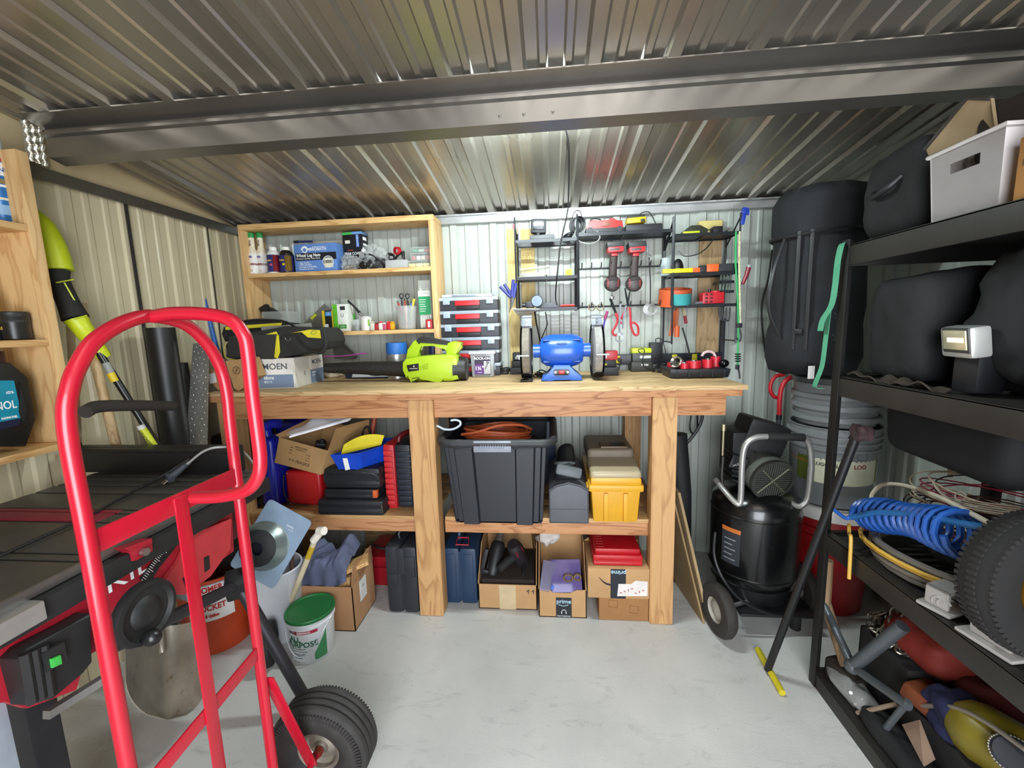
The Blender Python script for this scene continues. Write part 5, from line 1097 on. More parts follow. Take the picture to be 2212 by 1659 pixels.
B().tube(rim, .020, 10, closed=True).obj('rim', pm('#2a2b2d', .55, var=.3, vs=14, wear='#5a5c5a', wa=.62, ws=10), t)
q = K(1063, 965, YT-.03)-Vector((ox, YT, oz)); lb2 = B().box(q+Vector((0, .012, 0)), (.172, .03, .052), None, .005); lb2.obj('grey_latch', pm('#8b9099', .45), t)
g = B()
for k in range(11): g.box(q+Vector((-.055+.011*k, -.0045, .0)), (.003, .003, .024), (0, 35, 0))
g.obj('latch_ridges', pm('#6f747d', .5), t)
for sg in (-1, 1): B().box(q+Vector((sg*.135, .014, -.002)), (.085, .022, .026), None, .004).obj('rim_block', TM, t)
t2 = thing('extension_cord', 'coiled orange extension cord heaped in the black tote', 'cord', t.location+Vector((0, .2, zt-.03))); g = B()
for k in range(9):
    a0 = random.random()*6; g.tube([(.165*math.cos(a)*(1-.05*(k % 4)), .12*math.sin(a)*(1-.06*(k % 3))-.02, .004*k+.018*math.sin(a+a0)+.025) for a in [2*PI*j/26 for j in range(26)]], .0065, 8, closed=True)
g.tube([(-.16, -.12, .06), (-.08, -.13, .075), (.02, -.11, .10), (.12, -.08, .095), (.17, -.02, .06)], .0068, 8, smooth=6); g.obj('cord_coil', pm('#a8502a', .45), t2)
B().bb(-.19, -.16, -.26, .19, .20, -.03, .02).obj('cord_heap', pm('#3a2018', .8), t2)
t2 = thing('tote_lid', 'dark blue black tote lid standing behind the black tote', 'lid', (t.location.x+.03, -.115, ZL)); xl, xr, zl, zh = fr(978, 897, 1190, 960, -.13); xl -= t2.location.x; xr -= t2.location.x; zh = .50
B().box(((xl+xr)/2, 0, zh/2), (xr-xl+.05, .03, zh), (-2, 0, 0), .01).obj('lid_panel', pm('#1b2b46', .5), t2)
g = B()
for k in (-.28, .02, .3): g.box(((xl+xr)/2+k*(xr-xl), -.018, zh*.75), (.03, .01, zh*.46), None, .003)
g.obj('lid_rib', pm('#2b4268', .5), t2)
# grey metal toolbox with a drill bag on it
YG_ = -.652; t, w, d, h = fbox('metal_toolbox', 'small grey steel toolbox with a peaked lid beside the yellow toolbox', 'toolbox', (1186, 1042, 1272, 1127), YG_, .42, ZL)
GT = pm('#5a5b60', .55, .2, var=.12, vs=9, wear='#9a9b9e', wa=.70, ws=25); b = B(); b.prism([(-w/2, 0), (w/2, 0), (w/2, h*.80), (w*.30, h*.93), (0, h), (-w*.30, h*.93), (-w/2, h*.80)], (0, 0, 0), (1, 0, 0), (0, 0, 1), (0, d, 0), .003); b.obj('box_body', GT, t)
B().tube([(-w*.48, -.002, .002), (w*.48, -.002, .002), (w*.48, -.002, h*.78), (w*.3, -.002, h*.9), (0, -.002, h*.97), (-w*.3, -.002, h*.9), (-w*.48, -.002, h*.78)], .0022, 6, closed=True).bb(-w*.47, -.002, h*.34, w*.47, .0, h*.35).obj('edge_seam', pm('#47484c', .5, .3), t)
t2 = thing('tool_pouch', 'black and grey sander with an orange mark lying on the grey steel toolbox', 'power tool', (t.location.x+.0, YG_+.05, ZL+h)); 
P_ = lambda px, py, y: K(px, py, y)-Vector(t2.location)
B().tube([P_(1222, 1036, YG_+.03), P_(1222, 1022, YG_+.05), P_(1222, 1008, YG_+.12), P_(1222, 985, YG_+.28), P_(1222, 972, YG_+.34)], lambda f: .06-.012*f, 14, smooth=4, flat=.8).obj('tool_body', pm('#202226', .55), t2)
B().box(P_(1228, 1018, YG_+.005), (.12, .06, .05), (-20, 12, 0), .015).obj('grey_nose', pm('#4c5154', .5), t2); B().box(P_(1220, 1002, YG_+.055), (.10, .02, .02), (-50, 0, 0), .006).obj('rubber_lip', BLACK, t2)
B().box(P_(1222, 987, YG_+.215), (.034, .006, .034), (-60, 0, 0), .002).obj('orange_mark', pm('#8d4a2c', .5), t2)
# yellow toolbox
YY = -.652; t, w, d, h = fbox('plastic_toolbox', 'yellow plastic toolbox with a grey lid on the lower bench shelf', 'toolbox', (1272, 1032, 1390, 1125), YY, .45, ZL)
YT_ = pm('#d19a1c', .42, var=.06, vs=8); b = B(); b.box((0, d/2, h*.38), (w*.92, d*.97, h*.76), None, .012, taper=(.90, .96)); b.bb(-w*.22, -.002, .01, -w*.14, .03, h*.66, .002).bb(w*.14, -.002, .01, w*.22, .03, h*.66, .002).obj('box_body', YT_, t)
B().bb(-w*.50, -.006, h*.70, w*.50, d, h*.84, .008).bb(-w*.47, -.002, h*.82, w*.47, d*.5, h*1.0, .014).obj('lid', YT_, t)
B().box((0, d*.20, h*1.06), (w*.94, d*.4, h*.20), (6, 0, 0), .02, 3).obj('clear_compartment', clear('#b7a98a', .75, .3), t); B().box((0, d*.68, h*1.20), (w*.92, d*.62, h*.36), None, .022, 3).obj('grey_lid', pm('#6f6352', .55), t)
B().box((w*.08, d*.52, h*1.37), (w*.55, d*.22, .02), None, .006).obj('handle_recess', pm('#5a4326', .5), t); B().box((w*.16, d*.50, h*1.38), (w*.30, d*.15, .018), None, .004).obj('handle_grip', BLACK, t)
for sg in (-1, 1): B().box((sg*w*.49, d*.12, h*.72), (.02, .05, .03), None, .004).obj('latch', YT_, t)
# hook on the middle leg
t = thing('utility_hook', 'white coated steel utility hook screwed into the middle bench leg', 'hook', K(940, 920, YB+.05)); B().tube([K(px, py, YB+.06) for px, py in ((930, 918), (945, 920), (960, 927), (978, 927), (993, 919), (994, 911), (985, 907), (974, 908))], .0055, 10, smooth=5).w('hook', pm('#cfdde4', .35), t)
# ================================================================ on the floor under the bench
def fl_(px, py): return aZ(px, py, 0)
y = fl_(870, 1325).y; t, w, d, h = fbox('tool_case', 'scuffed black tool case standing on the floor left of the middle bench leg', 'tool case', (834, 1182, 902, 1325), y, .30, 0.001)
CB = pm('#26282e', .5, var=.15, vs=8, wear='#6a6c72', wa=.68, ws=10)
B().bb(-w/2, 0, 0, -.001, d, h, .02).bb(.001, 0, 0, w/2, d, h, .02).bb(-w*.4, .006, .02, w*.4, d-.01, h-.02).obj('case_body', CB, t); B().bb(-w*.42, -.005, h*.42, -w*.12, .01, h*.60, .006).bb(w*.1, -.005, h*.55, w*.44, .01, h*.86, .006).bb(-w*.12, -.006, h*.60, w*.12, .01, h*.98, .004).obj('case_ribs', CB, t)
B().tube([(-w*.2, d*.3, h), (-w*.2, d*.32, h+.03), (w*.1, d*.5, h+.035), (w*.1, d*.6, h)], .009, 8, smooth=4).obj('handle', BLACK, t)
t, w, d, h = fbox('metal_toolbox', 'red metal toolbox on the floor behind the scuffed black case', 'toolbox', (786, 1203, 846, 1280), -.42, .25, .001); B().bb(-w/2, 0, 0, w/2, d, h*.62, .006).bb(-w/2, 0, h*.63, w/2, d, h, .012).obj('box_body', pm('#9c1522', .4), t); zr = h
t = thing('work_lamp', 'small brass and black lamp head lying on the red metal toolbox', 'lamp', (K(790, 1200, -.40).x, -.38, zr+.001)); B().lathe([(.008, 0), (.022, .02), (.020, .045), (.0, .05)], (0, 0, .022), (.2, -1, .2), 20).obj('lamp_head', pm('#6f5a32', .35, .7), t); B().tube([(0, .02, .02), (.03, .03, .03), (.06, .02, .02), (.10, .03, .01)], .006, 8, smooth=4).obj('cable', BLACK, t)
t, w, d, h = fbox('lumber_slab', 'thick pale wood offcut lying across the back behind the cloth', 'wood offcut', (768, 1172, 845, 1198), -.30, .09, None); t.location = (t.location.x, -.12, .245); B().bb(-w/2-.1, 0, 0, w/2+.1, d, .06, .004).obj('wood', wood('#bda27a', '#7d6446', 'x', 9, 5), t)
t2 = thing('wooden_block', 'rough wooden block standing under the pale offcut', 'wood offcut', (t.location.x-.02, -.075, .001)); B().bb(-.12, -.03, 0, .12, .03, .243, .003).obj('wood', wood('#a88c62', '#6e5538', 'x', 9, 5), t2)
y = fl_(995, 1305).y; t, w, d, h = fbox('tool_case', 'dark blue tool case standing on the floor right of the middle bench leg', 'tool case', (958, 1185, 1030, 1305), y, .32, .001)
BB_ = pm('#1d3450', .45, var=.08, vs=8); B().bb(-w/2, 0, 0, -.001, d, h, .018).bb(.001, 0, 0, w/2, d, h, .018).bb(-w*.4, .006, .02, w*.4, d-.01, h-.02).obj('case_body', BB_, t); B().bb(-w*.36, -.004, .03, -w*.12, .01, h*.9, .006).bb(w*.12, -.004, .03, w*.40, .01, h*.9, .006).obj('case_ribs', BB_, t)
B().tube([(-w*.12, .03, h+.004), (w*.26, .03, h+.004), (w*.22, .07, h+.022), (-w*.10, .07, h+.022)], .004, 6, closed=True).obj('red_latch', pm('#a82a3a', .4), t)
B().tube([(-w*.1, .1, h), (-w*.1, .11, h+.035), (-w*.1, .24, h+.035), (-w*.1, .25, h)], .008, 8, smooth=4).obj('handle', pm('#3c5870', .4), t)
# carton of power tools
y = fl_(1095, 1316).y; t, w, d, h = fbox('cardboard_box', 'open kraft carton full of black power tools under the bench', 'box', (1034, 1263, 1160, 1317), y, .34, .001)
carton(t, w, d, .001, KRAFT) if 0 else None
KB = pm('#b48d60', .85, var=.08, vs=8); b = B(); hb = .30; e = .004
b.bb(-w/2, 0, 0, w/2, e, h).bb(-w/2, d-e, 0, w/2, d, hb).bb(-w/2, 0, 0, w/2, d, e)
for sg in (-1, 1): b.prism([(0, 0), (d, 0), (d, hb), (d*.4, hb*.96), (0, h+.02)], (sg*(w/2-.002)-.002, 0, 0), (0, 1, 0), (0, 0, 1), (e, 0, 0))
b.obj('carton', KB, t); B().bb(-w*.14, -.0008, 0, w*.14, .0005, h*.98).obj('tape', pm('#c2ad88', .5), t); text(t, '↑↑', (w*.40, -.001, h*.72), .03, INK, bold=.0006)
cx3, cy3, cw3 = t.location.x, t.location.y, w
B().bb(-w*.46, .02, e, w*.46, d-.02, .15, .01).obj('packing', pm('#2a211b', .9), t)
def drillbody(name, label, loc, rot, mat, acc, k=1.0, cat='power tool', group=None):
    q = thing(name, label, cat, loc, 0, group, rot)
    B().tube([(-.10*k, 0, 0), (-.06*k, 0, 0), (.05*k, 0, 0), (.08*k, 0, 0)], lambda f: (.030+.012*math.sin(f*PI))*k, 16, smooth=3).obj('motor_body', mat, q)
    B().tube([(-.02*k, 0, -.02*k), (-.035*k, 0, -.07*k), (-.045*k, 0, -.13*k)], lambda f: (.024-.002*f)*k, 12).obj('grip', pm('#1c1b1b', .7), q)
    B().lathe([(.030*k, 0), (.024*k, .02*k), (.016*k, .05*k), (.004*k, .055*k)], (.08*k, 0, 0), (1, 0, 0), 20).obj('chuck', STEEL, q)
    B().box((-.05*k, 0, 0), (.05*k, .074*k, .05*k), None, .008).obj('accent', acc, q)
    return q
drillbody('power_drill', 'black and dark red corded drill lying in the carton of tools', (cx3+.05, cy3+.13, .22), (15, 60, 60), pm('#241f22', .5), pm('#6d1c2c', .5))
drillbody('jigsaw', 'black corded tool with a red button lying left in the carton of tools', (cx3-.07, cy3+.12, .215), (20, -50, 75), pm('#19181a', .5), pm('#1f1e20', .5), .95)
t2 = thing('circular_blade', 'dull yellow circular saw blade standing at the right of the tool carton', 'saw blade', (cx3+cw3*.42, cy3+.20, .16)); B().lathe([(.012, -.001), (.085, -.001), (.088, 0), (.085, .001), (.012, .001)], (0, 0, .09), (1, .15, .1), 40, caps=False).obj('blade', pm('#6e5f34', .4, .6), t2)
t2 = thing('tool_cable', 'black cable looped over the front of the tool carton', 'cord', (cx3, cy3+.02, .10)); B().tube([(-.04, .1, .10), (-.05, .02, .03), (-.02, .015, .02), (.04, .02, .025), (.08, .04, .06), (.07, .1, .1)], .005, 8, smooth=6).obj('cable', BLACK, t2)
for i, (dx, dz, lab) in enumerate(((-.125, .24, 'black bar clamp leaning at the left edge of the tool carton'),)):
    t2 = thing('bar_clamp', lab, 'clamp', (cx3+dx, cy3+.06, .155)); B().box((0, 0, .06), (.02, .02, .16), (0, 14, 0), .004).box((.01, -.01, .02), (.03, .02, .02), (0, 14, 0), .003).obj('clamp_body', pm('#26262a', .4), t2)
# prime carton with bagged plastics
y = fl_(1215, 1334).y; t, w, d, h = fbox('cardboard_box', 'tall kraft shipping carton with a dark prime tape strip, full of bagged plastics', 'box', (1164, 1274, 1267, 1334), y, .30, .001)
hb = .32; b = B()
pr_ = [(-w/2, 0), (w/2, 0), (w/2, h), (w*.30, h*.99), (w*.16, h*.88), (-w*.16, h*.88), (-w*.32, h*.99), (-w/2, h)]
b.prism(pr_, (0, 0, 0), (1, 0, 0), (0, 0, 1), (0, e, 0)); b.bb(-w/2, d-e, 0, w/2, d, hb).bb(-w/2, 0, 0, w/2, d, e)
for sg in (-1, 1): b.prism([(0, 0), (d, 0), (d, hb), (d*.5, hb*.98), (0, h)], (sg*(w/2-.002)-.002, 0, 0), (0, 1, 0), (0, 0, 1), (e, 0, 0))
b.obj('carton', KB, t); B().bb(-w*.14, -.0009, .001, w*.19, .0005, h*.72).obj('tape', pm('#1b2128', .4), t); text(t, 'prime', (w*.025, -.0013, h*.58), .030, pm('#a9c7d6', .5), bold=.0005)
g = B().tube([(-w*.09, -.0012, h*.47), (0, -.0012, h*.425), (w*.08, -.0012, h*.44), (w*.12, -.0012, h*.475)], .0014, 6, smooth=4); g.obj('printed_smile', pm('#a9c7d6', .5), t)
g = B().tube([(.006+.010*math.cos(a), -.0012, h*.20+.012*math.sin(a)) for a in [PI*k/10 for k in range(11)]], .0014, 6).box((-.005, -.001, h*.17), (.004, .001, .010)).box((.017, -.001, h*.17), (.004, .001, .010)); g.obj('printed_icon', pm('#d8d8d4', .5), t); text(t, 'Shop headphones', (w*.025, -.0013, h*.06), .009, WTXT)
px3, py3, pw3 = t.location.x, t.location.y, w
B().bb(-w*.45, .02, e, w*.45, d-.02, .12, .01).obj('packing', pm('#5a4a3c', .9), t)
t2 = thing('plastic_package', 'purple tinted clear plastic package lying at the front of the prime carton', 'package', (px3+.02, py3+.05, .13)); bq = B().box((0, 0, .06), (.15, .012, .15), (-38, 0, 4), .004); bq.obj('bag_film', clear('#6f5f9c', .6, .1), t2); g = B().tube([(.01+.022*math.cos(a), -.018, .06+.018*math.sin(a)) for a in [2*PI*k/14 for k in range(14)]], .005, 6, closed=True).tube([(.055+.016*math.cos(a), -.014, .062+.016*math.sin(a)) for a in [2*PI*k/14 for k in range(14)]], .005, 6, closed=True); g.obj('brass_rings', pm('#8a7350', .35, .6), t2)
t2 = thing('plastic_package', 'clear blister package with a blue tag left in the prime carton', 'package', (px3-.06, py3+.04, .13)); B().box((0, 0, .06), (.09, .012, .14), (-30, 18, 14), .004).obj('bag_film', clear('#8c86a0', .5, .1), t2); B().box((.02, -.03, .02), (.03, .004, .02), (-30, 18, 14)).obj('blue_tag', pm('#3a62b0', .5), t2)
t2 = thing('paper_wad', 'crumpled white paper in the back of the prime carton', 'paper', (px3-.07, py3+.24, .28)); B().ell((0, 0, 0.01), (.05, .03, .04)).noise(.03, 30, 8).obj('paper', pm('#c9c4bc', .7), t2)
# two stacked cartons with a red case on top
y = fl_(1350, 1341).y; t, w, d, h = fbox('cardboard_box', 'plain brown carton, lower of the two stacked beside the right bench leg', 'box', (1294, 1290, 1401, 1341), y, .28, .001); KD = pm('#9c6f43', .85, var=.12, vs=8)
B().bb(-w/2, 0, 0, w/2, d, h, .004).obj('carton', KD, t); 
for x_, z_ in ((-.22, .7), (.2, .48)): B().tube([(w*x_-.02, -.001, h*z_-.015), (w*x_+.02, -.001, h*z_-.02), (w*x_+.022, -.001, h*z_+.018), (w*x_-.018, -.001, h*z_+.02)], .001, 4, closed=True).obj('faint_print', pm('#7d5430', .8), t)
h0 = h; t, w, d, h = fbox('cardboard_box', 'kraft carton with upside down prime tape, upper of two beside the right bench leg', 'box', (1270, 1229, 1403, 1286), y-.012, .26, h0+.002)
B().bb(-w/2, 0, 0, w/2, d, h, .003).obj('carton', KB, t); B().prism([(-w/2, h), (w/2, h), (w/2-.01, h+.012), (-w/2+.02, h+.016)], (0, d-.004, 0), (1, 0, 0), (0, 0, 1), (0, .004, 0)).obj('flap', KB, t)
B().bb(-w*.13, -.0008, 0, w*.12, .0005, h*.99).obj('tape', pm('#1b2128', .4), t); text(t, 'prime', (0, -.0012, h*.88), .030, pm('#a9c7d6', .5), (90, 180, 0), bold=.0005)
B().tube([(-w*.32, -.001, h*.70), (-w*.22, -.001, h*.52), (-w*.13, -.001, h*.46)], lambda f: .001+.0035*math.sin(f*PI*.6), 6, smooth=5).obj('printed_smile', INK, t)
g = B(); g.prism([(-w*.02, h*.08), (w*.47, h*.12), (w*.47, h*.60), (w*.28, h*.62), (w*.20, h*.5), (0, h*.5)], (0, -.0012, 0), (1, 0, 0), (0, 0, 1), (0, .001, 0)); g.obj('torn_label', pm('#d9d2cc', .6), t); g = B()
for k in range(7): g.box((w*(.04+.06*k), -.0015, h*(.2+.05*(k % 4))), (.010, .001, .004), (0, 40*(k % 3), 0))
g.obj('red_flecks', pm('#a8332c', .6), t)
h1 = h0+h+.003; t, w, d, h = toolcase('tool_case', 'red plastic tool case lying on the upper stacked carton', (1281, 1200, 1389, 1236), y+.01, .25, h1, pm('#b4141e', .38), bev=.012, seamz=.42)
B().box((0, d*.5, h+.012), (w*.92, d*.9, .03), None, .012).obj('lid_panel', pm('#b4141e', .38), t); g = B()
for k in range(8): g.box((-w*.34, d*(.12+.1*k), h+.028), (w*.16, .006, .004), None, .001)
g.obj('lid_ridges', pm('#9c1019', .4), t)
# board and card leaning beyond the right leg
P = [aY(px, py, yy) for px, py, yy in ((1462, 1075, -.30), (1478, 1070, -.36), (1500, 1085, -.42))]
t = thing('folded_carton', 'flattened brown cardboard leaning against the right end of the bench', 'cardboard', (.66, -.5, 0)); KD2 = pm('#9d8660', .85, var=.15, vs=7, wear='#6e5a3c', wa=.66, ws=12)
t0 = [Vector((.585, -.12, .62)), Vector((.60, -.52, .60)), aZ(1530, 1350, .001), Vector((.66, -.14, .001))]
plate(B(), t0, .012).w('outer_sheet', KD2, t); t1_ = [p+Vector((-.022, .005, -.03 if i < 2 else 0)) for i, p in enumerate(t0)]
plate(B(), t1_, .008).w('inner_sheet', pm('#8d7650', .85, var=.12, vs=9), t)
# ================================================================ black wire racks on the back wall
WR = pm('#242629', .35, .3); PLY = wood('#d3bd82', '#b79a5c', 'z', 6, 4, .7); PLYD = wood('#b59a72', '#8f744c', 'z', 6, 4, .7)
def rack(label, x0, x1, yf, zt, zb, shelves, posts=(1, 1), group='black wire racks'):
    t = thing('wire_rack', label, 'rack', ((x0+x1)/2, -.02, zb), 0, group)
    for i, x in enumerate((x0, x1)):
        g = B()
        if posts[i]: g.tube([(x, yf, zt), (x, yf, zb)], .005, 8)
        g.tube([(x, -.03, zt-.05), (x, -.03, zb)], .005, 8).tube([(x, yf, zb+.01), (x, -.03, zb+.01)], .004, 6)
        g.tube([(x, yf, zt-.02), (x, -.03, zt-.14)], .004, 6)
        g.w('side_frame', WR, t)
    for z, solid in shelves:
        g = B().bb(x0, yf-.004, z-.016, x1, yf, z).bb(x0, -.034, z-.012, x1, -.03, z).bb(x0, yf, z-.012, x0+.004, -.03, z).bb(x1-.004, yf, z-.012, x1, -.03, z)
        n_ = 7
        for k in range(n_): y_ = yf+.004+(-.03-yf-.008)*(k+.5)/n_; g.bb(x0+.004, y_-(.008 if solid else .0022), z-.006, x1-.004, y_+(.008 if solid else .0022), z-.002)
        if solid: g.bb((x0+x1)/2-.004, yf, z-.012, (x0+x1)/2+.004, -.03, z-.006)
        g.w('shelf', WR, t)
    return t
YRK = -.20
backs = []
def wboard(label, px, y, mat):
    x0, x1, z0, z1 = fr(*px, y); t = thing('backing_board', label, 'board', ((x0+x1)/2, y, z0)); B().bb(x0, y, z0, x1, y+.012, z1, .001).w('board', mat, t); return t
yw = -.0135
wboard('pale upright board on the wall behind the left end of the racks', (1098, 494, 1122, 800), yw, PLY)
wboard('short pale board behind the left rack shelves', (1126, 494, 1156, 705), yw, PLY)
wboard('pale upright board on the wall behind the right rack', (1508, 476, 1556, 768), yw, PLYD)
t = rack('black wire rack at the left with three shelves holding paper and a round gauge', aY(1114, 560, YRK).x, aY(1247, 560, YRK).x, YRK, 1.99, 1.497, ((1.872, 0), (1.680, 1), (1.512, 1)))
XA, XB = aY(1114, 560, YRK).x, aY(1247, 560, YRK).x
XC_ = aY(1456, 520, YRK).x; XD = aY(1598, 520, YRK).x
t = rack('black wire rack in the middle with one shelf and two rows of hooks', XB+.006, XC_-.006, YRK, 1.95, 1.50, ((1.892, 1),))
def hookrail(z, par, x0, x1, n_):
    g = B().tube([(x0, -.06, z), (x1, -.06, z)], .005, 6)
    for k in range(n_):
        x = x0+(x1-x0)*(k+.5)/n_; g.tube([(x, -.06, z), (x-.004, -.11, z-.006), (x-.006, -.15, z+.004), (x-.006, -.158, z+.022)], .003, 6, smooth=4)
    for x in (x0, x1): g.tube([(x, -.06, z), (x, -.02, z+.01)], .005, 6)
    g.w('hook_rail', WR, par)
hookrail(1.725, t, XB+.008, XC_-.02, 9); hookrail(1.515, t, XB+.008, XC_-.02, 9)
tr_ = rack('black wire rack at the right with three shelves of tools and orange tape', XC_, XD, YRK, 1.955, 1.30, ((1.865, 1), (1.668, 1), (1.505, 1)))
ZR = [1.865, 1.668, 1.505]
def on(name, label, cat, px, Y, depth, z, rz=0, group=None): return fbox(name, label, cat, px, Y, depth, z+.001, rz, group)
# ---- left rack
t, w, d, h = on('work_light', 'black cordless work light standing on the top shelf of the left rack', 'light', (1144, 468, 1200, 517), -.17, .10, 1.872)
B().bb(-w*.5, 0, 0, w*.46, d, h*.24, .008).obj('foot', pm('#4a4b4c', .5), t); B().box((-w*.16, d*.4, h*.66), (w*.60, d*.5, h*.64), (0, 3, 0), .012).obj('lamp_head', pm('#232527', .5), t); B().box((-w*.16, d*.12, h*.68), (w*.44, .012, h*.40), (0, 3, 0), .004).obj('lamp_glass', pm('#3c3e42', .25), t); B().box((-w*.13, d*.06, h*.7), (w*.2, .006, h*.12), (0, 3, 0)).obj('label', pm('#7d7f82', .4), t); B().cyl((-w*.18, d*.4, h*.2), (-w*.18, d*.4, h*.4), .018).obj('neck', BLACK, t)
t, w, d, h = on('cable', 'coil of black cable on the top shelf of the left rack', 'cable', (1212, 500, 1236, 520), -.16, .05, 1.872); g = B()
for k in range(5): g.tube([(.022*math.cos(a)+.003*k, .02*math.sin(a)+.02, .005+.006*k+.004*math.sin(2*a+k)) for a in [2*PI*j/14 for j in range(14)]], .003, 6, closed=True)
g.obj('coiled_cable', BLACK, t)
t, w, d, h = on('paper_stack', 'stack of papers in a clear sleeve on the middle shelf of the left rack', 'papers', (1121, 576, 1180, 593), -.185, .13, 1.680); g = B()
for k in range(5): g.box((.004*(k % 3), d/2, .002+.0045*k), (w*(1-.03*k), d, .003), (0, -1.5*(k % 2), 2*k-4), .0)
g.obj('papers', pm('#d6d3bd', .6), t); B().box((.01, d/2, h*.9), (w*1.1, d*.9, .004), (0, -5, 4)).noise(.003, 40, 1).obj('clear_sleeve', clear('#e8ead8', .5, .2), t)
t, w, d, h = on('small_box', 'tiny yellow box at the right of the left rack middle shelf', 'box', (1222, 581, 1235, 594), -.17, .03, 1.680); B().bb(-w/2, 0, 0, w/2, d, h, .001).obj('carton', pm('#d5b51e', .5), t); B().bb(-w*.03, -.0006, h*.3, w*.06, 0, h*.7).obj('mark', pm('#4a4320', .5), t)
t, w, d, h = on('pressure_gauge', 'round grey dial gauge with a black pump body on the left rack bottom shelf', 'gauge', (1136, 638, 1171, 666), -.18, .05, 1.512); c_ = Vector((w*.18, -.004, h*.55)); B().lathe([(h*.44, .02), (h*.47, 0), (h*.42, -.003)], c_, (0, 1, 0), 28).obj('gauge_rim', pm('#3c4048', .4), t); B().cyl(c_+Vector((0, -.003, 0)), c_+Vector((0, -.005, 0)), h*.41, seg=28).obj('dial', pm('#6c7c92', .4), t); B().bb(-w*.55, .005, .004, 0, .045, h*.55, .006).cyl((-w*.5, .02, .02), (-w*.75, .02, .02), .012).obj('pump_body', pm('#25282c', .4), t)
g = B()
for k in range(8): a = R(-30+30*k); g.box(c_+Vector((math.cos(a)*h*.32, -.0055, math.sin(a)*h*.32)), (.004, .001, .0015), (0, -math.degrees(a), 0))
g.obj('dial_marks', WTXT, t)
t, w, d, h = on('trimmer_tool', 'dark grey angular tool head beside the round dial gauge', 'tool', (1170, 654, 1206, 671), -.20, .08, 1.512); b = B(); b.prism([(-w*.5, 0), (w*.5, 0), (w*.5, h*.3), (w*.2, h), (-w*.22, h), (-w*.5, h*.4)], (0, 0, 0), (1, 0, 0), (0, 0, 1), (0, .06, 0), .003); b.obj('tool_head', pm('#41454a', .45), t)
t, w, d, h = on('pocket_knife', 'red handled folding knife on the left rack bottom shelf', 'knife', (1209, 657, 1244, 668), -.205, .02, 1.512); B().tube([(-w*.45, 0, h*.5), (0, 0, h*.55), (w*.42, 0, h*.5)], h*.48, 12, smooth=4, flat=.6).obj('handle', pm('#c22f26', .35), t); B().tube([(w*.42, 0, h*.5), (w*.8, 0, h*.45)], lambda f: .006-.004*f, 6, flat=.4).obj('blade', pm('#2a2a2c', .4), t)
t = thing('flat_sleeve', 'pale folded plastic sleeve hanging off the bottom shelf of the left rack', 'sleeve', aY(1135, 672, -.21)); plate(B(), [aY(px, py, yy) for px, py, yy in ((1107, 668, -.24), (1166, 668, -.22), (1158, 676, -.10), (1118, 681, -.14))], .003).w('sleeve', pm('#d8d9d8', .4), t)
for i, (px, lab) in enumerate((((1155, 672), 'black strap hanging straight from the left rack'), ((1178, 674), 'black strap hanging at a slant from the left rack'))):
    t = thing('strap', lab, 'strap', aY(px[0], px[1], -.17)); q = aY(px[0]+(12 if i == 0 else -10), 738 if i == 0 else 735, -.12)
    B().tube([aY(px[0], px[1], -.17), aY(px[0]+(4 if i == 0 else 5), 700, -.15), q], .006 if i == 0 else .0035, 6, flat=.4).w('webbing', BLACK, t)
def plier(label, pts1, pts2, jaw, y, col, cat='pliers', jc=STEEL):
    t = thing('pliers', label, cat, aY(jaw[0][0], jaw[0][1], y))
    for pts in (pts1, pts2): B().tube([aY(px, py, y) for px, py in pts], .0085, 10, smooth=4).w('handle', col, t)
    B().tube([aY(px, py, y) for px, py in jaw], lambda f: .010-.008*f, 8).w('jaws', jc, t); return t
PB = pm('#343a7c', .4, var=.1)
plier('blue handled pliers with splayed handles hooked on the left rack corner', ((1080, 619), (1093, 632), (1105, 644)), ((1089, 614), (1099, 628), (1107, 643)), ((1105, 643), (1104, 660), (1100, 676)), -.225, PB)
plier('blue handled pliers with closed handles hooked on the left rack side', ((1109, 604), (1107, 622), (1106, 642)), ((1115, 612), (1112, 628), (1110, 643)), ((1108, 643), (1106, 658), (1103, 668)), -.235, PB)
t = thing('label_tag', 'small red tag clipped at the top of the left rack post', 'tag', aY(1109, 488, -.205)); B().box(aY(1109, 489, -.207), (.010, .004, .024), None, .001).w('tag', pm('#c2242c', .4), t)
# ---- lamp flex
t = thing('lamp_flex', 'thin black electric flex hanging from the roof behind the beam past the left rack', 'cord', aY(1222, 300, -.6)); B().tube([Vector((.09, -.90, 2.14))]+[aY(px, py, y) for px, py, y in ((1222, 270, -.86), (1228, 310, -.66), (1229, 360, -.48), (1228, 420, -.34), (1227, 450, -.30), (1219, 490, -.27), (1212, 520, -.255), (1207, 560, -.25), (1203, 600, -.235), (1200, 640, -.10), (1204, 662, -.08))], .0035, 8, smooth=6).w('flex', BLACK, t)
# ---- middle rack, shelf
ZM = 1.892
t, w, d, h = on('battery_charger', 'red and black battery charger on the middle rack shelf', 'charger', (1265, 471, 1348, 501), -.185, .10, ZM)
CR = pm('#c0302c', .4); B().bb(-w/2, 0, 0, w/2, d, h*.35, .008).obj('charger_base', pm('#26272a', .5), t); b = B(); b.prism([(-w*.5, h*.15), (-w*.40, h*.85), (-w*.30, h*.92), (-w*.22, h*.8), (w*.10, h*.8), (w*.14, h), (w*.24, h), (w*.28, h*.8), (w*.46, h*.8), (w*.5, h*.2)], (0, .004, 0), (1, 0, 0), (0, 0, 1), (0, d*.8, 0), .005); b.obj('charger_body', CR, t)
B().bb(-w*.06, -.001, h*.45, w*.14, .01, h*.72, .002).obj('label', pm('#7a4a3a', .5), t)
for sg in (-1, 1): B().cyl((sg*w*.38, -.004, h*.22), (sg*w*.38, .02, h*.22), .014).obj('foot', BLACK, t)
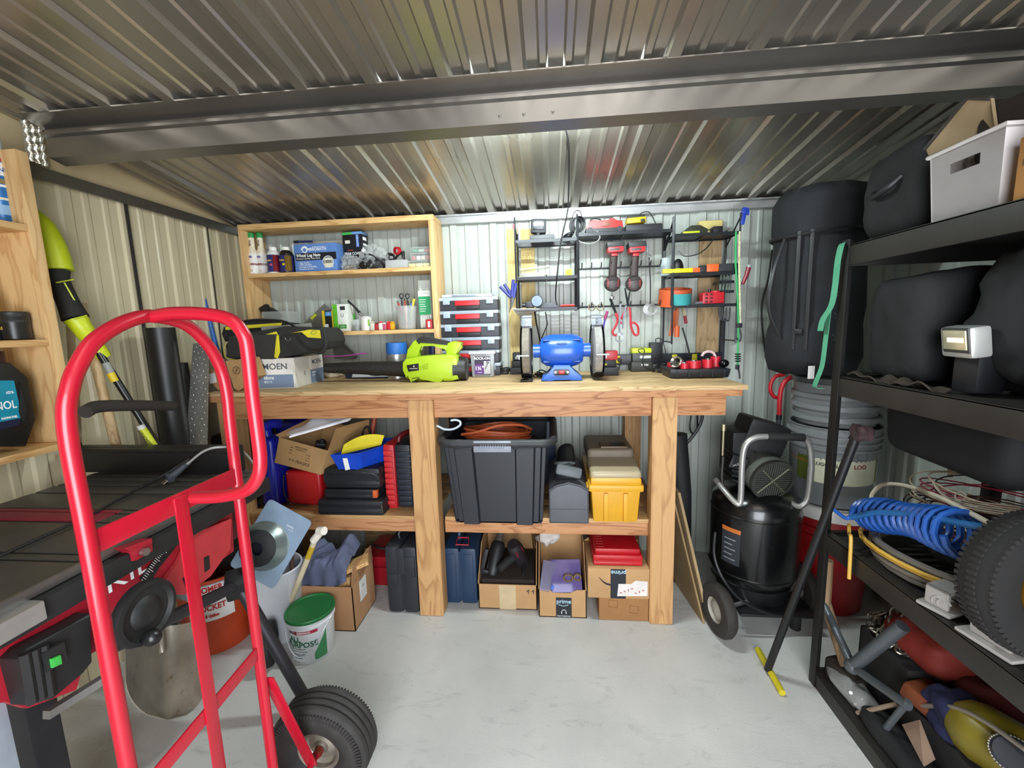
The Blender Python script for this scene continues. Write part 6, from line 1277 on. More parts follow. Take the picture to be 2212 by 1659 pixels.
B().tube([(-w*.40, .03, h*.8), (-w*.3, .03, h*1.08), (-w*.1, .03, h*1.0), (-w*.05, .04, h*.8)], .003, 6, smooth=5).obj('cable', BLACK, t); B().tube([(-w*.2, -.004, h*.1), (-w*.14, -.02, -.03), (-w*.3, -.025, -.055), (-w*.6, -.02, -.05), (-w*.78, .0, -.01), (-w*.7, .02, .05)], .004, 6, smooth=6).obj('cable', pm('#8a8a86', .4), t)
t, w, d, h = on('battery_charger', 'black charger with a yellow battery on the middle rack shelf', 'charger', (1352, 462, 1432, 499), -.185, .10, ZM)
B().bb(-w*.5, 0, 0, w*.5, d, h*.42, .008).obj('charger_base', pm('#202124', .5), t); B().box((-w*.20, d*.4, h*.68), (w*.52, d*.7, h*.34), (0, -3, 0), .006).obj('battery', pm('#d8b716', .4), t); B().box((-w*.20, d*.42, h*.90), (w*.48, d*.66, h*.2), (0, -3, 0), .008).obj('battery_top', pm('#23231f', .5), t); B().bb(-w*.10, -.002, h*.55, w*.02, .01, h*.72, .002).obj('latch', pm('#26241c', .5), t)
B().tube([(-w*.1, .06, h), (w*.0, .06, h*1.25), (w*.2, .05, h*1.2), (w*.36, .03, h*.4)], .003, 6, smooth=6).obj('cable', BLACK, t)
t = thing('cable', 'black and grey cables bundled at the left end of the middle rack shelf', 'cable', aY(1240, 500, -.14)); g = B()
for k in range(6): g.tube([aY(1242+12*math.cos(a)+2*k, 488+16*math.sin(a)-k, -.12-.01*(k % 3)) for a in [2*PI*j/16 for j in range(16)]], .0032, 6, closed=True)
g.tube([aY(px, py, -.10) for px, py in ((1234, 500), (1236, 470), (1244, 456), (1254, 458), (1258, 478))], .003, 6, smooth=5).w('coiled_cable', BLACK, t)
# ---- drills hanging by their heads
def drill_hung(label, px, y):
    k = (px-1326)
    t = thing('impact_driver', label, 'power drill', aY(1326+k, 560, y), 0, 'red and black drills hanging upside down')
    q = lambda x_, y_: aY(x_+k, y_, y)
    B().box(q(1328, 529), (.072, .07, .018), (0, 4, 0), .005).obj('x').location if 0 else None
    B().box(q(1328, 530), (.092, .085, .028), (0, -3, 0), .008).w('battery', pm('#262728', .5), t); B().box(q(1328, 541), (.084, .08, .030), (0, -3, 0), .008).w('battery_band', pm('#b12c30', .4), t)
    B().box(q(1326, 541), (.050, .084, .012), None, .002).w('label', pm('#4a4342', .4), t); B().box(q(1326, 551), (.034, .052, .018), None, .006).w('handle_base', pm('#b12c30', .4), t)
    B().tube([q(1326, 553), q(1324, 575), q(1323, 598), q(1321, 606)], lambda f: .0205+.003*f, 14, smooth=3).w('grip', pm('#3a302e', .7), t)
    hc_ = q(1321, 613); B().tube([hc_+Vector((0, -.05, -.006)), hc_+Vector((0, -.035, -.002)), hc_+Vector((0, .06, 0))], lambda f: .031+.012*math.sin(f*PI), 18, smooth=3).w('motor_body', pm('#332d2d', .5), t)
    B().ell(hc_+Vector((0, -.045, -.004)), (.041, .018, .042)).w('motor_cap', pm('#3b3334', .5), t)
    g = B()
    for i in range(5):
        for sg in (-1, 1): g.box(hc_+Vector((sg*.025, -.056, .018-.009*i)), (.010, .010, .0035), (0, 0, sg*25))
    g.w('red_vents', pm('#b8463f', .5), t); return t
d0 = drill_hung('red and black cordless drill hanging upside down, left one of the pair', 1326, -.14)
d1 = drill_hung('red and black cordless drill hanging upside down, right one of the pair', 1372, -.14)
t = thing('glue_tube', 'small clear tube with a wire loop hanging right of the drills', 'tube', aY(1399, 530, -.15)); B().tube([aY(1399, 526, -.15), aY(1398, 546, -.15)], .006, 8).w('tube', pm('#8c8f92', .3), t); B().tube([aY(1398+9*math.cos(a), 557+8*math.sin(a), -.15) for a in [2*PI*j/16 for j in range(16)]], .002, 6, closed=True).w('wire_loop', STEEL, t)
t = thing('thin_rod', 'long thin black rod hanging between the drills and the right rack', 'rod', aY(1405, 570, -.12)); B().tube([aY(1402, 556, -.12), aY(1405, 610, -.11), aY(1405, 655, -.11)], .0035, 8).w('rod', BLACK, t)
# lower hooks: cutters and scissors
RH = pm('#b3303a', .4); GH = pm('#8f959c', .4, .4)
t = thing('tin_snips', 'tin snips with black jaws and red handles on the lower hooks', 'snips', aY(1322, 660, -.15)); B().tube([aY(1318, 645, -.15), aY(1322, 655, -.15), aY(1330, 676, -.15)], .007, 8).w('jaws', pm('#26282a', .4, .4), t); B().tube([aY(1330, 676, -.15), aY(1334, 692, -.15), aY(1329, 706, -.15), aY(1323, 716, -.15), aY(1327, 724, -.15), aY(1336, 722, -.15)], .0065, 8, smooth=5).w('handle', RH, t); B().tube([aY(1330, 676, -.15), aY(1337, 690, -.16), aY(1342, 700, -.16)], .0065, 8).w('handle', RH, t)
B().ell(aY(1322, 643, -.152), (.012, .006, .012)).w('pivot', STEEL, t)
t = thing('scissors', 'large scissors with red loop handles hanging on the lower hooks', 'scissors', aY(1358, 650, -.145)); B().tube([aY(1350, 622, -.145), aY(1353, 640, -.145), aY(1358, 662, -.145)], lambda f: .004+.005*f, 8, flat=.5).tube([aY(1361, 628, -.145), aY(1358, 645, -.145), aY(1355, 662, -.145)], lambda f: .004+.005*f, 8, flat=.5).w('blade', pm('#2a2d30', .35, .5), t)
B().tube([aY(px, py, -.15) for px, py in ((1360, 664), (1362, 684), (1363, 705), (1370, 722), (1378, 722), (1378, 706), (1370, 697), (1364, 699))], .006, 8, smooth=5).w('handle', RH, t); B().tube([aY(px, py, -.15) for px, py in ((1354, 664), (1346, 680), (1342, 690))], .006, 8, smooth=5).w('handle', RH, t)
t = thing('adjustable_wrench', 'grey pipe wrench hanging head down between the red handles', 'wrench', aY(1338, 700, -.165)); B().tube([aY(1340, 656, -.165), aY(1338, 690, -.165), aY(1338, 716, -.165)], .007, 8, flat=.5).tube([aY(1352, 660, -.165), aY(1347, 688, -.165), aY(1345, 710, -.165)], .006, 8, flat=.5).w('wrench_handle', GH, t); B().lathe([(.016, -.005), (.022, -.004), (.022, .004), (.016, .005)], aY(1338, 731, -.168), (.2, 1, .1), 24, caps=False).box(aY(1339, 722, -.168), (.030, .010, .020), None, .004).w('wrench_head', GH, t)
t = thing('screwdriver', 'purple and red screwdriver hanging right of the grinder wheel', 'screwdriver', aY(1307, 690, -.16)); B().tube([aY(1312, 672, -.16), aY(1307, 690, -.16)], .008, 10).w('handle', pm('#8f2a5c', .35), t); B().tube([aY(1307, 690, -.16), aY(1303, 708, -.16), aY(1300, 728, -.16)], .005, 8).w('shaft', pm('#4a3a8c', .4), t)
for i, px in enumerate((1278, 1297)):
    t = thing('brass_ring', ['brass ring hanging on the left lower hook', 'brass ring hanging on the second lower hook'][i], 'ring', aY(px, 664, -.15)); B().tube([aY(px+7*math.cos(a), 664+7*math.sin(a), -.15) for a in [2*PI*j/16 for j in range(16)]], .003, 6, closed=True).w('ring', pm('#7d6a50', .4, .5), t)
t = thing('wire_coil', 'loose coil of thin grey wire on the right lower hooks', 'wire', aY(1404, 668, -.15)); g = B()
for k in range(5): g.tube([aY(1404+(14-k)*math.cos(a)+k, 668+(13-k)*math.sin(a), -.14-.006*k) for a in [2*PI*j/20 for j in range(20)]], .0016, 5, closed=True)
g.w('wire', STEEL, t)
# ---- right rack
YRt = -.185
t, w, d, h = on('battery_charger', 'black and lime battery charger on the top shelf of the right rack', 'charger', (1470, 486, 1540, 505), YRt, .11, ZR[0]); b = B(); b.prism([(-w*.5, 0), (w*.35, 0), (w*.35, h*.5), (w*.12, h), (-w*.16, h), (-w*.4, h*.35)], (0, 0, 0), (1, 0, 0), (0, 0, 1), (0, d, 0), .005); b.obj('charger_body', pm('#2b2e22', .5), t); B().bb(-w*.42, -.003, .002, w*.10, .02, h*.30, .003).obj('lime_band', YR, t); B().tube([(w*.35, .02, h*.4), (w*.48, .0, h*.3), (w*.46, -.02, -.04), (w*.1, -.03, -.10), (-w*.35, -.02, -.115), (-w*.55, .0, -.085)], .003, 6, smooth=6).obj('cable', BLACK, t)
t, w, d, h = on('paper_pad', 'pale yellow block behind the black charger on the right rack', 'block', (1510, 476, 1560, 503), -.09, .04, ZR[0]); B().bb(-w/2, 0, 0, w/2, d, h, .004).obj('block', pm('#cdbb74', .6), t)
t, w, d, h = on('battery', 'black battery pack at the right of the right rack top shelf', 'battery', (1541, 488, 1562, 500), -.17, .05, ZR[0]); B().bb(-w/2, 0, 0, w/2, d, h, .004).obj('battery_body', BLACK, t)
t, w, d, h = on('spirit_level', 'yellow torpedo level lying on the middle shelf of the right rack', 'level', (1428, 580, 1493, 590), -.205, .025, ZR[1]); t.location.x += .01; B().bb(-w/2, 0, 0, w/2, d, h, .004).obj('level_body', pm('#d8c21c', .4), t); B().bb(-w*.08, -.001, h*.4, w*.06, .01, h*1.02).obj('vial', pm('#b9d43a', .2), t)
t, w, d, h = on('pull_saw', 'orange and black handled saw on the middle shelf of the right rack', 'saw', (1493, 570, 1594, 584), -.195, .03, ZR[1]); B().bb(-w*.5, 0, 0, -w*.30, d, h*.62, .003).bb(-w*.16, 0, 0, w*.10, d, h, .004).obj('orange_grip', pm('#d8622a', .4), t); B().bb(-w*.30, .002, 0, -w*.16, d, h*.9, .003).obj('black_collar', pm('#1d1d1f', .6), t); B().bb(w*.10, 0, 0, w*.5, d, h, .004).obj('black_grip', pm('#1d1d1f', .6), t)
g = B()
for k in range(9): g.bb(w*(.13+.04*k), -.001, h*.1, w*(.145+.04*k), .002, h*.95)
g.obj('grip_grooves', pm('#34353a', .5), t)
t, w, d, h = on('glass_jar', 'clear glass jar behind the yellow level on the right rack', 'jar', (1430, 556, 1452, 585), -.12, .06, ZR[1]); lat([(w/2, 0), (w/2, h*.9), (w*.46, h)], clear('#cfdde0', .45, .08), 'glass', t, o=(0, w/2, 0))
t, w, d, h = on('rounded_cap', 'round black cap standing behind the yellow level', 'cap', (1456, 557, 1480, 586), -.12, .06, ZR[1]); B().ell((0, .03, h*.4), (w*.5, .03, h*.6)).obj('cap_shell', BLACK, t)
# wide orange roll and teal cord on the bottom shelf
t, w, d, h = on('tape_roll', 'wide ring of orange webbing on the bottom shelf of the right rack', 'roll', (1428, 622, 1500, 662), -.17, .10, ZR[2]); r = w/2; B().lathe([(r*.82, .0), (r*.98, .0), (r*.98, h), (r*.93, h), (r*.82, .002)], (0, .06, 0.0), (0, -.18, 1), 40, caps=False, u=(1, 0, 0)).obj('webbing_ring', pm('#c2542a', .6), t)
t, w, d, h = on('twine_roll', 'roll of teal cord inside the orange ring on the right rack', 'roll', (1446, 634, 1497, 658), -.19, .06, ZR[2]); r = w/2; b = B(); prf = [(r*.5, 0)]+[(r*(.97+.03*(k % 2)), h*k/10) for k in range(11)]+[(r*.5, h)]; b.lathe(prf, (0, .035, 0), (0, -.1, 1), 32, sx=1, u=(1, 0, 0)).obj('cord', pm('#2f8c8c', .7), t)
t, w, d, h = on('tool_holder', 'red plastic slotted tool holder on the bottom shelf of the right rack', 'tool holder', (1518, 628, 1565, 661), -.18, .06, ZR[2]); B().bb(-w/2, 0, 0, w/2, d, h*.9, .006).cyl((w*.16, .03, h*.05), (w*.16, .03, h), .026).obj('holder', pm('#b8222a', .4), t); g = B()
for i in range(2):
    for j in range(3): g.bb(-w*.40+w*.22*i, -.001, h*(.1+.27*j), -w*.26+w*.22*i, .004, h*(.26+.27*j), .001)
g.obj('slots', pm('#5c0f14', .5), t); B().cyl((-w*.1, .03, h*.9), (-w*.1, .03, h*1.15), .008).obj('knob', BLACK, t)
t, w, d, h = on('fitting', 'small grey cylinder beside the red tool holder', 'fitting', (1501, 652, 1519, 661), -.18, .03, ZR[2]); B().tube([(-w*.4, 0, h*.4), (w*.4, .01, h*.5)], .009, 10).obj('fitting', pm('#8f9295', .4, .4), t)
# clamps under the right rack
OR = pm('#b8552a', .5); t = thing('spring_clamp', 'large clamp with worn orange handles hanging under the right rack', 'clamp', aY(1460, 690, -.19)); B().tube([aY(1463, 656, -.19), aY(1462, 680, -.19), aY(1460, 708, -.19)], .012, 8, flat=.5).w('clamp_arm', pm('#8c4a2c', .5, .2), t); B().tube([aY(1455, 672, -.185), aY(1453, 700, -.185), aY(1449, 726, -.185)], lambda f: .009+.003*f, 8).w('handle', OR, t); B().tube([aY(1463, 704, -.195), aY(1462, 728, -.195)], .0135, 8).w('handle', OR, t)
t = thing('spring_clamp', 'smaller steel clamp with a dark red tip hanging under the right rack', 'clamp', aY(1479, 680, -.185)); B().tube([aY(1474, 658, -.185), aY(1479, 684, -.185)], .009, 8, flat=.5).w('clamp_arm', pm('#a49a78', .4, .4), t); B().tube([aY(1479, 682, -.185), aY(1482, 699, -.185)], .0095, 8, flat=.6).w('tip', pm('#6c1c2a', .5), t)
t = thing('thin_rod', 'thin black rod slanting from the right rack down to the bench', 'rod', aY(1470, 700, -.17)); B().tube([aY(1474, 708, -.17), aY(1484, 742, -.17), aY(1491, 772, -.17)], .0045, 8).w('rod', BLACK, t)
t = thing('hanging_hooks', 'cluster of black hooks hanging under the right rack bottom shelf', 'hooks', aY(1565, 680, -.15)); g = B()
for k in range(4): g.tube([aY(1553+8*k, 664, -.16), aY(1555+7*k, 682, -.16), aY(1561+4*k, 693, -.16), aY(1570-2*k, 688, -.16)], .004, 6, smooth=5)
g.w('hooks', BLACK, t)
t = thing('angle_bar', 'black upright steel bar at the right rear of the right rack', 'bar', aY(1560, 730, -.03)); x0, x1, z0, z1 = fr(1556, 690, 1565, 788, -.03); B().bb(x0, -.035, ZB+.001, x1, -.02, z1).w('bar', pm('#1a1c20', .5), t)
t = thing('wire_basket', 'dark wire basket of small hand tools fixed inside the right rack end', 'basket', (XD-.04, -.12, 1.60)); b = B()
for z in (1.56, 1.61, 1.655): b.bb(XD-.075, -.17, z, XD-.005, -.165, z+.014).bb(XD-.075, -.17, z, XD-.071, -.06, z+.014)
b.w('basket', WR, t); g = B()
for k in range(4): g.tube([(XD-.065+.016*k, -.14, 1.56), (XD-.062+.016*k, -.145, 1.69+.015*(k % 2))], .006, 8)
g.w('hand_tools', pm('#57655a', .5), t)
# bungee cords at the right end
def cordp(name, label, pts, r, mat, cat='cord', y=-.225):
    t = thing(name, label, cat, aY(pts[0][0], pts[0][1], y)); B().tube([aY(px, py, y) for px, py in pts], r, 8, smooth=5).w('cord', mat, t); return t
t = cordp('bungee_cord', 'green bungee cord hanging from the right end of the racks to the bench', ((1590, 500), (1589, 560), (1591, 600), (1595, 690), (1594, 760), (1593, 795)), .0052, pm('#2c9a58', .6)); B().tube([aY(1593, 790, -.225), aY(1597, 806, -.225), aY(1598, 818, -.225)], .0045, 8, smooth=4).w('hook', BLACK, t); B().box(aY(1593, 793, -.226), (.018, .014, .026), None, .003).w('hook_sleeve', BLACK, t)
t = cordp('bungee_cord', 'pale speckled bungee cord hanging beside the green one', ((1598, 500), (1597, 560), (1598, 640), (1599, 700)), .0055, pm('#c9c29a', .7, var=.4, vs=120)); B().box(aY(1597, 703, -.226), (.026, .014, .024), None, .004).w('hook_sleeve', BLACK, t); B().tube([aY(1597, 708, -.226), aY(1601, 726, -.226), aY(1597, 738, -.226), aY(1592, 730, -.226)], .004, 8, smooth=4).w('hook', BLACK, t); g = B()
for k in range(4): g.lathe([(.012, -.003), (.016, 0), (.012, .003)], aY(1594, 765+5*k, -.224), (0, 0, 1), 14)
g.w('spring_sleeve', BLACK, t)
t = thing('cord_hook', 'blue plastic hook clipped on the top of the right rack post', 'hook', aY(1608, 460, -.21)); HB = pm('#1f3a9c', .4); B().box(aY(1609, 455, -.212), (.030, .016, .030), (0, 10, 0), .006).box(aY(1606, 472, -.212), (.018, .014, .06), (0, 10, 0), .005).box(aY(1616, 458, -.212), (.010, .012, .03), None, .003).w('hook_body', HB, t)
t = thing('screwdriver', 'dark red screwdriver handle hooked outside the right rack post', 'screwdriver', aY(1612, 590, -.215)); B().tube([aY(1618, 576, -.215), aY(1612, 596, -.215), aY(1604, 614, -.215)], lambda f: .012-.004*f, 12).w('handle', pm('#7d1f30', .35), t); B().tube([aY(1619, 573, -.215), aY(1617, 578, -.215)], .0125, 12).w('end_cap', pm('#9aa0a4', .3), t)
# ================================================================ black steel shelving along the right wall
SX, SYF, SYN = .996, -.93, -2.35; SXB = 1.56
BKS = pm('#171513', .55, .2, var=.2, vs=10); DECK = pm('#17130f', .8, var=.25, vs=8)
LV = [.062, .632, 1.213, 1.657]
sh = thing('steel_shelving', 'black steel shelving with four shelves along the right wall', 'shelving', ((SX+SXB)/2, -1.6, 0))
for x, sg in ((SX, 1), (SXB, -1)):
    for y, sy in ((SYF, -1), (SYN, 1)):
        B().bb(x, y, 0, x+sg*.036, y+sy*.003, 1.675, .0008).bb(x, y, 0, x+sg*.003, y+sy*.036, 1.675, .0008).w('post', BKS, sh)
for z in LV:
    B().bb(SX+.004, SYF-.002, z-.016, SXB-.004, SYN, z-.006).w('deck', DECK, sh)
    g = B().m(pm('#2c2a26', .5, .2, var=.2, vs=10)).bb(SX+.003, SYF-.004, z-.068, SX+.010, SYN, z, .002).bb(SX+.003, SYF-.004, z-.006, SX+.03, SYN, z, .001); g.w('front_beam', BKS, sh)  # same black steel, painted lighter for the light the lips catch
    B().bb(SX+.003, SYF-.010, z-.068, SXB-.003, SYF-.004, z, .002).w('side_beam', BKS, sh)
    B().bb(SXB-.010, SYF-.004, z-.068, SXB-.003, SYN, z, .002).w('back_beam', BKS, sh)
BAG = pm('#0e0f10', .85, var=.35, vs=9, bmp=.35, bs=120); BAG2 = pm('#0c0d0f', .8, var=.3, vs=8, bmp=.3, bs=90)
def lump(name, label, cat, c, r, mat, seed, amp=.03, fq=7, part='bag_body', seg=36, rot=None, p=4):
    """soft packed bag: rounded box swollen and creased; c = middle of its underside"""
    t = thing(name, label, cat, c); b = B()
    def sq(co):
        n_ = (abs(co.x)**p+abs(co.y)**p+abs(co.z)**p)**(1/p); return 1/max(n_, 1e-4)
    b.ell((0, 0, r[2]), r, rot, seg, seg//2, sq); b.noise(amp, fq, seed).noise(amp*.35, fq*3.1, seed+3)
    for v in b.bm.verts: v.co.z = max(v.co.z, 0)
    b.obj(part, mat, t, 60); return t
# buckets behind the shelving end
def bucket(name, label, c, r0, r1, h, mat, ribs=True, cat='bucket', rimm=None):
    t = thing(name, label, cat, c); pr_ = [(r0*.96, 0), (r0, .01)]
    if ribs:
        for k, f in enumerate((.72, .80, .88)): rr = r0+(r1-r0)*f; pr_ += [(rr, h*f), (rr+.012, h*f+.002), (rr+.012, h*f+.010), (rr+.002, h*f+.014)]
    pr_ += [(r1, h*.985), (r1+.006, h*.99), (r1+.006, h), (r1-.004, h), (r1-.006, h*.97), (r0-.006, .012), (0, .012)]
    lat(pr_, mat, 'bucket_body', t, seg=48, caps=False); lat([(r0*.96, 0), (0, .0005)], mat, 'base', t, seg=48, caps=False); return t
GREYB = pm('#7d7f7f', .4, var=.05, vs=6); bx_, by_ = 1.355, -.40
rb = bucket('bucket', 'red bucket with a white rim under the grey labelled bucket', (bx_+.01, by_, 0), .155, .182, .53, pm('#8d1517', .4)); lat([(.182, .47), (.187, .47), (.189, .535), (.178, .538)], pm('#d9d6d0', .5), 'white_rim', rb, seg=48, caps=False); lat([(.180, .532), (0, .534)], pm('#d9d6d0', .5), 'lid', rb, seg=48, caps=False)
z0 = .542; gb = bucket('bucket', 'grey bucket with a camping toilet label behind the shelving post', (bx_, by_, z0), .160, .178, .375, GREYB)
wrappatch(gb, (0, 0),   .1678, .115, .285, -62, 40, pm('#cfcdb2', .5), 'label', .003); wrappatch(gb, (0, 0),   .1678, .115, .285, -80, -62, pm('#5d6a2c', .5), 'label_edge', .003); wrappatch(gb, (0, 0),   .1678, .115, .285, 40, 75, pm('#7d7a32', .5), 'label_edge', .003)
wraptext(gb, 'LUGGABLE', (0, 0), .1722, .205, .022, pm('#3a3f3a', .5), -36, .0004); wraptext(gb, 'LOO', (0, 0), .1722, .205, .026, pm('#8d2a2c', .5), 6, .0006); wraptext(gb, 'STANSPORT', (0, 0), .1722, .205, .020, pm('#b98a2c', .5), -73).rotation_euler = (0, 0, 0)
g = B().sheet(lambda u, v: (math.sin(R(8)+(.022+.002*v)*math.cos(2*PI*u)/.16)*.1726, -math.cos(R(8)+(.022+.002*v)*math.cos(2*PI*u)/.16)*.1726, .252+(.016+.002*v)*math.sin(2*PI*u)), 32, 1); g.obj('round_logo', pm('#4a4f48', .5), gb)
ub = bucket('bucket', 'upper grey bucket with raised ribs and a dark lid nested on the labelled bucket', (bx_, by_, z0+.378), .160, .170, .205, GREYB, False)
for f in (.12, .38, .64): lat([(.165, .2*f), (.177, .2*f+.002), (.177, .2*f+.022), (.166, .2*f+.026)], GREYB, 'rib', ub, seg=48, caps=False)
lat([(.174, .195), (.180, .2), (.178, .222), (.15, .235), (0, .24)], pm('#4d4f50', .35), 'lid', ub, seg=48); zl_ = z0+.378+.24
# red tube frame beside the buckets
fr_t = thing('folding_frame', 'red tube handles of a folded cart beside the grey buckets', 'cart frame', (1.08, -.24, 0))
B().tube([aY(px, py, -.20) for px, py in ((1694, 809), (1676, 813), (1666, 826), (1664, 842), (1671, 856), (1682, 860))], .0095, 10, smooth=5).w('handle', pm('#b01a22', .4), fr_t)
B().tube([aY(px, py, -.23) for px, py in ((1752, 818), (1722, 813), (1700, 820), (1688, 838), (1684, 866), (1683, 898))], .0115, 10, smooth=5).w('handle', pm('#b81c26', .4), fr_t)
B().tube([aY(1683, 896, -.23), aY(1682, 906, -.23)], .0135, 10).w('sleeve', BLACK, fr_t); q = aY(1682, 906, -.23); B().tube([q, Vector((q.x, -.20, .02))], .012, 10).w('leg', pm('#4a4d50', .4, .3), fr_t)
# tall black duffel
bt = thing('duffel_bag', 'tall black cylindrical bag with side straps standing on the grey buckets', 'bag', (1.205, -.45, zl_+.002)); b = B()
b.lathe([(.10, 0), (.165, .02), (.185, .08), (.182, .20), (.172, .24), (.178, .30), (.180, .50), (.172, .60), (.180, .64), (.182, .76), (.165, .80), (.09, .815), (0, .81)], (0, 0, 0), (.0, .0, 1), 48); b.noise(.016, 9, 4).noise(.007, 24, 9).noise(.004, 55, 2); b.obj('bag_body', pm('#16181b', .8, var=.3, vs=14, bmp=.3, bs=150), bt, 60)
for a0 in (-52, -38): B().tube([(math.sin(R(a0))*(.192), -math.cos(R(a0))*(.192), z) for z in (.62, .5, .35, .22, .12)], .008, 6, smooth=4, flat=.35).obj('strap', BLACK, bt)
B().tube([(-.18, -.06, .60), (-.235, -.09, .45), (-.245, -.09, .30), (-.19, -.08, .18)], .007, 6, smooth=6, flat=.5).obj('strap', BLACK, bt)
B().box((math.sin(R(-46))*.196, -math.cos(R(-46))*.196, .20), (.03, .012, .022), (0, 0, -46), .003).obj('buckle', BLACK, bt)
B().tube([(.19*math.cos(a), .19*math.sin(a), .61+.006*math.sin(3*a)) for a in [2*PI*k/40 for k in range(40)]], .006, 6, closed=True).obj('cinch_cord', BLACK, bt)
g = B()
for k in range(5):
    for sg in (-1, 1): a = R(-6+3*sg); g.tube([(math.sin(a)*.188, -math.cos(a)*.188-.002, .52-.09*k), (math.sin(a-R(4)*sg*2)*.188, -math.cos(a)*.188-.002, .545-.09*k)], .0012, 4)
g.obj('printed_marks', pm('#585c62', .6), bt)
B().bb(-.12, -.19, .0, -.095, -.186, .055, .001).obj('care_label', WHITE, bt)
# ---- top shelf
T4 = LV[3]+.001
q0 = aX(1850, 440, 1.08); bq_ = lump('duffel_bag', 'bulky black bag with a side handle on the far end of the top shelf', 'bag', (1.225, -1.05, T4), (.185, .110, .135), BAG, 5, .018, seg=56, p=8)
B().tube([(-.18, -.04, .17), (-.205, -.02, .14), (-.205, .03, .13), (-.18, .05, .155)], .009, 8, smooth=5).obj('handle', BLACK, bq_)
bz = lump('rolled_bag', 'dark folded bag lying between the tall bag and the top shelf end', 'bag', (1.30, -.78, T4), (.13, .11, .13), BAG2, 12, .02)
bz.location.y = -1.02; bz.location.x = 1.42; bz.location.z = T4
# white storage bin
y1, y0 = aX(1988, 470, 1.0).y, aX(2150, 360, 1.0).y; wt = pm('#c9c3c0', .35, var=.04); zt = aX(2070, 310, 1.0).z
wbn = thing('storage_bin', 'white plastic storage bin with a hand slot on the top right shelf', 'bin', (1.012, (y0+y1)/2, T4)); Lb = (y1-y0); hb = zt-T4; b = B()
def side(u, v):
    k = 1-.10*(1-v); return (.012*(1-v), (u-.5)*Lb*k, hb*v)
n_ = 24; m_ = 14; vs = {}
for i in range(n_+1):
    for j in range(m_+1): vs[i, j] = b.bm.verts.new(side(i/n_, j/m_))
for i in range(n_):
    for j in range(m_):
        if 7 <= i <= 16 and 9 <= j <= 10: continue       # the hand slot
        b.bm.faces.new((vs[i, j], vs[i+1, j], vs[i+1, j+1], vs[i, j+1]))
bmesh.ops.solidify(b.bm, geom=list(b.bm.faces), thickness=.004)
b.sheet(lambda u, v: (.012*(1-v)+.30*u*(1-.04*(1-v)), -.5*Lb*(1-.10*(1-v)), hb*v), 2, 4, .003); b.sheet(lambda u, v: (.012*(1-v)+.30*u*(1-.04*(1-v)), .5*Lb*(1-.10*(1-v)), hb*v), 2, 4, .003); b.sheet(lambda u, v: (.30, (u-.5)*Lb, hb*v), 2, 2, .003); b.bb(.012, -.44*Lb, 0, .29, .44*Lb, .004)
b.obj('bin_body', wt, wbn); B().tube([(-.004, -Lb/2-.004, hb), (-.004, Lb/2+.004, hb), (.304, Lb/2+.004, hb), (.304, -Lb/2-.004, hb)], .006, 8, closed=True).obj('rim', wt, wbn)
t = lump('bin_contents', 'clear crumpled plastic wrapping inside the white storage bin', 'wrapping', (1.17, (y0+y1)/2, T4+.006), (.11, .085, .085), pm('#5a5752', .25, .2, var=.5, vs=25), 3, .02, 20, 'wrapping')
t = thing('tan_board', 'tan board with a dark rim slanting up out of the white storage bin', 'board', (1.12, (y0+y1)/2+.02, T4+.10)); 
P = [aX(1987, 336, 1.06), aX(2090, 212, 1.06), aX(2140, 212, 1.06), aX(2150, 285, 1.06)]; lo = [Vector((1.10, p.y, T4+.16)) for p in (P[3], P[0])]
plate(B(), [P[0], P[1], P[2], P[3]]+lo, .008).w('board', pm('#a08c6c', .7, var=.15, vs=8), t); B().tube([P[0], P[1], P[2]], .006, 6).w('rim', pm('#3a3632', .5), t)
B().bb(1.07, P[2].y-.12, T4+.12, 1.30, P[2].y+.04, P[2].z-.015, .01).w('dark_side', pm('#2a2320', .8), t)
t = thing('cardboard_box', 'kraft carton with dark print on the near end of the top right shelf', 'box', (1.16, y0-.16, T4)); B().bb(-.15, -.16, 0, .15, .125, .13, .003).obj('carton', pm('#a6763f', .8, var=.08), t); B().bb(-.151, -.10, .02, -.149, .02, .11).obj('dark_print', pm('#23262a', .5), t)
text(t, 'PARTS', (-.1515, .085, .075), .020, pm('#4a3520', .6), (90, 0, -90))
t = thing('storage_bin', 'pale translucent bin with a white sheet standing on the kraft carton', 'bin', (1.17, y0-.16, T4+.132)); b = B(); b.box((0, -.01, .08), (.28, .26, .16), None, .012, taper=(.92, .92)); b.obj('bin_body', pm('#b3a4a4', .35), t); B().bb(-.1405, -.12, .02, -.136, .085, .10).obj('paper_sheet', pm('#e4e4e0', .5), t)
# green strap
t = thing('ratchet_strap', 'pale green webbing strap hanging over the far end of the top shelf', 'strap', aX(1815, 530, .98)); GS = pm('#4f9a78', .7)
def ribbon(pts, w_, mat, par, nm='webbing', W_=Vector((0, 1, 0))):
    P = crv([Vector(p) for p in pts], 6); b = B(); n = len(P)-1
    def f(u, v):
        i = min(int(u*n+.5), n); return P[i]+W_*(v-.5)*w_
    b.sheet(f, n, 1, .0016); return b.w(nm, mat, par)
ribbon([aX(px, py, x) for px, py, x in ((1826, 524, 1.03), (1818, 530, .985), (1810, 565, .982), (1804, 620, .982), (1796, 660, .978), (1778, 690, .965), (1772, 715, .962))], .030, GS, t)
ribbon([aX(px, py, x) for px, py, x in ((1792, 664, .980), (1783, 740, .978), (1776, 790, .975), (1764, 822, .97), (1760, 836, .975), (1775, 838, .985))], .024, GS, t)
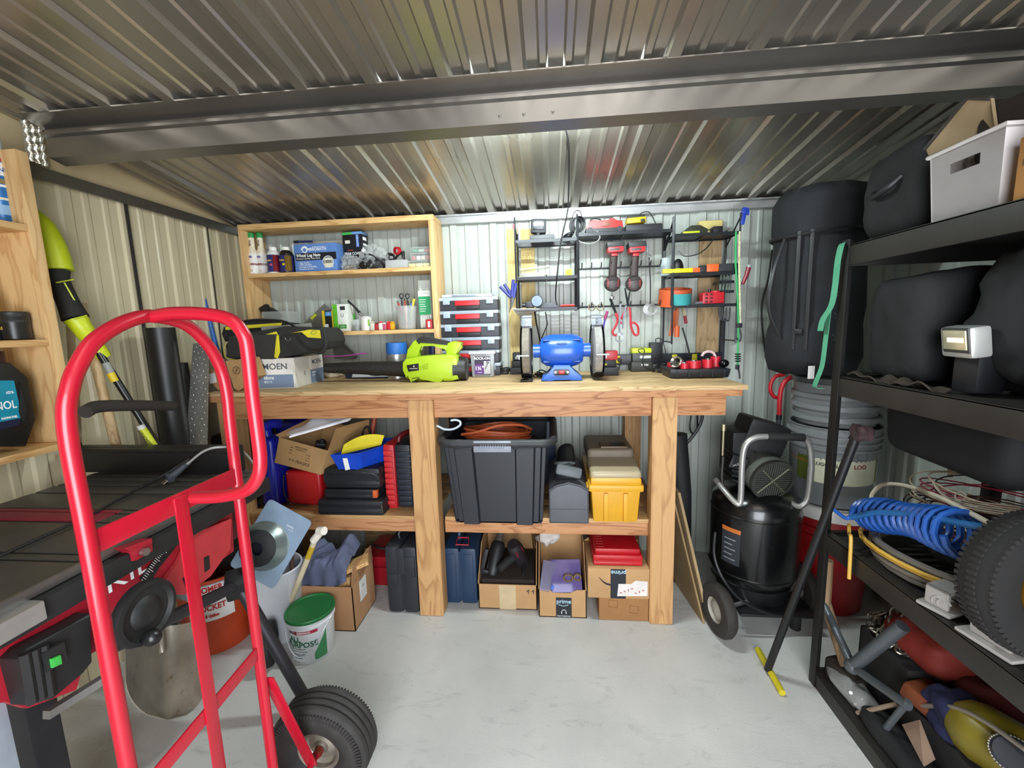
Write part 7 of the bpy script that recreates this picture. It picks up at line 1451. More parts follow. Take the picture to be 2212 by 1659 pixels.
# ---- middle shelf
T3 = LV[2]+.001
q = aX(1940, 700, 1.05); lump('duffel_bag', 'soft black bag with a flat top on the far end of the middle right shelf', 'bag', (1.24, -1.085, T3), (.185, .115, .165), BAG2, 21, .016, seg=56, p=9)
lump('backpack', 'dark black backpack heaped under the top shelf behind the work light', 'backpack', (1.30, -1.38, T3), (.21, .14, .18), BAG, 33, .035, 9, seg=56)
lump('rain_jacket', 'dark bundled jacket lying along the near part of the middle right shelf', 'jacket', (1.17, -1.66, T3), (.15, .13, .075), pm('#17191c', .8, var=.4, vs=10, bmp=.4, bs=60), 41, .03, 9, 'cloth')
t = thing('cloth_strip', 'brown fabric strap lying along the front edge of the middle right shelf', 'strap', (1.03, -1.12, T3)); B().sheet(lambda u, v: (1.012+.05*v, -.98-.32*u, T3+.008+.010*math.sin(u*9+v*4)+.006*math.sin(u*23)), 24, 4, .004).w('cloth', pm('#33291f', .85), t)
pl = aX(2058, 738, 1.03); t = thing('work_light', 'square floodlight with a bright silver reflector on the middle right shelf', 'work light', (pl.x+.03, pl.y, T3+.0), 0)
RM_ = Matrix(((0, -1, 0), (1, 0, 0), (0, 0, 1)))
hz = pl.z-T3
B().box((0, 0, hz), (.045, .105, .080), (0, -8, -10), .010).obj('lamp_housing', pm('#b9b9b4', .3, .4), t); B().box((-.022, 0, hz+.003), (.006, .090, .064), (0, -8, -10), .004).obj('black_bezel', pm('#3a3a38', .4), t)
B().box((-.025, 0, hz+.004), (.006, .078, .050), (0, -8, -10), .002).obj('reflector', pm('#d6cfae', .2, .5), t); B().box((-.028, -.005, hz+.004), (.004, .055, .012), (0, -8, -10), .001).obj('led_strip', glow('#fff2b0', 1.1), t)
B().box((.04, 0, (hz-.03)/2), (.07, .07, hz-.03), None, .012).obj('stand', BLACK, t)
t = thing('hanging_bag', 'black bag slung under the middle right shelf above the wires', 'bag', (1.34, -1.16, .955)); B().box((0, 0, .092), (.36, .42, .18), None, .05, 4).noise(.02, 8, 7).obj('bag_body', BAG2, t, 60)
# ---- second shelf: hoses and cables
T2 = LV[1]+.002
def coil(name, label, cat, c, rx, ry, turns, r, mat, rise=.010, seed=1, part='coiled_tube', tilt=0, jitter=.012):
    rnd = random.Random(seed); t = thing(name, label, cat, c); pts = []
    for k in range(turns):
        ja, jb, ph = rnd.uniform(-jitter, jitter), rnd.uniform(-jitter, jitter), rnd.uniform(0, 6)
        for j in range(22): a = 2*PI*j/22; pts.append(Vector(((rx+ja)*math.cos(a), (ry+jb)*math.sin(a), r+rise*(k+j/22)+rise*.6*math.sin(2*a+ph)+tilt*math.cos(a))))
    B().tube(pts, r, 8).obj(part, mat, t); return t, pts
zc_ = T2
coil('garden_hose', 'thick grey hose coiled on the second right shelf under the blue hose', 'hose', (1.20, -1.20, zc_), .155, .20, 4, .0115, pm('#6a655c', .35), .013, 5)
t, pts = coil('electric_cable', 'yellow electric cable coiled round the grey hose on the second shelf', 'cable', (1.19, -1.185, zc_+.03), .175, .225, 2, .0055, pm('#c39a3c', .5), .012, 8)
B().tube([Vector((-.16, .16, .035)), Vector((-.185, .12, .02)), aX(1838, 1165, .985)-t.location, aX(1834, 1250, .985)-t.location], .0055, 8, smooth=6).obj('loose_end', pm('#c39a3c', .5), t)
t = thing('air_hose', 'bright blue coiled air hose lying across the second right shelf', 'hose', (1.16, -1.25, zc_+.06)); BH = pm('#2456a4', .3); A0, A1 = aX(1870, 1110, 1.10), aX(2095, 1160, 1.06); pts = []; ax_ = (A1-A0); L_ = ax_.length; u_ = ax_.normalized(); s_ = u_.cross(Vector((0, 0, 1))).normalized(); w_ = s_.cross(u_)
NT = 14
for i in range(NT*14+1):
    f = i/(NT*14); a = 2*PI*f*NT; rr = .046+.012*f+.006*math.sin(f*9); pts.append(A0+ax_*f+(s_*math.cos(a)+w_*math.sin(a))*rr*.95+Vector((0, 0, .012*math.sin(f*PI))))
B().tube([aX(1800, 1100, 1.0), aX(1830, 1120, 1.01), aX(1845, 1100, 1.04), A0+s_*.046], .0065, 8, smooth=6).w('hose_end', BH, t); B().tube(pts, .0085, 8).w('coil', BH, t); B().tube([aX(1838, 1118, 1.02), aX(1900, 1107, 1.03), aX(2000, 1117, 1.03), aX(2100, 1135, 1.02), aX(2145, 1142, 1.03)], .0088, 8, smooth=6).w('straight_run', pm('#1f5f98', .35), t)
def bundle(name, label, c, rx, ry, n, cols, seed, rise=.02):
    rnd = random.Random(seed); t = thing(name, label, 'cable', c)
    for k, (col, nn) in enumerate(cols):
        g = B()
        for q in range(nn):
            a0, dx, dy, zz = rnd.uniform(0, 6), rnd.uniform(-.03, .03), rnd.uniform(-.04, .04), rnd.uniform(0, .17)
            g.tube([((rx+dx)*math.cos(a)+dx, (ry+dy)*math.sin(a)+dy, .012+zz+rise*math.sin(a+a0)*.6+rise*.5) for a in [2*PI*j/26 for j in range(26)]], .0024, 6, closed=True)
        g.obj('wires', pm(col, .5), t)
    return t
bundle('wire_bundle', 'tangle of thin brown, red and tan wires heaped behind the blue hose', (1.335, -1.15, zc_+.03), .13, .15, 1, (('#4a2c20', 7), ('#8a2436', 7), ('#b8a68c', 7), ('#2c2622', 5)), 3, .04)
t = thing('white_cable', 'white cable arching over the wire tangle on the second shelf', 'cable', aX(1890, 1090, 1.2)); B().tube([aX(px, py, x) for px, py, x in ((1884, 1085, 1.16), (1884, 1068, 1.17), (1905, 1048, 1.18), (1950, 1048, 1.17), (2020, 1070, 1.13), (2090, 1105, 1.09), (2152, 1138, 1.05))], .0068, 8, smooth=6).w('cable', pm('#c3b9a4', .5), t)
t = thing('vinyl_tube', 'tan tube arching up against the right wall above the wire tangle', 'tube', aX(2060, 1020, 1.45)); B().tube([aX(px, py, x) for px, py, x in ((2052, 1030, 1.42), (2058, 1000, 1.42), (2100, 976, 1.42), (2150, 974, 1.42), (2215, 995, 1.42), (2260, 1060, 1.42))], .0075, 8, smooth=6).w('tube', pm('#8d7f64', .5), t)
t = thing('cable_bundle', 'thin white cables tied in a loop among the wire tangle', 'cable', aX(2040, 1050, 1.22)); g = B()
for k in range(5): g.tube([aX(px+3*k, py+5*k, 1.22-.01*k) for px, py in ((2010, 1035), (2035, 1060), (2060, 1072), (2120, 1085), (2200, 1095))], .0022, 6, smooth=5)
g.tube([aX(2075+12*math.cos(a), 1072+9*math.sin(a), 1.18) for a in [2*PI*k/14 for k in range(14)]], .002, 6, closed=True).w('cables', pm('#a89a88', .5), t)
# wheel with its mounting brackets
tw = thing('trailer_wheel', 'knobbly black tyre on a yellow rim lying at the front of the second right shelf', 'wheel', (1.10, -1.515, T2)); wc = Vector((1.10, -1.53, T2+.172)); wax = Vector((.06, -.99, .10)).normalized()
B().lathe([(.085, -.030), (.105, -.042), (.132, -.045), (.154, -.040), (.162, -.028), (.165, 0), (.162, .028), (.154, .040), (.132, .045), (.105, .042), (.085, .030)], wc, wax, 64, caps=False).w('tyre', pm('#131110', .85, var=.2, vs=20, bmp=.3, bs=80), tw)
uu = wax.orthogonal().normalized(); vv = wax.cross(uu); g = B()
for k in range(70):
    a = 2*PI*k/70; rad = uu*math.cos(a)+vv*math.sin(a); tg = wax.cross(rad)
    for o_, wd in ((-.028, .024), (0, .022), (.028, .024)): g.box(wc+rad*(.1605 if o_ == 0 else .1555)+wax*o_, (wd, .0095, .012), Matrix((wax, tg, rad)).transposed(), .0012, 1)
g.w('tread_lugs', pm('#1c1917', .85, var=.2, vs=30), tw); B().lathe([(.0, .020), (.035, .022), (.05, .0), (.075, .004), (.088, .030), (.092, .042), (.088, .044), (.075, .02), (.075, -.03), (.0, -.03)], wc, wax, 40).w('wheel_rim', pm('#b07a1c', .45), tw)
GM = pm('#a39e99', .45, .2, var=.06)
def bracket(label, px, py, rz, k=1.0, x=1.0):
    p = aX(px, py, x); t = thing('mounting_bracket', label, 'bracket', (p.x, p.y, T2), rz); k_ = k
    B().bb(-.06*k, -.05*k, 0, .06*k, .05*k, .010, .004).bb(-.045*k, -.035*k, .010, -.030*k, .035*k, .085*k, .006).bb(-.045*k, -.035*k, .070*k, .05*k, .035*k, .085*k, .006).obj('bracket_plate', GM, t)
    g = B()
    for q in range(2): g.tube([(-.046*k, -.025*k+.012*q+.02*k*math.cos(a), .035*k+.02*k*math.sin(a)) for a in [PI*j/10-.5 for j in range(11)]], .0028, 6)
    g.obj('raised_ribs', GM, t); B().cyl((.035*k, -.035*k, .010), (.035*k, -.035*k, .013), .008*k, seg=12).obj('bolt_hole', BLACK, t); return t
bracket('pale grey cast bracket standing beyond the yellow rimmed wheel', 2035, 1340, 20, .75, 1.045); bracket('larger pale grey cast bracket nearest the camera on the second right shelf', 2150, 1560, 10, 1.15, 1.075)
# ---- bottom shelf
T1 = LV[0]+.001
def pb(px, py, x): return aX(px, py, x)
CRT = pm('#1a1817', .7)
ca = thing('crate', 'dark crate under the heap of chain on the bottom right shelf', 'crate', (1.33, -1.08, T1)); B().bb(1.14, -1.18, T1, 1.54, -.965, .275, .008).w('crate_body', CRT, ca)
cb = thing('crate', 'low dark crate under the yellow tank on the bottom right shelf', 'crate', (1.33, -1.4, T1)); B().bb(1.12, -1.66, T1, 1.54, -1.19, .19, .008).w('crate_body', CRT, cb)
ZA, ZB2 = .277, .192
HD = wood('#8a6f50', '#5e4830', 'z', 6, 3, .7)
t = thing('sledge_hammer', 'hammer with a thick wooden handle standing by the shelving post', 'hammer', (1.08, -1.00, T1)); B().tube([pb(1788, 1210, 1.07), pb(1783, 1300, 1.07), Vector((1.072, -1.01, T1+.07))], .019, 12).w('handle', HD, t); B().box((1.072, -1.01, T1+.035), (.06, .12, .07), (0, 0, 15), .012).w('hammer_head', pm('#35312c', .5, .5), t)
t = thing('gas_can', 'dark red metal can behind the hammer handle on the bottom shelf', 'can', (1.42, -1.02, ZA)); B().box((0, 0, .11), (.22, .10, .22), None, .015).obj('can_body', pm('#5a1210', .45), t); B().cyl((.04, 0, .22), (.04, 0, .25), .022).obj('cap', BLACK, t)
t = thing('steel_chain', 'heap of heavy galvanised chain on the dark crate by the post', 'chain', (1.205, -1.055, ZA)); g = B(); rnd = random.Random(4); CHM = pm('#7d776a', .3, .8)
for k in range(90):
    a = rnd.uniform(0, 6.28); rr = .08*math.sqrt(rnd.random()); c = Vector((rr*math.cos(a)*.9, rr*math.sin(a)*1.1, .012+.13*rnd.random()*(1-rr/.095))); e = Euler((rnd.uniform(0, 3), rnd.uniform(0, 3), rnd.uniform(0, 3))).to_matrix()
    g.tube([c+e@Vector((.017*math.cos(q)+(.008 if math.cos(q) > 0 else -.008), .012*math.sin(q), 0)) for q in [2*PI*j/10 for j in range(10)]], .0036, 6, closed=True)
g.obj('links', CHM, t)
JS = pm('#54595c', .4, .4, var=.1)
t = thing('pipe_stand', 'grey steel tube tripod lying at the front of the bottom right shelf', 'stand', (1.06, -1.1, T1)); n0 = pb(1842, 1440, 1.045)
for q, r_ in ((pb(1780, 1305, 1.06), .013), (pb(1950, 1352, 1.10), .020), (pb(1962, 1525, 1.05), .014)): B().tube([n0, q], r_, 12).w('tube_leg', JS, t)
B().ell(n0, (.026, .026, .024)).w('joint', JS, t); q0, q1 = pb(1962, 1515, 1.05), pb(1872, 1625, 1.03); B().tube([q0, q1], .009, 8).w('tube_leg', JS, t)
t = thing('hardware_bag', 'shiny clear bag of bolts at the front edge of the bottom right shelf', 'bag', (1.065, -1.05, T1)); q0, q1 = pb(1775, 1440, 1.03), pb(1870, 1525, 1.03); c = (q0+q1)/2; t.location = (1.062, c.y, T1)
b = B(); b.ell((0, 0, .030), (.045, .12, .034)).noise(.014, 30, 6)
for v in b.bm.verts: v.co.z = max(v.co.z, .001)
b.obj('bag_film', clear('#c9c9c6', .35, .05), t); g = B()
for k in range(26): x_, y_ = rnd.uniform(-.03, .03), rnd.uniform(-.09, .09); g.cyl((x_, y_, .02), (x_+rnd.uniform(-.012, .012), y_+rnd.uniform(-.015, .015), .03), .005, seg=6)
g.obj('bolts', CHROME, t)
lump('cloth_bag', 'bright orange red cloth bag on the crates of the bottom right shelf', 'bag', (1.27, -1.125, ZA), (.105, .105, .055), pm('#6f1a0c', .75, bmp=.3, bs=90), 17, .02, 10, 'cloth')
t = thing('leather_pouch', 'brown leather tool pouch with a white tag under the grey tube tripod', 'pouch', (1.17, -1.235, ZB2)); B().box((0, 0, .035), (.12, .10, .05), (8, 6, 20), .012).noise(.006, 25, 2).obj('pouch', pm('#6a3418', .6, var=.2), t); B().box((.0, -.01, .067), (.035, .03, .002), (8, 6, 20)).obj('white_tag', WHITE, t)
lump('rag', 'dark blue rag crumpled between the tripod and the yellow tank', 'rag', (1.165, -1.30, ZB2), (.05, .06, .055), pm('#14173a', .85, bmp=.3, bs=70), 23, .03, 14, 'cloth')
t = thing('wooden_stick', 'short pale wooden dowel lying across the front of the bottom right shelf', 'stick', pb(1905, 1530, 1.05)); B().tube([pb(1852, 1540, 1.03), pb(1940, 1520, 1.06)], .0065, 8).w('dowel', pm('#8d7a66', .7), t)
lump('work_glove', 'dark red padded glove on the low crate behind the blue rag', 'glove', (1.32, -1.30, ZB2), (.09, .10, .06), pm('#4d1414', .8, bmp=.3, bs=60), 29, .025, 12, 'cloth')
t = thing('cardboard_scrap', 'torn brown cardboard strip beside the yellow tank', 'cardboard', pb(1975, 1600, 1.05)); plate(B(), [pb(1948, 1565, 1.065), pb(1985, 1555, 1.08), pb(2018, 1640, 1.07), pb(1995, 1655, 1.05)], .004).w('card', pm('#7d6654', .8), t)
t = thing('air_tank', 'small yellow pressure tank at the bottom right of the shelving', 'tank', (1.21, -1.44, ZB2)); b = B(); tc = Vector((1.20, -1.44, ZB2+.078)); tax = Vector((.5, -.86, 0)).normalized(); b.lathe([(0, -.13), (.04, -.127), (.068, -.10), (.078, -.07), (.078, .09), (.068, .115), (.04, .13), (0, .135)], tc, tax, 36); b.w('tank_body', pm('#6a5e18', .4, var=.25, vs=10), t)
text(t, '430', tc+Vector((-.030, -.03, .074)), .034, pm('#2c2710', .5), (-30, 0, -60), W=True)
B().tube([pb(1990, 1525, 1.12), pb(2060, 1528, 1.12), pb(2130, 1560, 1.12), pb(2215, 1620, 1.12)], .006, 8, smooth=6).w('braided_hose', pm('#8d857a', .4, .5), t)
gc = pb(2190, 1632, 1.13); t = thing('pressure_gauge', 'dark round gauge with a knurled steel rim before the yellow tank', 'gauge', gc); B().lathe([(.0, .012), (.034, .012), (.040, .006), (.040, -.02), (.0, -.02)], gc, Vector((-.6, -.3, .75)), 36).w('gauge_body', pm('#2b2b30', .3), t); g = B(); gx = Vector((-.6, -.3, .75)).normalized(); gu = gx.orthogonal().normalized(); gv = gx.cross(gu)
for k in range(40): a = 2*PI*k/40; g.cyl(gc+(gu*math.cos(a)+gv*math.sin(a))*.041+gx*.006, gc+(gu*math.cos(a)+gv*math.sin(a))*.041-gx*.016, .0025, seg=6)
g.w('knurled_rim', pm('#a8a29a', .3, .7), t)
lump('tool_roll', 'dark tool roll lying along the front of the bottom right shelf', 'tool roll', (1.06, -1.30, T1), (.045, .16, .03), BAG2, 44, .01, 14, 'cloth')
# ---- T handled bar leaning on the shelving
t = thing('tee_bar', 'black bar with a yellow gripped tee foot leaning on the shelving post', 'bar', (.86, -.92, 0)); f0 = aZ(1658, 1447, .018); tpz = aX(1848, 945, .965)
B().tube([f0, tpz], .0135, 12).w('bar', pm('#121213', .4), t); e0, e1 = aZ(1637, 1403, .016), aZ(1690, 1497, .016); YT2 = pm('#c3b321', .55)
B().tube([e0, e0.lerp(e1, .44)], .0125, 12).w('grip', YT2, t); B().tube([e0.lerp(e1, .56), e1], .0125, 12).w('grip', YT2, t); B().tube([e0.lerp(e1, .42), e0.lerp(e1, .58)], .011, 12).w('tee', BLACK, t)
lump('strap_bundle', 'frayed dark red and black strap bunched at the top of the leaning bar', 'strap', tpz+Vector((.012, -.005, -.01)), (.022, .030, .028), pm('#2a1416', .8, var=.5, vs=40), 51, .02, 30, 'strap', 20)
# ================================================================ air compressor
CPB = pm('#0a0a0b', .28, var=.1, vs=6, coat=.3); co = Vector((.965, -.50, 0)); cp = thing('air_compressor', 'black upright air compressor with a silver handle right of the workbench', 'air compressor', co)
rT = .192; zb0 = .16
B().lathe([(.05, zb0-.02), (.12, zb0-.01), (.175, zb0+.03), (rT, zb0+.08), (rT, .535), (.185, .58), (.15, .615), (.08, .635), (0, .64)], co, (0, 0, 1), 48).w('tank', CPB, cp)
for z in (zb0+.085, .53): B().lathe([(rT, z-.004), (rT+.003, z), (rT, z+.004)], co, (0, 0, 1), 48, caps=False).w('weld_seam', CPB, cp)
B().cyl(co+Vector((0, 0, .10)), co+Vector((0, 0, zb0+.04)), .15, .17, seg=36).bb(co.x-.13, co.y-.20, .09, co.x+.20, co.y+.17, .105, .01).w('base_skirt', pm('#161617', .4), cp)
for dx, dy in ((.14, -.14), (.14, .12)): B().cyl(co+Vector((dx, dy, 0)), co+Vector((dx, dy, .10)), .022).w('rubber_foot', RUBBER, cp)
def cwheel(c, ax):
    B().lathe([(.055, -.022), (.08, -.028), (.108, -.024), (.118, -.010), (.118, .010), (.108, .024), (.08, .028), (.055, .022)], c, ax, 40, caps=False).w('wheel', pm('#2b2723', .8, var=.3, vs=60, bmp=.5, bs=110), cp)
    B().lathe([(0, -.018), (.02, -.02), (.05, -.006), (.056, -.02), (.056, .02), (0, .02)], c, ax, 28).w('wheel_hub', pm('#9a9488', .5), cp)
wx = aZ(1552, 1372, .0); cwheel(Vector((wx.x, wx.y+.01, .120)), Vector((1, .18, 0))); cwheel(Vector((wx.x+.45, wx.y+.20, .120)), Vector((1, .18, 0)))
B().tube([Vector((wx.x, wx.y+.01, .12)), Vector((wx.x+.45, wx.y+.20, .12))], .010, 8).w('wheel_axle', STEEL, cp)
yh = -.66
hp = [aY(px, py, yh+dy) for px, py, dy in ((1546, 1036, .12), (1570, 1066, .04), (1592, 1088, 0), (1600, 1078, 0), (1603, 1000, 0), (1610, 962, 0), (1630, 946, 0), (1660, 943, 0), (1730, 944, 0), (1746, 956, 0), (1752, 985, 0), (1752, 1020, 0), (1745, 1075, 0), (1733, 1092, 0), (1718, 1092, .02), (1700, 1076, .08))]
B().tube(hp, .0125, 12, smooth=4).w('handle', pm('#a8a6a2', .35, .6), cp); B().tube([aY(1657, 943, yh), aY(1737, 945, yh)], .0165, 12).w('handle_grip', pm('#191817', .75), cp)
mc = aY(1669, 1038, -.62); max_ = Vector((-.12, .95, .22)).normalized(); rM = .098; MG = pm('#6a6c64', .4, .3, var=.1)
B().lathe([(rM*.9, .0), (rM, .01), (rM, .05), (rM*.88, .07), (rM*.86, .20), (rM*.7, .22), (0, .22)], mc, max_, 40, caps=False).w('motor_body', MG, cp)
B().lathe([(rM*.9, .0), (rM*.9, .02), (0, .02)], mc, max_, 40, caps=False).w('motor_face', pm('#151514', .6), cp)
mu = Vector((0, 0, 1)).cross(max_).normalized(); mv = max_.cross(mu); MRX = Matrix((mu, max_, mv)).transposed(); g = B()
for k in range(-8, 9):
    d_ = k*.010
    lim = math.sqrt(max(0, (rM*.86)**2-d_**2)); lo = min(abs(d_)+.003, lim)
    if lim > lo+.004:
        for sg in (-1, 1):
            g.box(mc+mu*d_+mv*sg*(lo+lim)/2, (.0042, .008, lim-lo), MRX); g.box(mc+mv*d_+mu*sg*(lo+lim)/2, (lim-lo, .008, .0042), MRX)
g.w('grille_bars', pm('#55564f', .4, .3), cp); g = B()
for sg in (-1, 1): g.tube([mc-(mu+mv*sg)*rM*.62-max_*.004, mc+(mu+mv*sg)*rM*.62-max_*.004], .0035, 6)
g.w('grille_cross', pm('#6a6a58', .4, .3), cp); B().lathe([(rM*.86, -.006), (rM, -.006), (rM*1.02, .006), (rM, .012), (rM*.86, .002)], mc, max_, 40, caps=False).w('grille_rim', pm('#44453f', .4, .3), cp)
pc = aY(1640, 930, -.46); B().box(pc+Vector((0, 0, -.02)), (.19, .16, .15), (0, 18, 0), .02).box(pc+Vector((-.10, 0, -.10)), (.10, .15, .22), None, .012).w('pump_cover', pm('#161617', .6), cp)
g = B()
for k in range(6): g.box(aY(1600, 1010, -.50)+Vector((.0, 0, -.06+.024*k)), (.13, .12, .008), (0, 20, 0), .002)
g.w('cylinder_fins', pm('#2c2d2d', .4, .4), cp); B().box(aY(1595, 1000, -.57), (.07, .01, .06), (0, 20, 0), .002).w('data_plate', pm('#2a2a2c', .4), cp); text(cp, 'HUSKY', aY(1594, 1003, -.578), .014, WTXT, (90, -20, 0), W=True)
q = aY(1563, 930, -.52); B().tube([q+Vector((0, 0, -.12)), q], .006, 8).cyl(q, q+Vector((0, 0, .03)), .011, seg=8).w('brass_valve', pm('#8d8468', .3, .7), cp)
B().tube([aY(1562, 985, -.52), aY(1560, 1040, -.52), Vector((co.x-.14, co.y-.06, .60))], .007, 8, smooth=5).w('pipe', pm('#3a3836', .4, .4), cp)
wrappatch(cp, (0, 0), rT, .30, .475, -66, -40, pm('#2b2e33', .4), 'warning_label', .001); wrappatch(cp, (0, 0), rT, .455, .475, -66, -40, pm('#b8642a', .5), 'warning_stripe', .0016)
for k in range(5): wrappatch(cp, (0, 0), rT, .32+.024*k, .326+.024*k, -62, -46-4*(k % 2), pm('#77787a', .5), 'label_print', .0017, 6)
t = thing('air_line', 'black rubber air line hanging in front of the compressor tank', 'hose', aY(1545, 1180, -.70)); B().tube([aY(px, py, y) for px, py, y in ((1545, 1150, -.62), (1543, 1200, -.68), (1562, 1250, -.72), (1600, 1295, -.72), (1660, 1325, -.71), (1712, 1335, -.69))], .0065, 8, smooth=6).w('hose', BLACK, t)
t = thing('hose', 'black hose hanging behind the right bench leg beside the compressor', 'hose', aY(1510, 900, -.2)); B().tube([aY(px, py, -.13) for px, py in ((1520, 850, ), (1515, 910), (1490, 950), (1462, 975))], .009, 8, smooth=6).w('hose', BLACK, t)
t = thing('cord_loop', 'loop of thin black cord hanging on the wall right of the bench leg', 'cord', aY(1500, 900, -.06)); B().tube([aY(px, py, -.06) for px, py in ((1498, 870), (1490, 920), (1496, 936), (1506, 930), (1506, 880))], .005, 8, smooth=6).w('cord', BLACK, t)
t = thing('rubber_mat', 'black rolled mat standing between the bench end and the compressor', 'mat', (.665, -.30, 0)); B().tube([Vector((.70, -.28, 0)), Vector((.69, -.27, .5)), Vector((.665, -.25, .82))], .055, 20).w('mat', pm('#121213', .7), t)
t = thing('wall_flex', 'black cord hanging down the back wall beside the tall black bag', 'cord', aY(1660, 560, -.05)); B().tube([aY(px, py, -.05) for px, py in ((1668, 540), (1660, 600), (1646, 660), (1648, 720), (1656, 780))], .005, 8, smooth=6).w('cord', BLACK, t)
# ================================================================ floor left of the bench leg
wbY = aZ(575, 1402, 0).y
t = thing('waste_bin', 'tall white plastic bin holding a vent flashing and a pipe', 'bin', (aZ(572, 1402, 0).x, wbY+.10, 0)); b = B()
pr_ = [(.088, .0), (.098, .012), (.118, .34), (.122, .345), (.120, .35), (.114, .348), (.092, .014), (0, .012)]
b.lathe(pr_, (0, 0, 0), (0, 0, 1), 40, caps=False, sx=1.12); b.obj('bin_body', pm('#d9dae0', .4, var=.03), t); wb_ = t
vf = thing('pipe_flashing', 'pale blue grey roof vent flashing with a black rubber collar standing in the white bin', 'flashing', (-1.02, wbY+.05, .2)); FM = pm('#93a9c0', .45, .3, var=.1, vs=12)
yA, yB2 = wbY+.06, wbY-.02
C4 = [aY(568, 1079, yA), aY(674, 1124, yA), aY(600, 1262, yB2), aY(520, 1205, yB2)]
uu = ((C4[1]-C4[0])+(C4[2]-C4[3])).normalized(); vv = (C4[0]+C4[1]-C4[2]-C4[3]); vv = (vv-uu*vv.dot(uu)).normalized(); nn = uu.cross(vv); cc = sum(C4, Vector())/4
W2 = ((C4[1]-C4[0]).length+(C4[2]-C4[3]).length)/2; H2 = ((C4[0]-C4[3]).length+(C4[1]-C4[2]).length)/2
b = B(); b.prism(rrect(W2, H2*1.15, .02), cc-vv*.015, uu, vv, nn*.003); b.w('base_plate', FM, vf); oc = aY(577, 1176, yA-.03); oc = oc-nn*((oc-cc).dot(nn))
B().lathe([(.108, .002), (.098, .008), (.080, .040), (.074, .048)], oc, nn, 40, caps=False).w('metal_cone', pm('#8f9a98', .3, .7), vf); B().lathe([(.076, .042), (.078, .050), (.060, .064), (.030, .066), (.028, .060), (.026, .034)], oc+uu*-.004, nn, 40, caps=False).w('rubber_collar', pm('#222325', .65), vf); B().lathe([(.030, .034), (0, .034)], oc, nn, 24, caps=False).w('opening', pm('#10162a', .6), vf)
RMV = Matrix((uu, vv, nn)).transposed(); text(vf, 'oatey', cc+uu*.035+vv*.085+nn*.004, .016, pm('#dfe7ee', .5), RMV, W=True); text(vf, '1 1/4" 3"', cc+uu*.04+vv*.070+nn*.004, .010, pm('#dfe7ee', .5), RMV, W=True)
t = thing('pvc_pipe', 'cream plastic pipe with a white elbow leaning out of the white bin', 'pipe', aY(605, 1252, wbY-.01)); p0, p1 = Vector((wb_.location.x+.02, wbY+.08, .03)), aY(682, 1162, wbY+.03); pm_ = pm('#d3c4a4', .5)
B().tube([p0, p1], .0125, 14).w('pipe', pm_, t); p2 = aY(694, 1147, wbY+.03); B().tube([p1-(p2-p1)*.4, p2], .017, 14).tube([p2-Vector((.012, 0, 0)), p2+Vector((.02, -.01, .006))], .018, 14).w('elbow', pm('#e6e0d2', .4), t); q = p0.lerp(p1, .80); B().tube([q, p0.lerp(p1, .92)], .0128, 14).w('yellow_mark', pm('#c9a62c', .5), t)
t = thing('glue_bottle', 'blue capped brown bottle standing behind the cream pipe', 'bottle', aY(630, 1200, wbY+.09)); q = aY(628, 1200, wbY+.08); B().tube([q+Vector((0, 0, -.10)), q+Vector((.004, 0, .03))], .0095, 10).w('bottle_body', pm('#4a3428', .4), t); B().tube([q+Vector((.004, 0, .03)), q+Vector((.006, 0, .075))], lambda f: .0125-.004*f, 10).w('cap', pm('#1f5fb4', .4), t)
t = thing('wood_strip', 'orange wooden strip standing at the left of the white bin', 'wood', aY(552, 1250, wbY)); B().box(aY(552, 1262, wbY+.05), (.03, .012, .12), (0, 12, 0), .002).w('wood', pm('#c98a3c', .6), t)
# carton with offcuts and cloth
cY = aZ(705, 1362, 0).y; t, w, d, h = fbox('cardboard_box', 'open kraft carton of pine offcuts beside the green lidded bucket', 'box', (645, 1268, 764, 1361), cY, .235, .001); rz_ = -3
b = B(); b.bb(-w/2, 0, 0, w/2, .004, h).bb(-w/2, d-.004, 0, w/2, d, h).bb(-w/2, 0, 0, -w/2+.004, d, h).bb(w/2-.004, 0, 0, w/2, d, h).bb(-w/2, 0, 0, w/2, d, .004); b.obj('carton', pm('#b48760', .85, var=.06, vs=8), t)
b = B(); b.prism([(0, h), (d, h), (d*.95, h+.09), (d*.1, h+.085)], (w/2-.003, 0, 0), (0, 1, 0), (0, 0, 1), (.003, 0, 0)); b.obj('flap', pm('#a57b55', .85), t); B().bb(w/2-.001, d*.3, h*.45, w/2+.0006, d*.6, h*.92).obj('white_label', WHITE, t); text(t, 'UPS', (w/2+.001, d*.45, h*.75), .014, INK, RIGHT)
bxx, bxy, bxh, bxw = t.location.x, cY, h, w
OC = wood('#d3aa72', '#a87840', 'x', 8, 4, .6); OCZ = wood('#d3aa72', '#a87840', 'z', 8, 4, .6)
for i, (x0, y_, hh, lab) in enumerate(((-.02, .05, .215, 'pine block standing foremost in the open carton'), (.04, .05, .23, 'second pine block standing in the open carton'), (.082, .06, .24, 'third pine block standing at the right of the open carton'), (.03, .13, .25, 'tall pine block at the back of the open carton'))):
    q = thing('wood_offcut', lab, 'wood offcut', (bxx+x0, cY+y_, .006)); B().bb(-.024, -.02, 0, .024, .02, hh, .002).obj('wood', OCZ, q)
q = thing('wood_offcut', 'short pine board lying slanted across the top of the carton', 'wood offcut', (bxx+.095, cY+.09, .268)); b = B(); b.box((0, 0, .012), (.17, .09, .018), (0, -16, 22), .002); b.obj('wood', OC, q)
q = thing('cloth', 'slate blue crumpled cloth draped over the open carton', 'cloth', (bxx-.06, cY+.04, bxh))
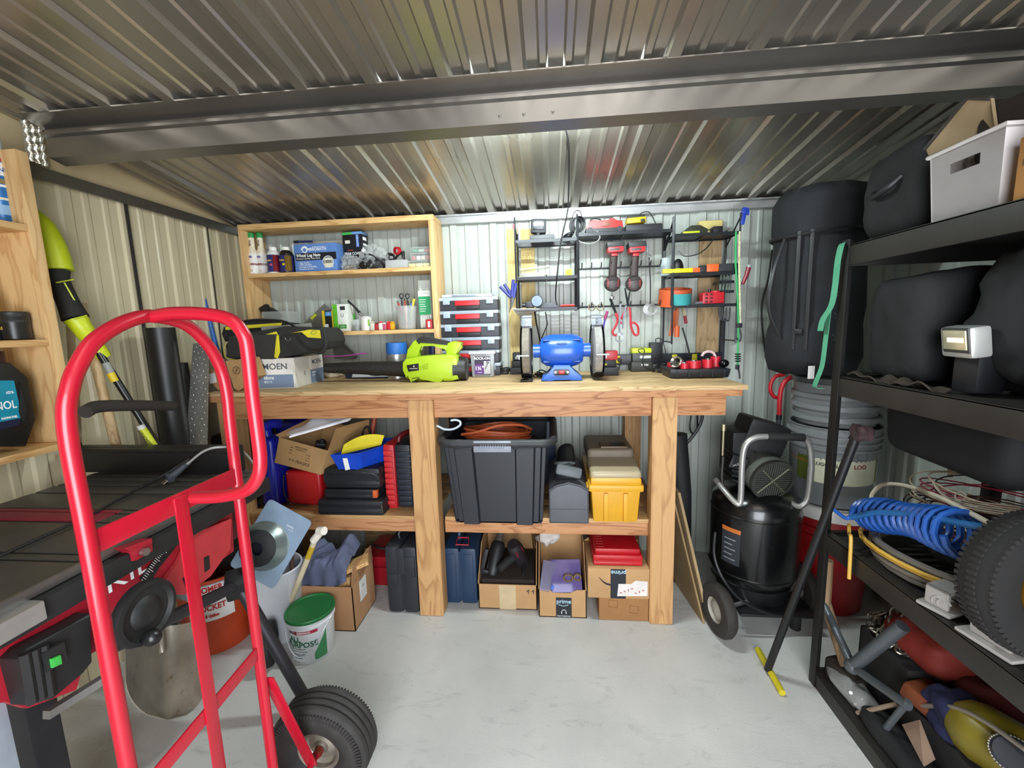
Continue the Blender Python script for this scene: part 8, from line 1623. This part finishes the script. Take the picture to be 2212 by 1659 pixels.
def cl_(u, v):
    from mathutils import noise as N
    x = -.14+.255*u; y = .21-.245*v; base = bxh+.075+.085*math.exp(-((u-.86)/.16)**2)*(1-v*.6)+.06*math.exp(-((u-.3)/.3)**2)*(1-v)
    n1 = N.noise(Vector((u*4.5+v*1.5, v*2.5, 1.3)))*.040+N.noise(Vector((u*11+v*5, v*5, 4.1)))*.022; z = base+n1
    if v > .62: k = (v-.62)/.38; y = .21-.245*.62-.01*k-.012*math.sin(u*22)*k; z = bxh+.085+n1*(1-k)-k*(.10+.06*math.sin(u*3.3+.6))
    return (bxx-.01+x, cY-.035+y, z)
B().sheet(cl_, 70, 60, .004).w('cloth', pm('#555a72', .85, var=.15, vs=20, bmp=.3, bs=200), q, 80)
# joint compound pail with green lid
gp_ = aZ(662, 1428, 0); r = .098; t = thing('pail', 'white pail of all purpose joint compound with a green lid on the floor', 'pail', (gp_.x-.002, gp_.y+.065, 0)); h = .205
PW = pm('#dcdde0', .4, var=.03); lat([(r*.86, 0), (r*.89, .008), (r*.97, h*.80), (r*1.02, h*.82), (r*1.02, h*.86), (r*.98, h*.87), (r*1.0, h*.97)], PW, 'pail_body', t, seg=56)
lat([(r*1.05, h*.95), (r*1.06, h*1.0), (r*1.03, h*1.02), (r*.95, h*1.02), (r*.92, h*1.0), (0, h*1.0)], pm('#1f6b34', .4, var=.12, vs=10, wear='#c9d6c9', wa=.74, ws=30), 'lid', t, seg=56)
GT_ = pm('#2b6a4c', .5); lr = r*.93
def lab(s_, z, sz, m_, a=0, bold=0): 
    rr = r*(.89+.08*(z/(h*.8)))+.0006; return wraptext(t, s_, (0, 0), rr, z, sz, m_, a, bold)
def patch(z0, z1, a0, a1, m_, nm='label_patch'):
    rr0, rr1 = r*(.89+.08*z0/(h*.8))+.0006, r*(.89+.08*z1/(h*.8))+.0006
    return B().sheet(lambda u, v: (math.sin(R(a0+(a1-a0)*u))*(rr0+(rr1-rr0)*v), -math.cos(R(a0+(a1-a0)*u))*(rr0+(rr1-rr0)*v), z0+(z1-z0)*v), 16, 1).obj(nm, m_, t)
A = 8
lab('ALL', h*.60, .034, GT_, A-22, .0010); lab('PURPOSE', h*.47, .034, GT_, A-6, .0010); lab('USG', h*.755, .016, pm('#3a3f4a', .5), A-30, .0005); lab('SHEETROCK', h*.755, .010, WTXT, A+4, .0003); patch(h*.72, h*.79, A-10, A+38, pm('#b02a3c', .5)); patch(h*.71, h*.80, A-21, A-12, pm('#8d2a2c', .5), 'emblem')
lab('Joint Compound', h*.38, .010, GT_, A-16); lab('Compuesto para juntas', h*.32, .008, GT_, A-16)
for k in range(3): patch(h*(.24-.045*k), h*(.255-.045*k), A-32, A+6-6*k, pm('#4a6a7c', .5), 'small_print')
lab('4.5 GAL (17 L)', h*.06, .009, pm('#5a6068', .5), A-16)
def leafp(u, v): a = A+26+34*u; z = h*(.08+.60*v*(.25+.75*u)); rr = r*(.89+.08*z/(h*.8))+.0007; return (math.sin(R(a))*rr, -math.cos(R(a))*rr, z)
B().sheet(leafp, 12, 4).obj('green_picture', pm('#3f8a58', .5), t)
B().tube([(math.sin(a)*r*1.05, -math.cos(a)*r*1.05, h*.88-.13*math.cos(a)**2*(1 if math.cos(a) > 0 else 0)) for a in [-PI/2+PI*k/24 for k in range(25)]], .0022, 8).obj('wire_bail', pm('#d9dce0', .3, .3), t)
# orange all purpose bucket behind the hand truck
ob = aZ(436, 1418, 0); t = bucket('bucket', 'orange all purpose bucket with a white label on the floor behind the table saw stand', (ob.x-.01, ob.y+.13, 0), .135, .150, .36, pm('#b8421c', .45, var=.15, vs=8), False); OR_ = .1405
wrappatch(t, (0, 0), .1470, .175, .340, 0, 66, pm('#e0dcd6', .5), 'label', .004); wrappatch(t, (0, 0), .1475, .285, .345, -50, 66, pm('#8d93a6', .5), 'label_band', .0035); RT_ = pm('#b32020', .5)
for s_, z, sz in (('HOMER', .322, .036), ('ALL-PURPOSE', .279, .034), ('BUCKET', .236, .036), ('5 Gallon', .199, .018)): wraptext(t, s_, (0, 0), .1520, z, sz, RT_, 34, .0012, .8)
t2 = thing('plastic_scrap', 'pale yellow plastic piece on the rim of the orange bucket', 'cap', (ob.x-.02, ob.y+.03, .362)); B().box((0, 0, .006), (.04, .02, .012), None, .003).obj('cap', pm('#d9b35a', .5), t2)
# ================================================================ printing belongs to the panel it is printed on
def _wm(o):
    m = Matrix.Identity(4); ch = []
    while o is not None: ch.append(o); o = o.parent
    for q in reversed(ch): m = m @ q.matrix_parent_inverse @ Matrix.LocRotScale(q.location, q.rotation_euler, q.scale)
    return m
PRINT = ('lettering', 'small_print', 'label_print', 'emblem', 'scale_marks', 'printed_', 'round_logo', 'bar_code', 'rivet', 'dial_marks', 'screw_picture', 'screw', 'shield_slot', 'grip_grooves',
         'faint_print', 'latch_ridges', 'lid_ridges', 'red_flecks', 'edge_seam', 'seam', 'trim_line', 'red_vents', 'vent_rib', 'vent_slot', 'knurled_rim', 'd_ring', 'white_tag', 'care_label',
         'led_strip', 'reflector', 'black_bezel', 'start_button', 'slots', 'pivot', 'bolt_hole', 'red_switch', 'axle_nut', 'tread_lugs', 'grille_bars', 'grille_cross', 'warning_stripe', 'lamp_glass', 'vial')
def _bb(o, m):
    P = [m @ Vector(c) for c in o.bound_box]
    return Vector([min(p[i] for p in P) for i in range(3)]), Vector([max(p[i] for p in P) for i in range(3)])
bpy.context.view_layer.update()
for t in [o for o in COL.objects if o.parent is None and o.get('category')]:
    kids = list(t.children); boxes = {}
    for k in kids:
        if k.type == 'MESH': boxes[k.name] = _bb(k, _wm(k))
    for k in kids:
        if not k.name.startswith(PRINT) or k.name not in boxes: continue
        lo, hi = boxes[k.name]; c = (lo+hi)/2; best = None
        for p in kids:
            if p is k or p.name.startswith(PRINT) or p.name not in boxes: continue
            a, b_ = boxes[p.name]; e = .012
            if all(a[i]-e <= c[i] <= b_[i]+e for i in range(3)):
                s_ = b_-a; vol = (s_.x+.004)*(s_.y+.004)*(s_.z+.004)
                if (hi-lo).length < (s_).length*1.3 and (best is None or vol < best[0]): best = (vol, p)
        if best:
            p = best[1]
            pl = p.matrix_parent_inverse @ Matrix.LocRotScale(p.location, p.rotation_euler, p.scale)
            k.matrix_parent_inverse = pl.inverted() @ k.matrix_parent_inverse; k.parent = p
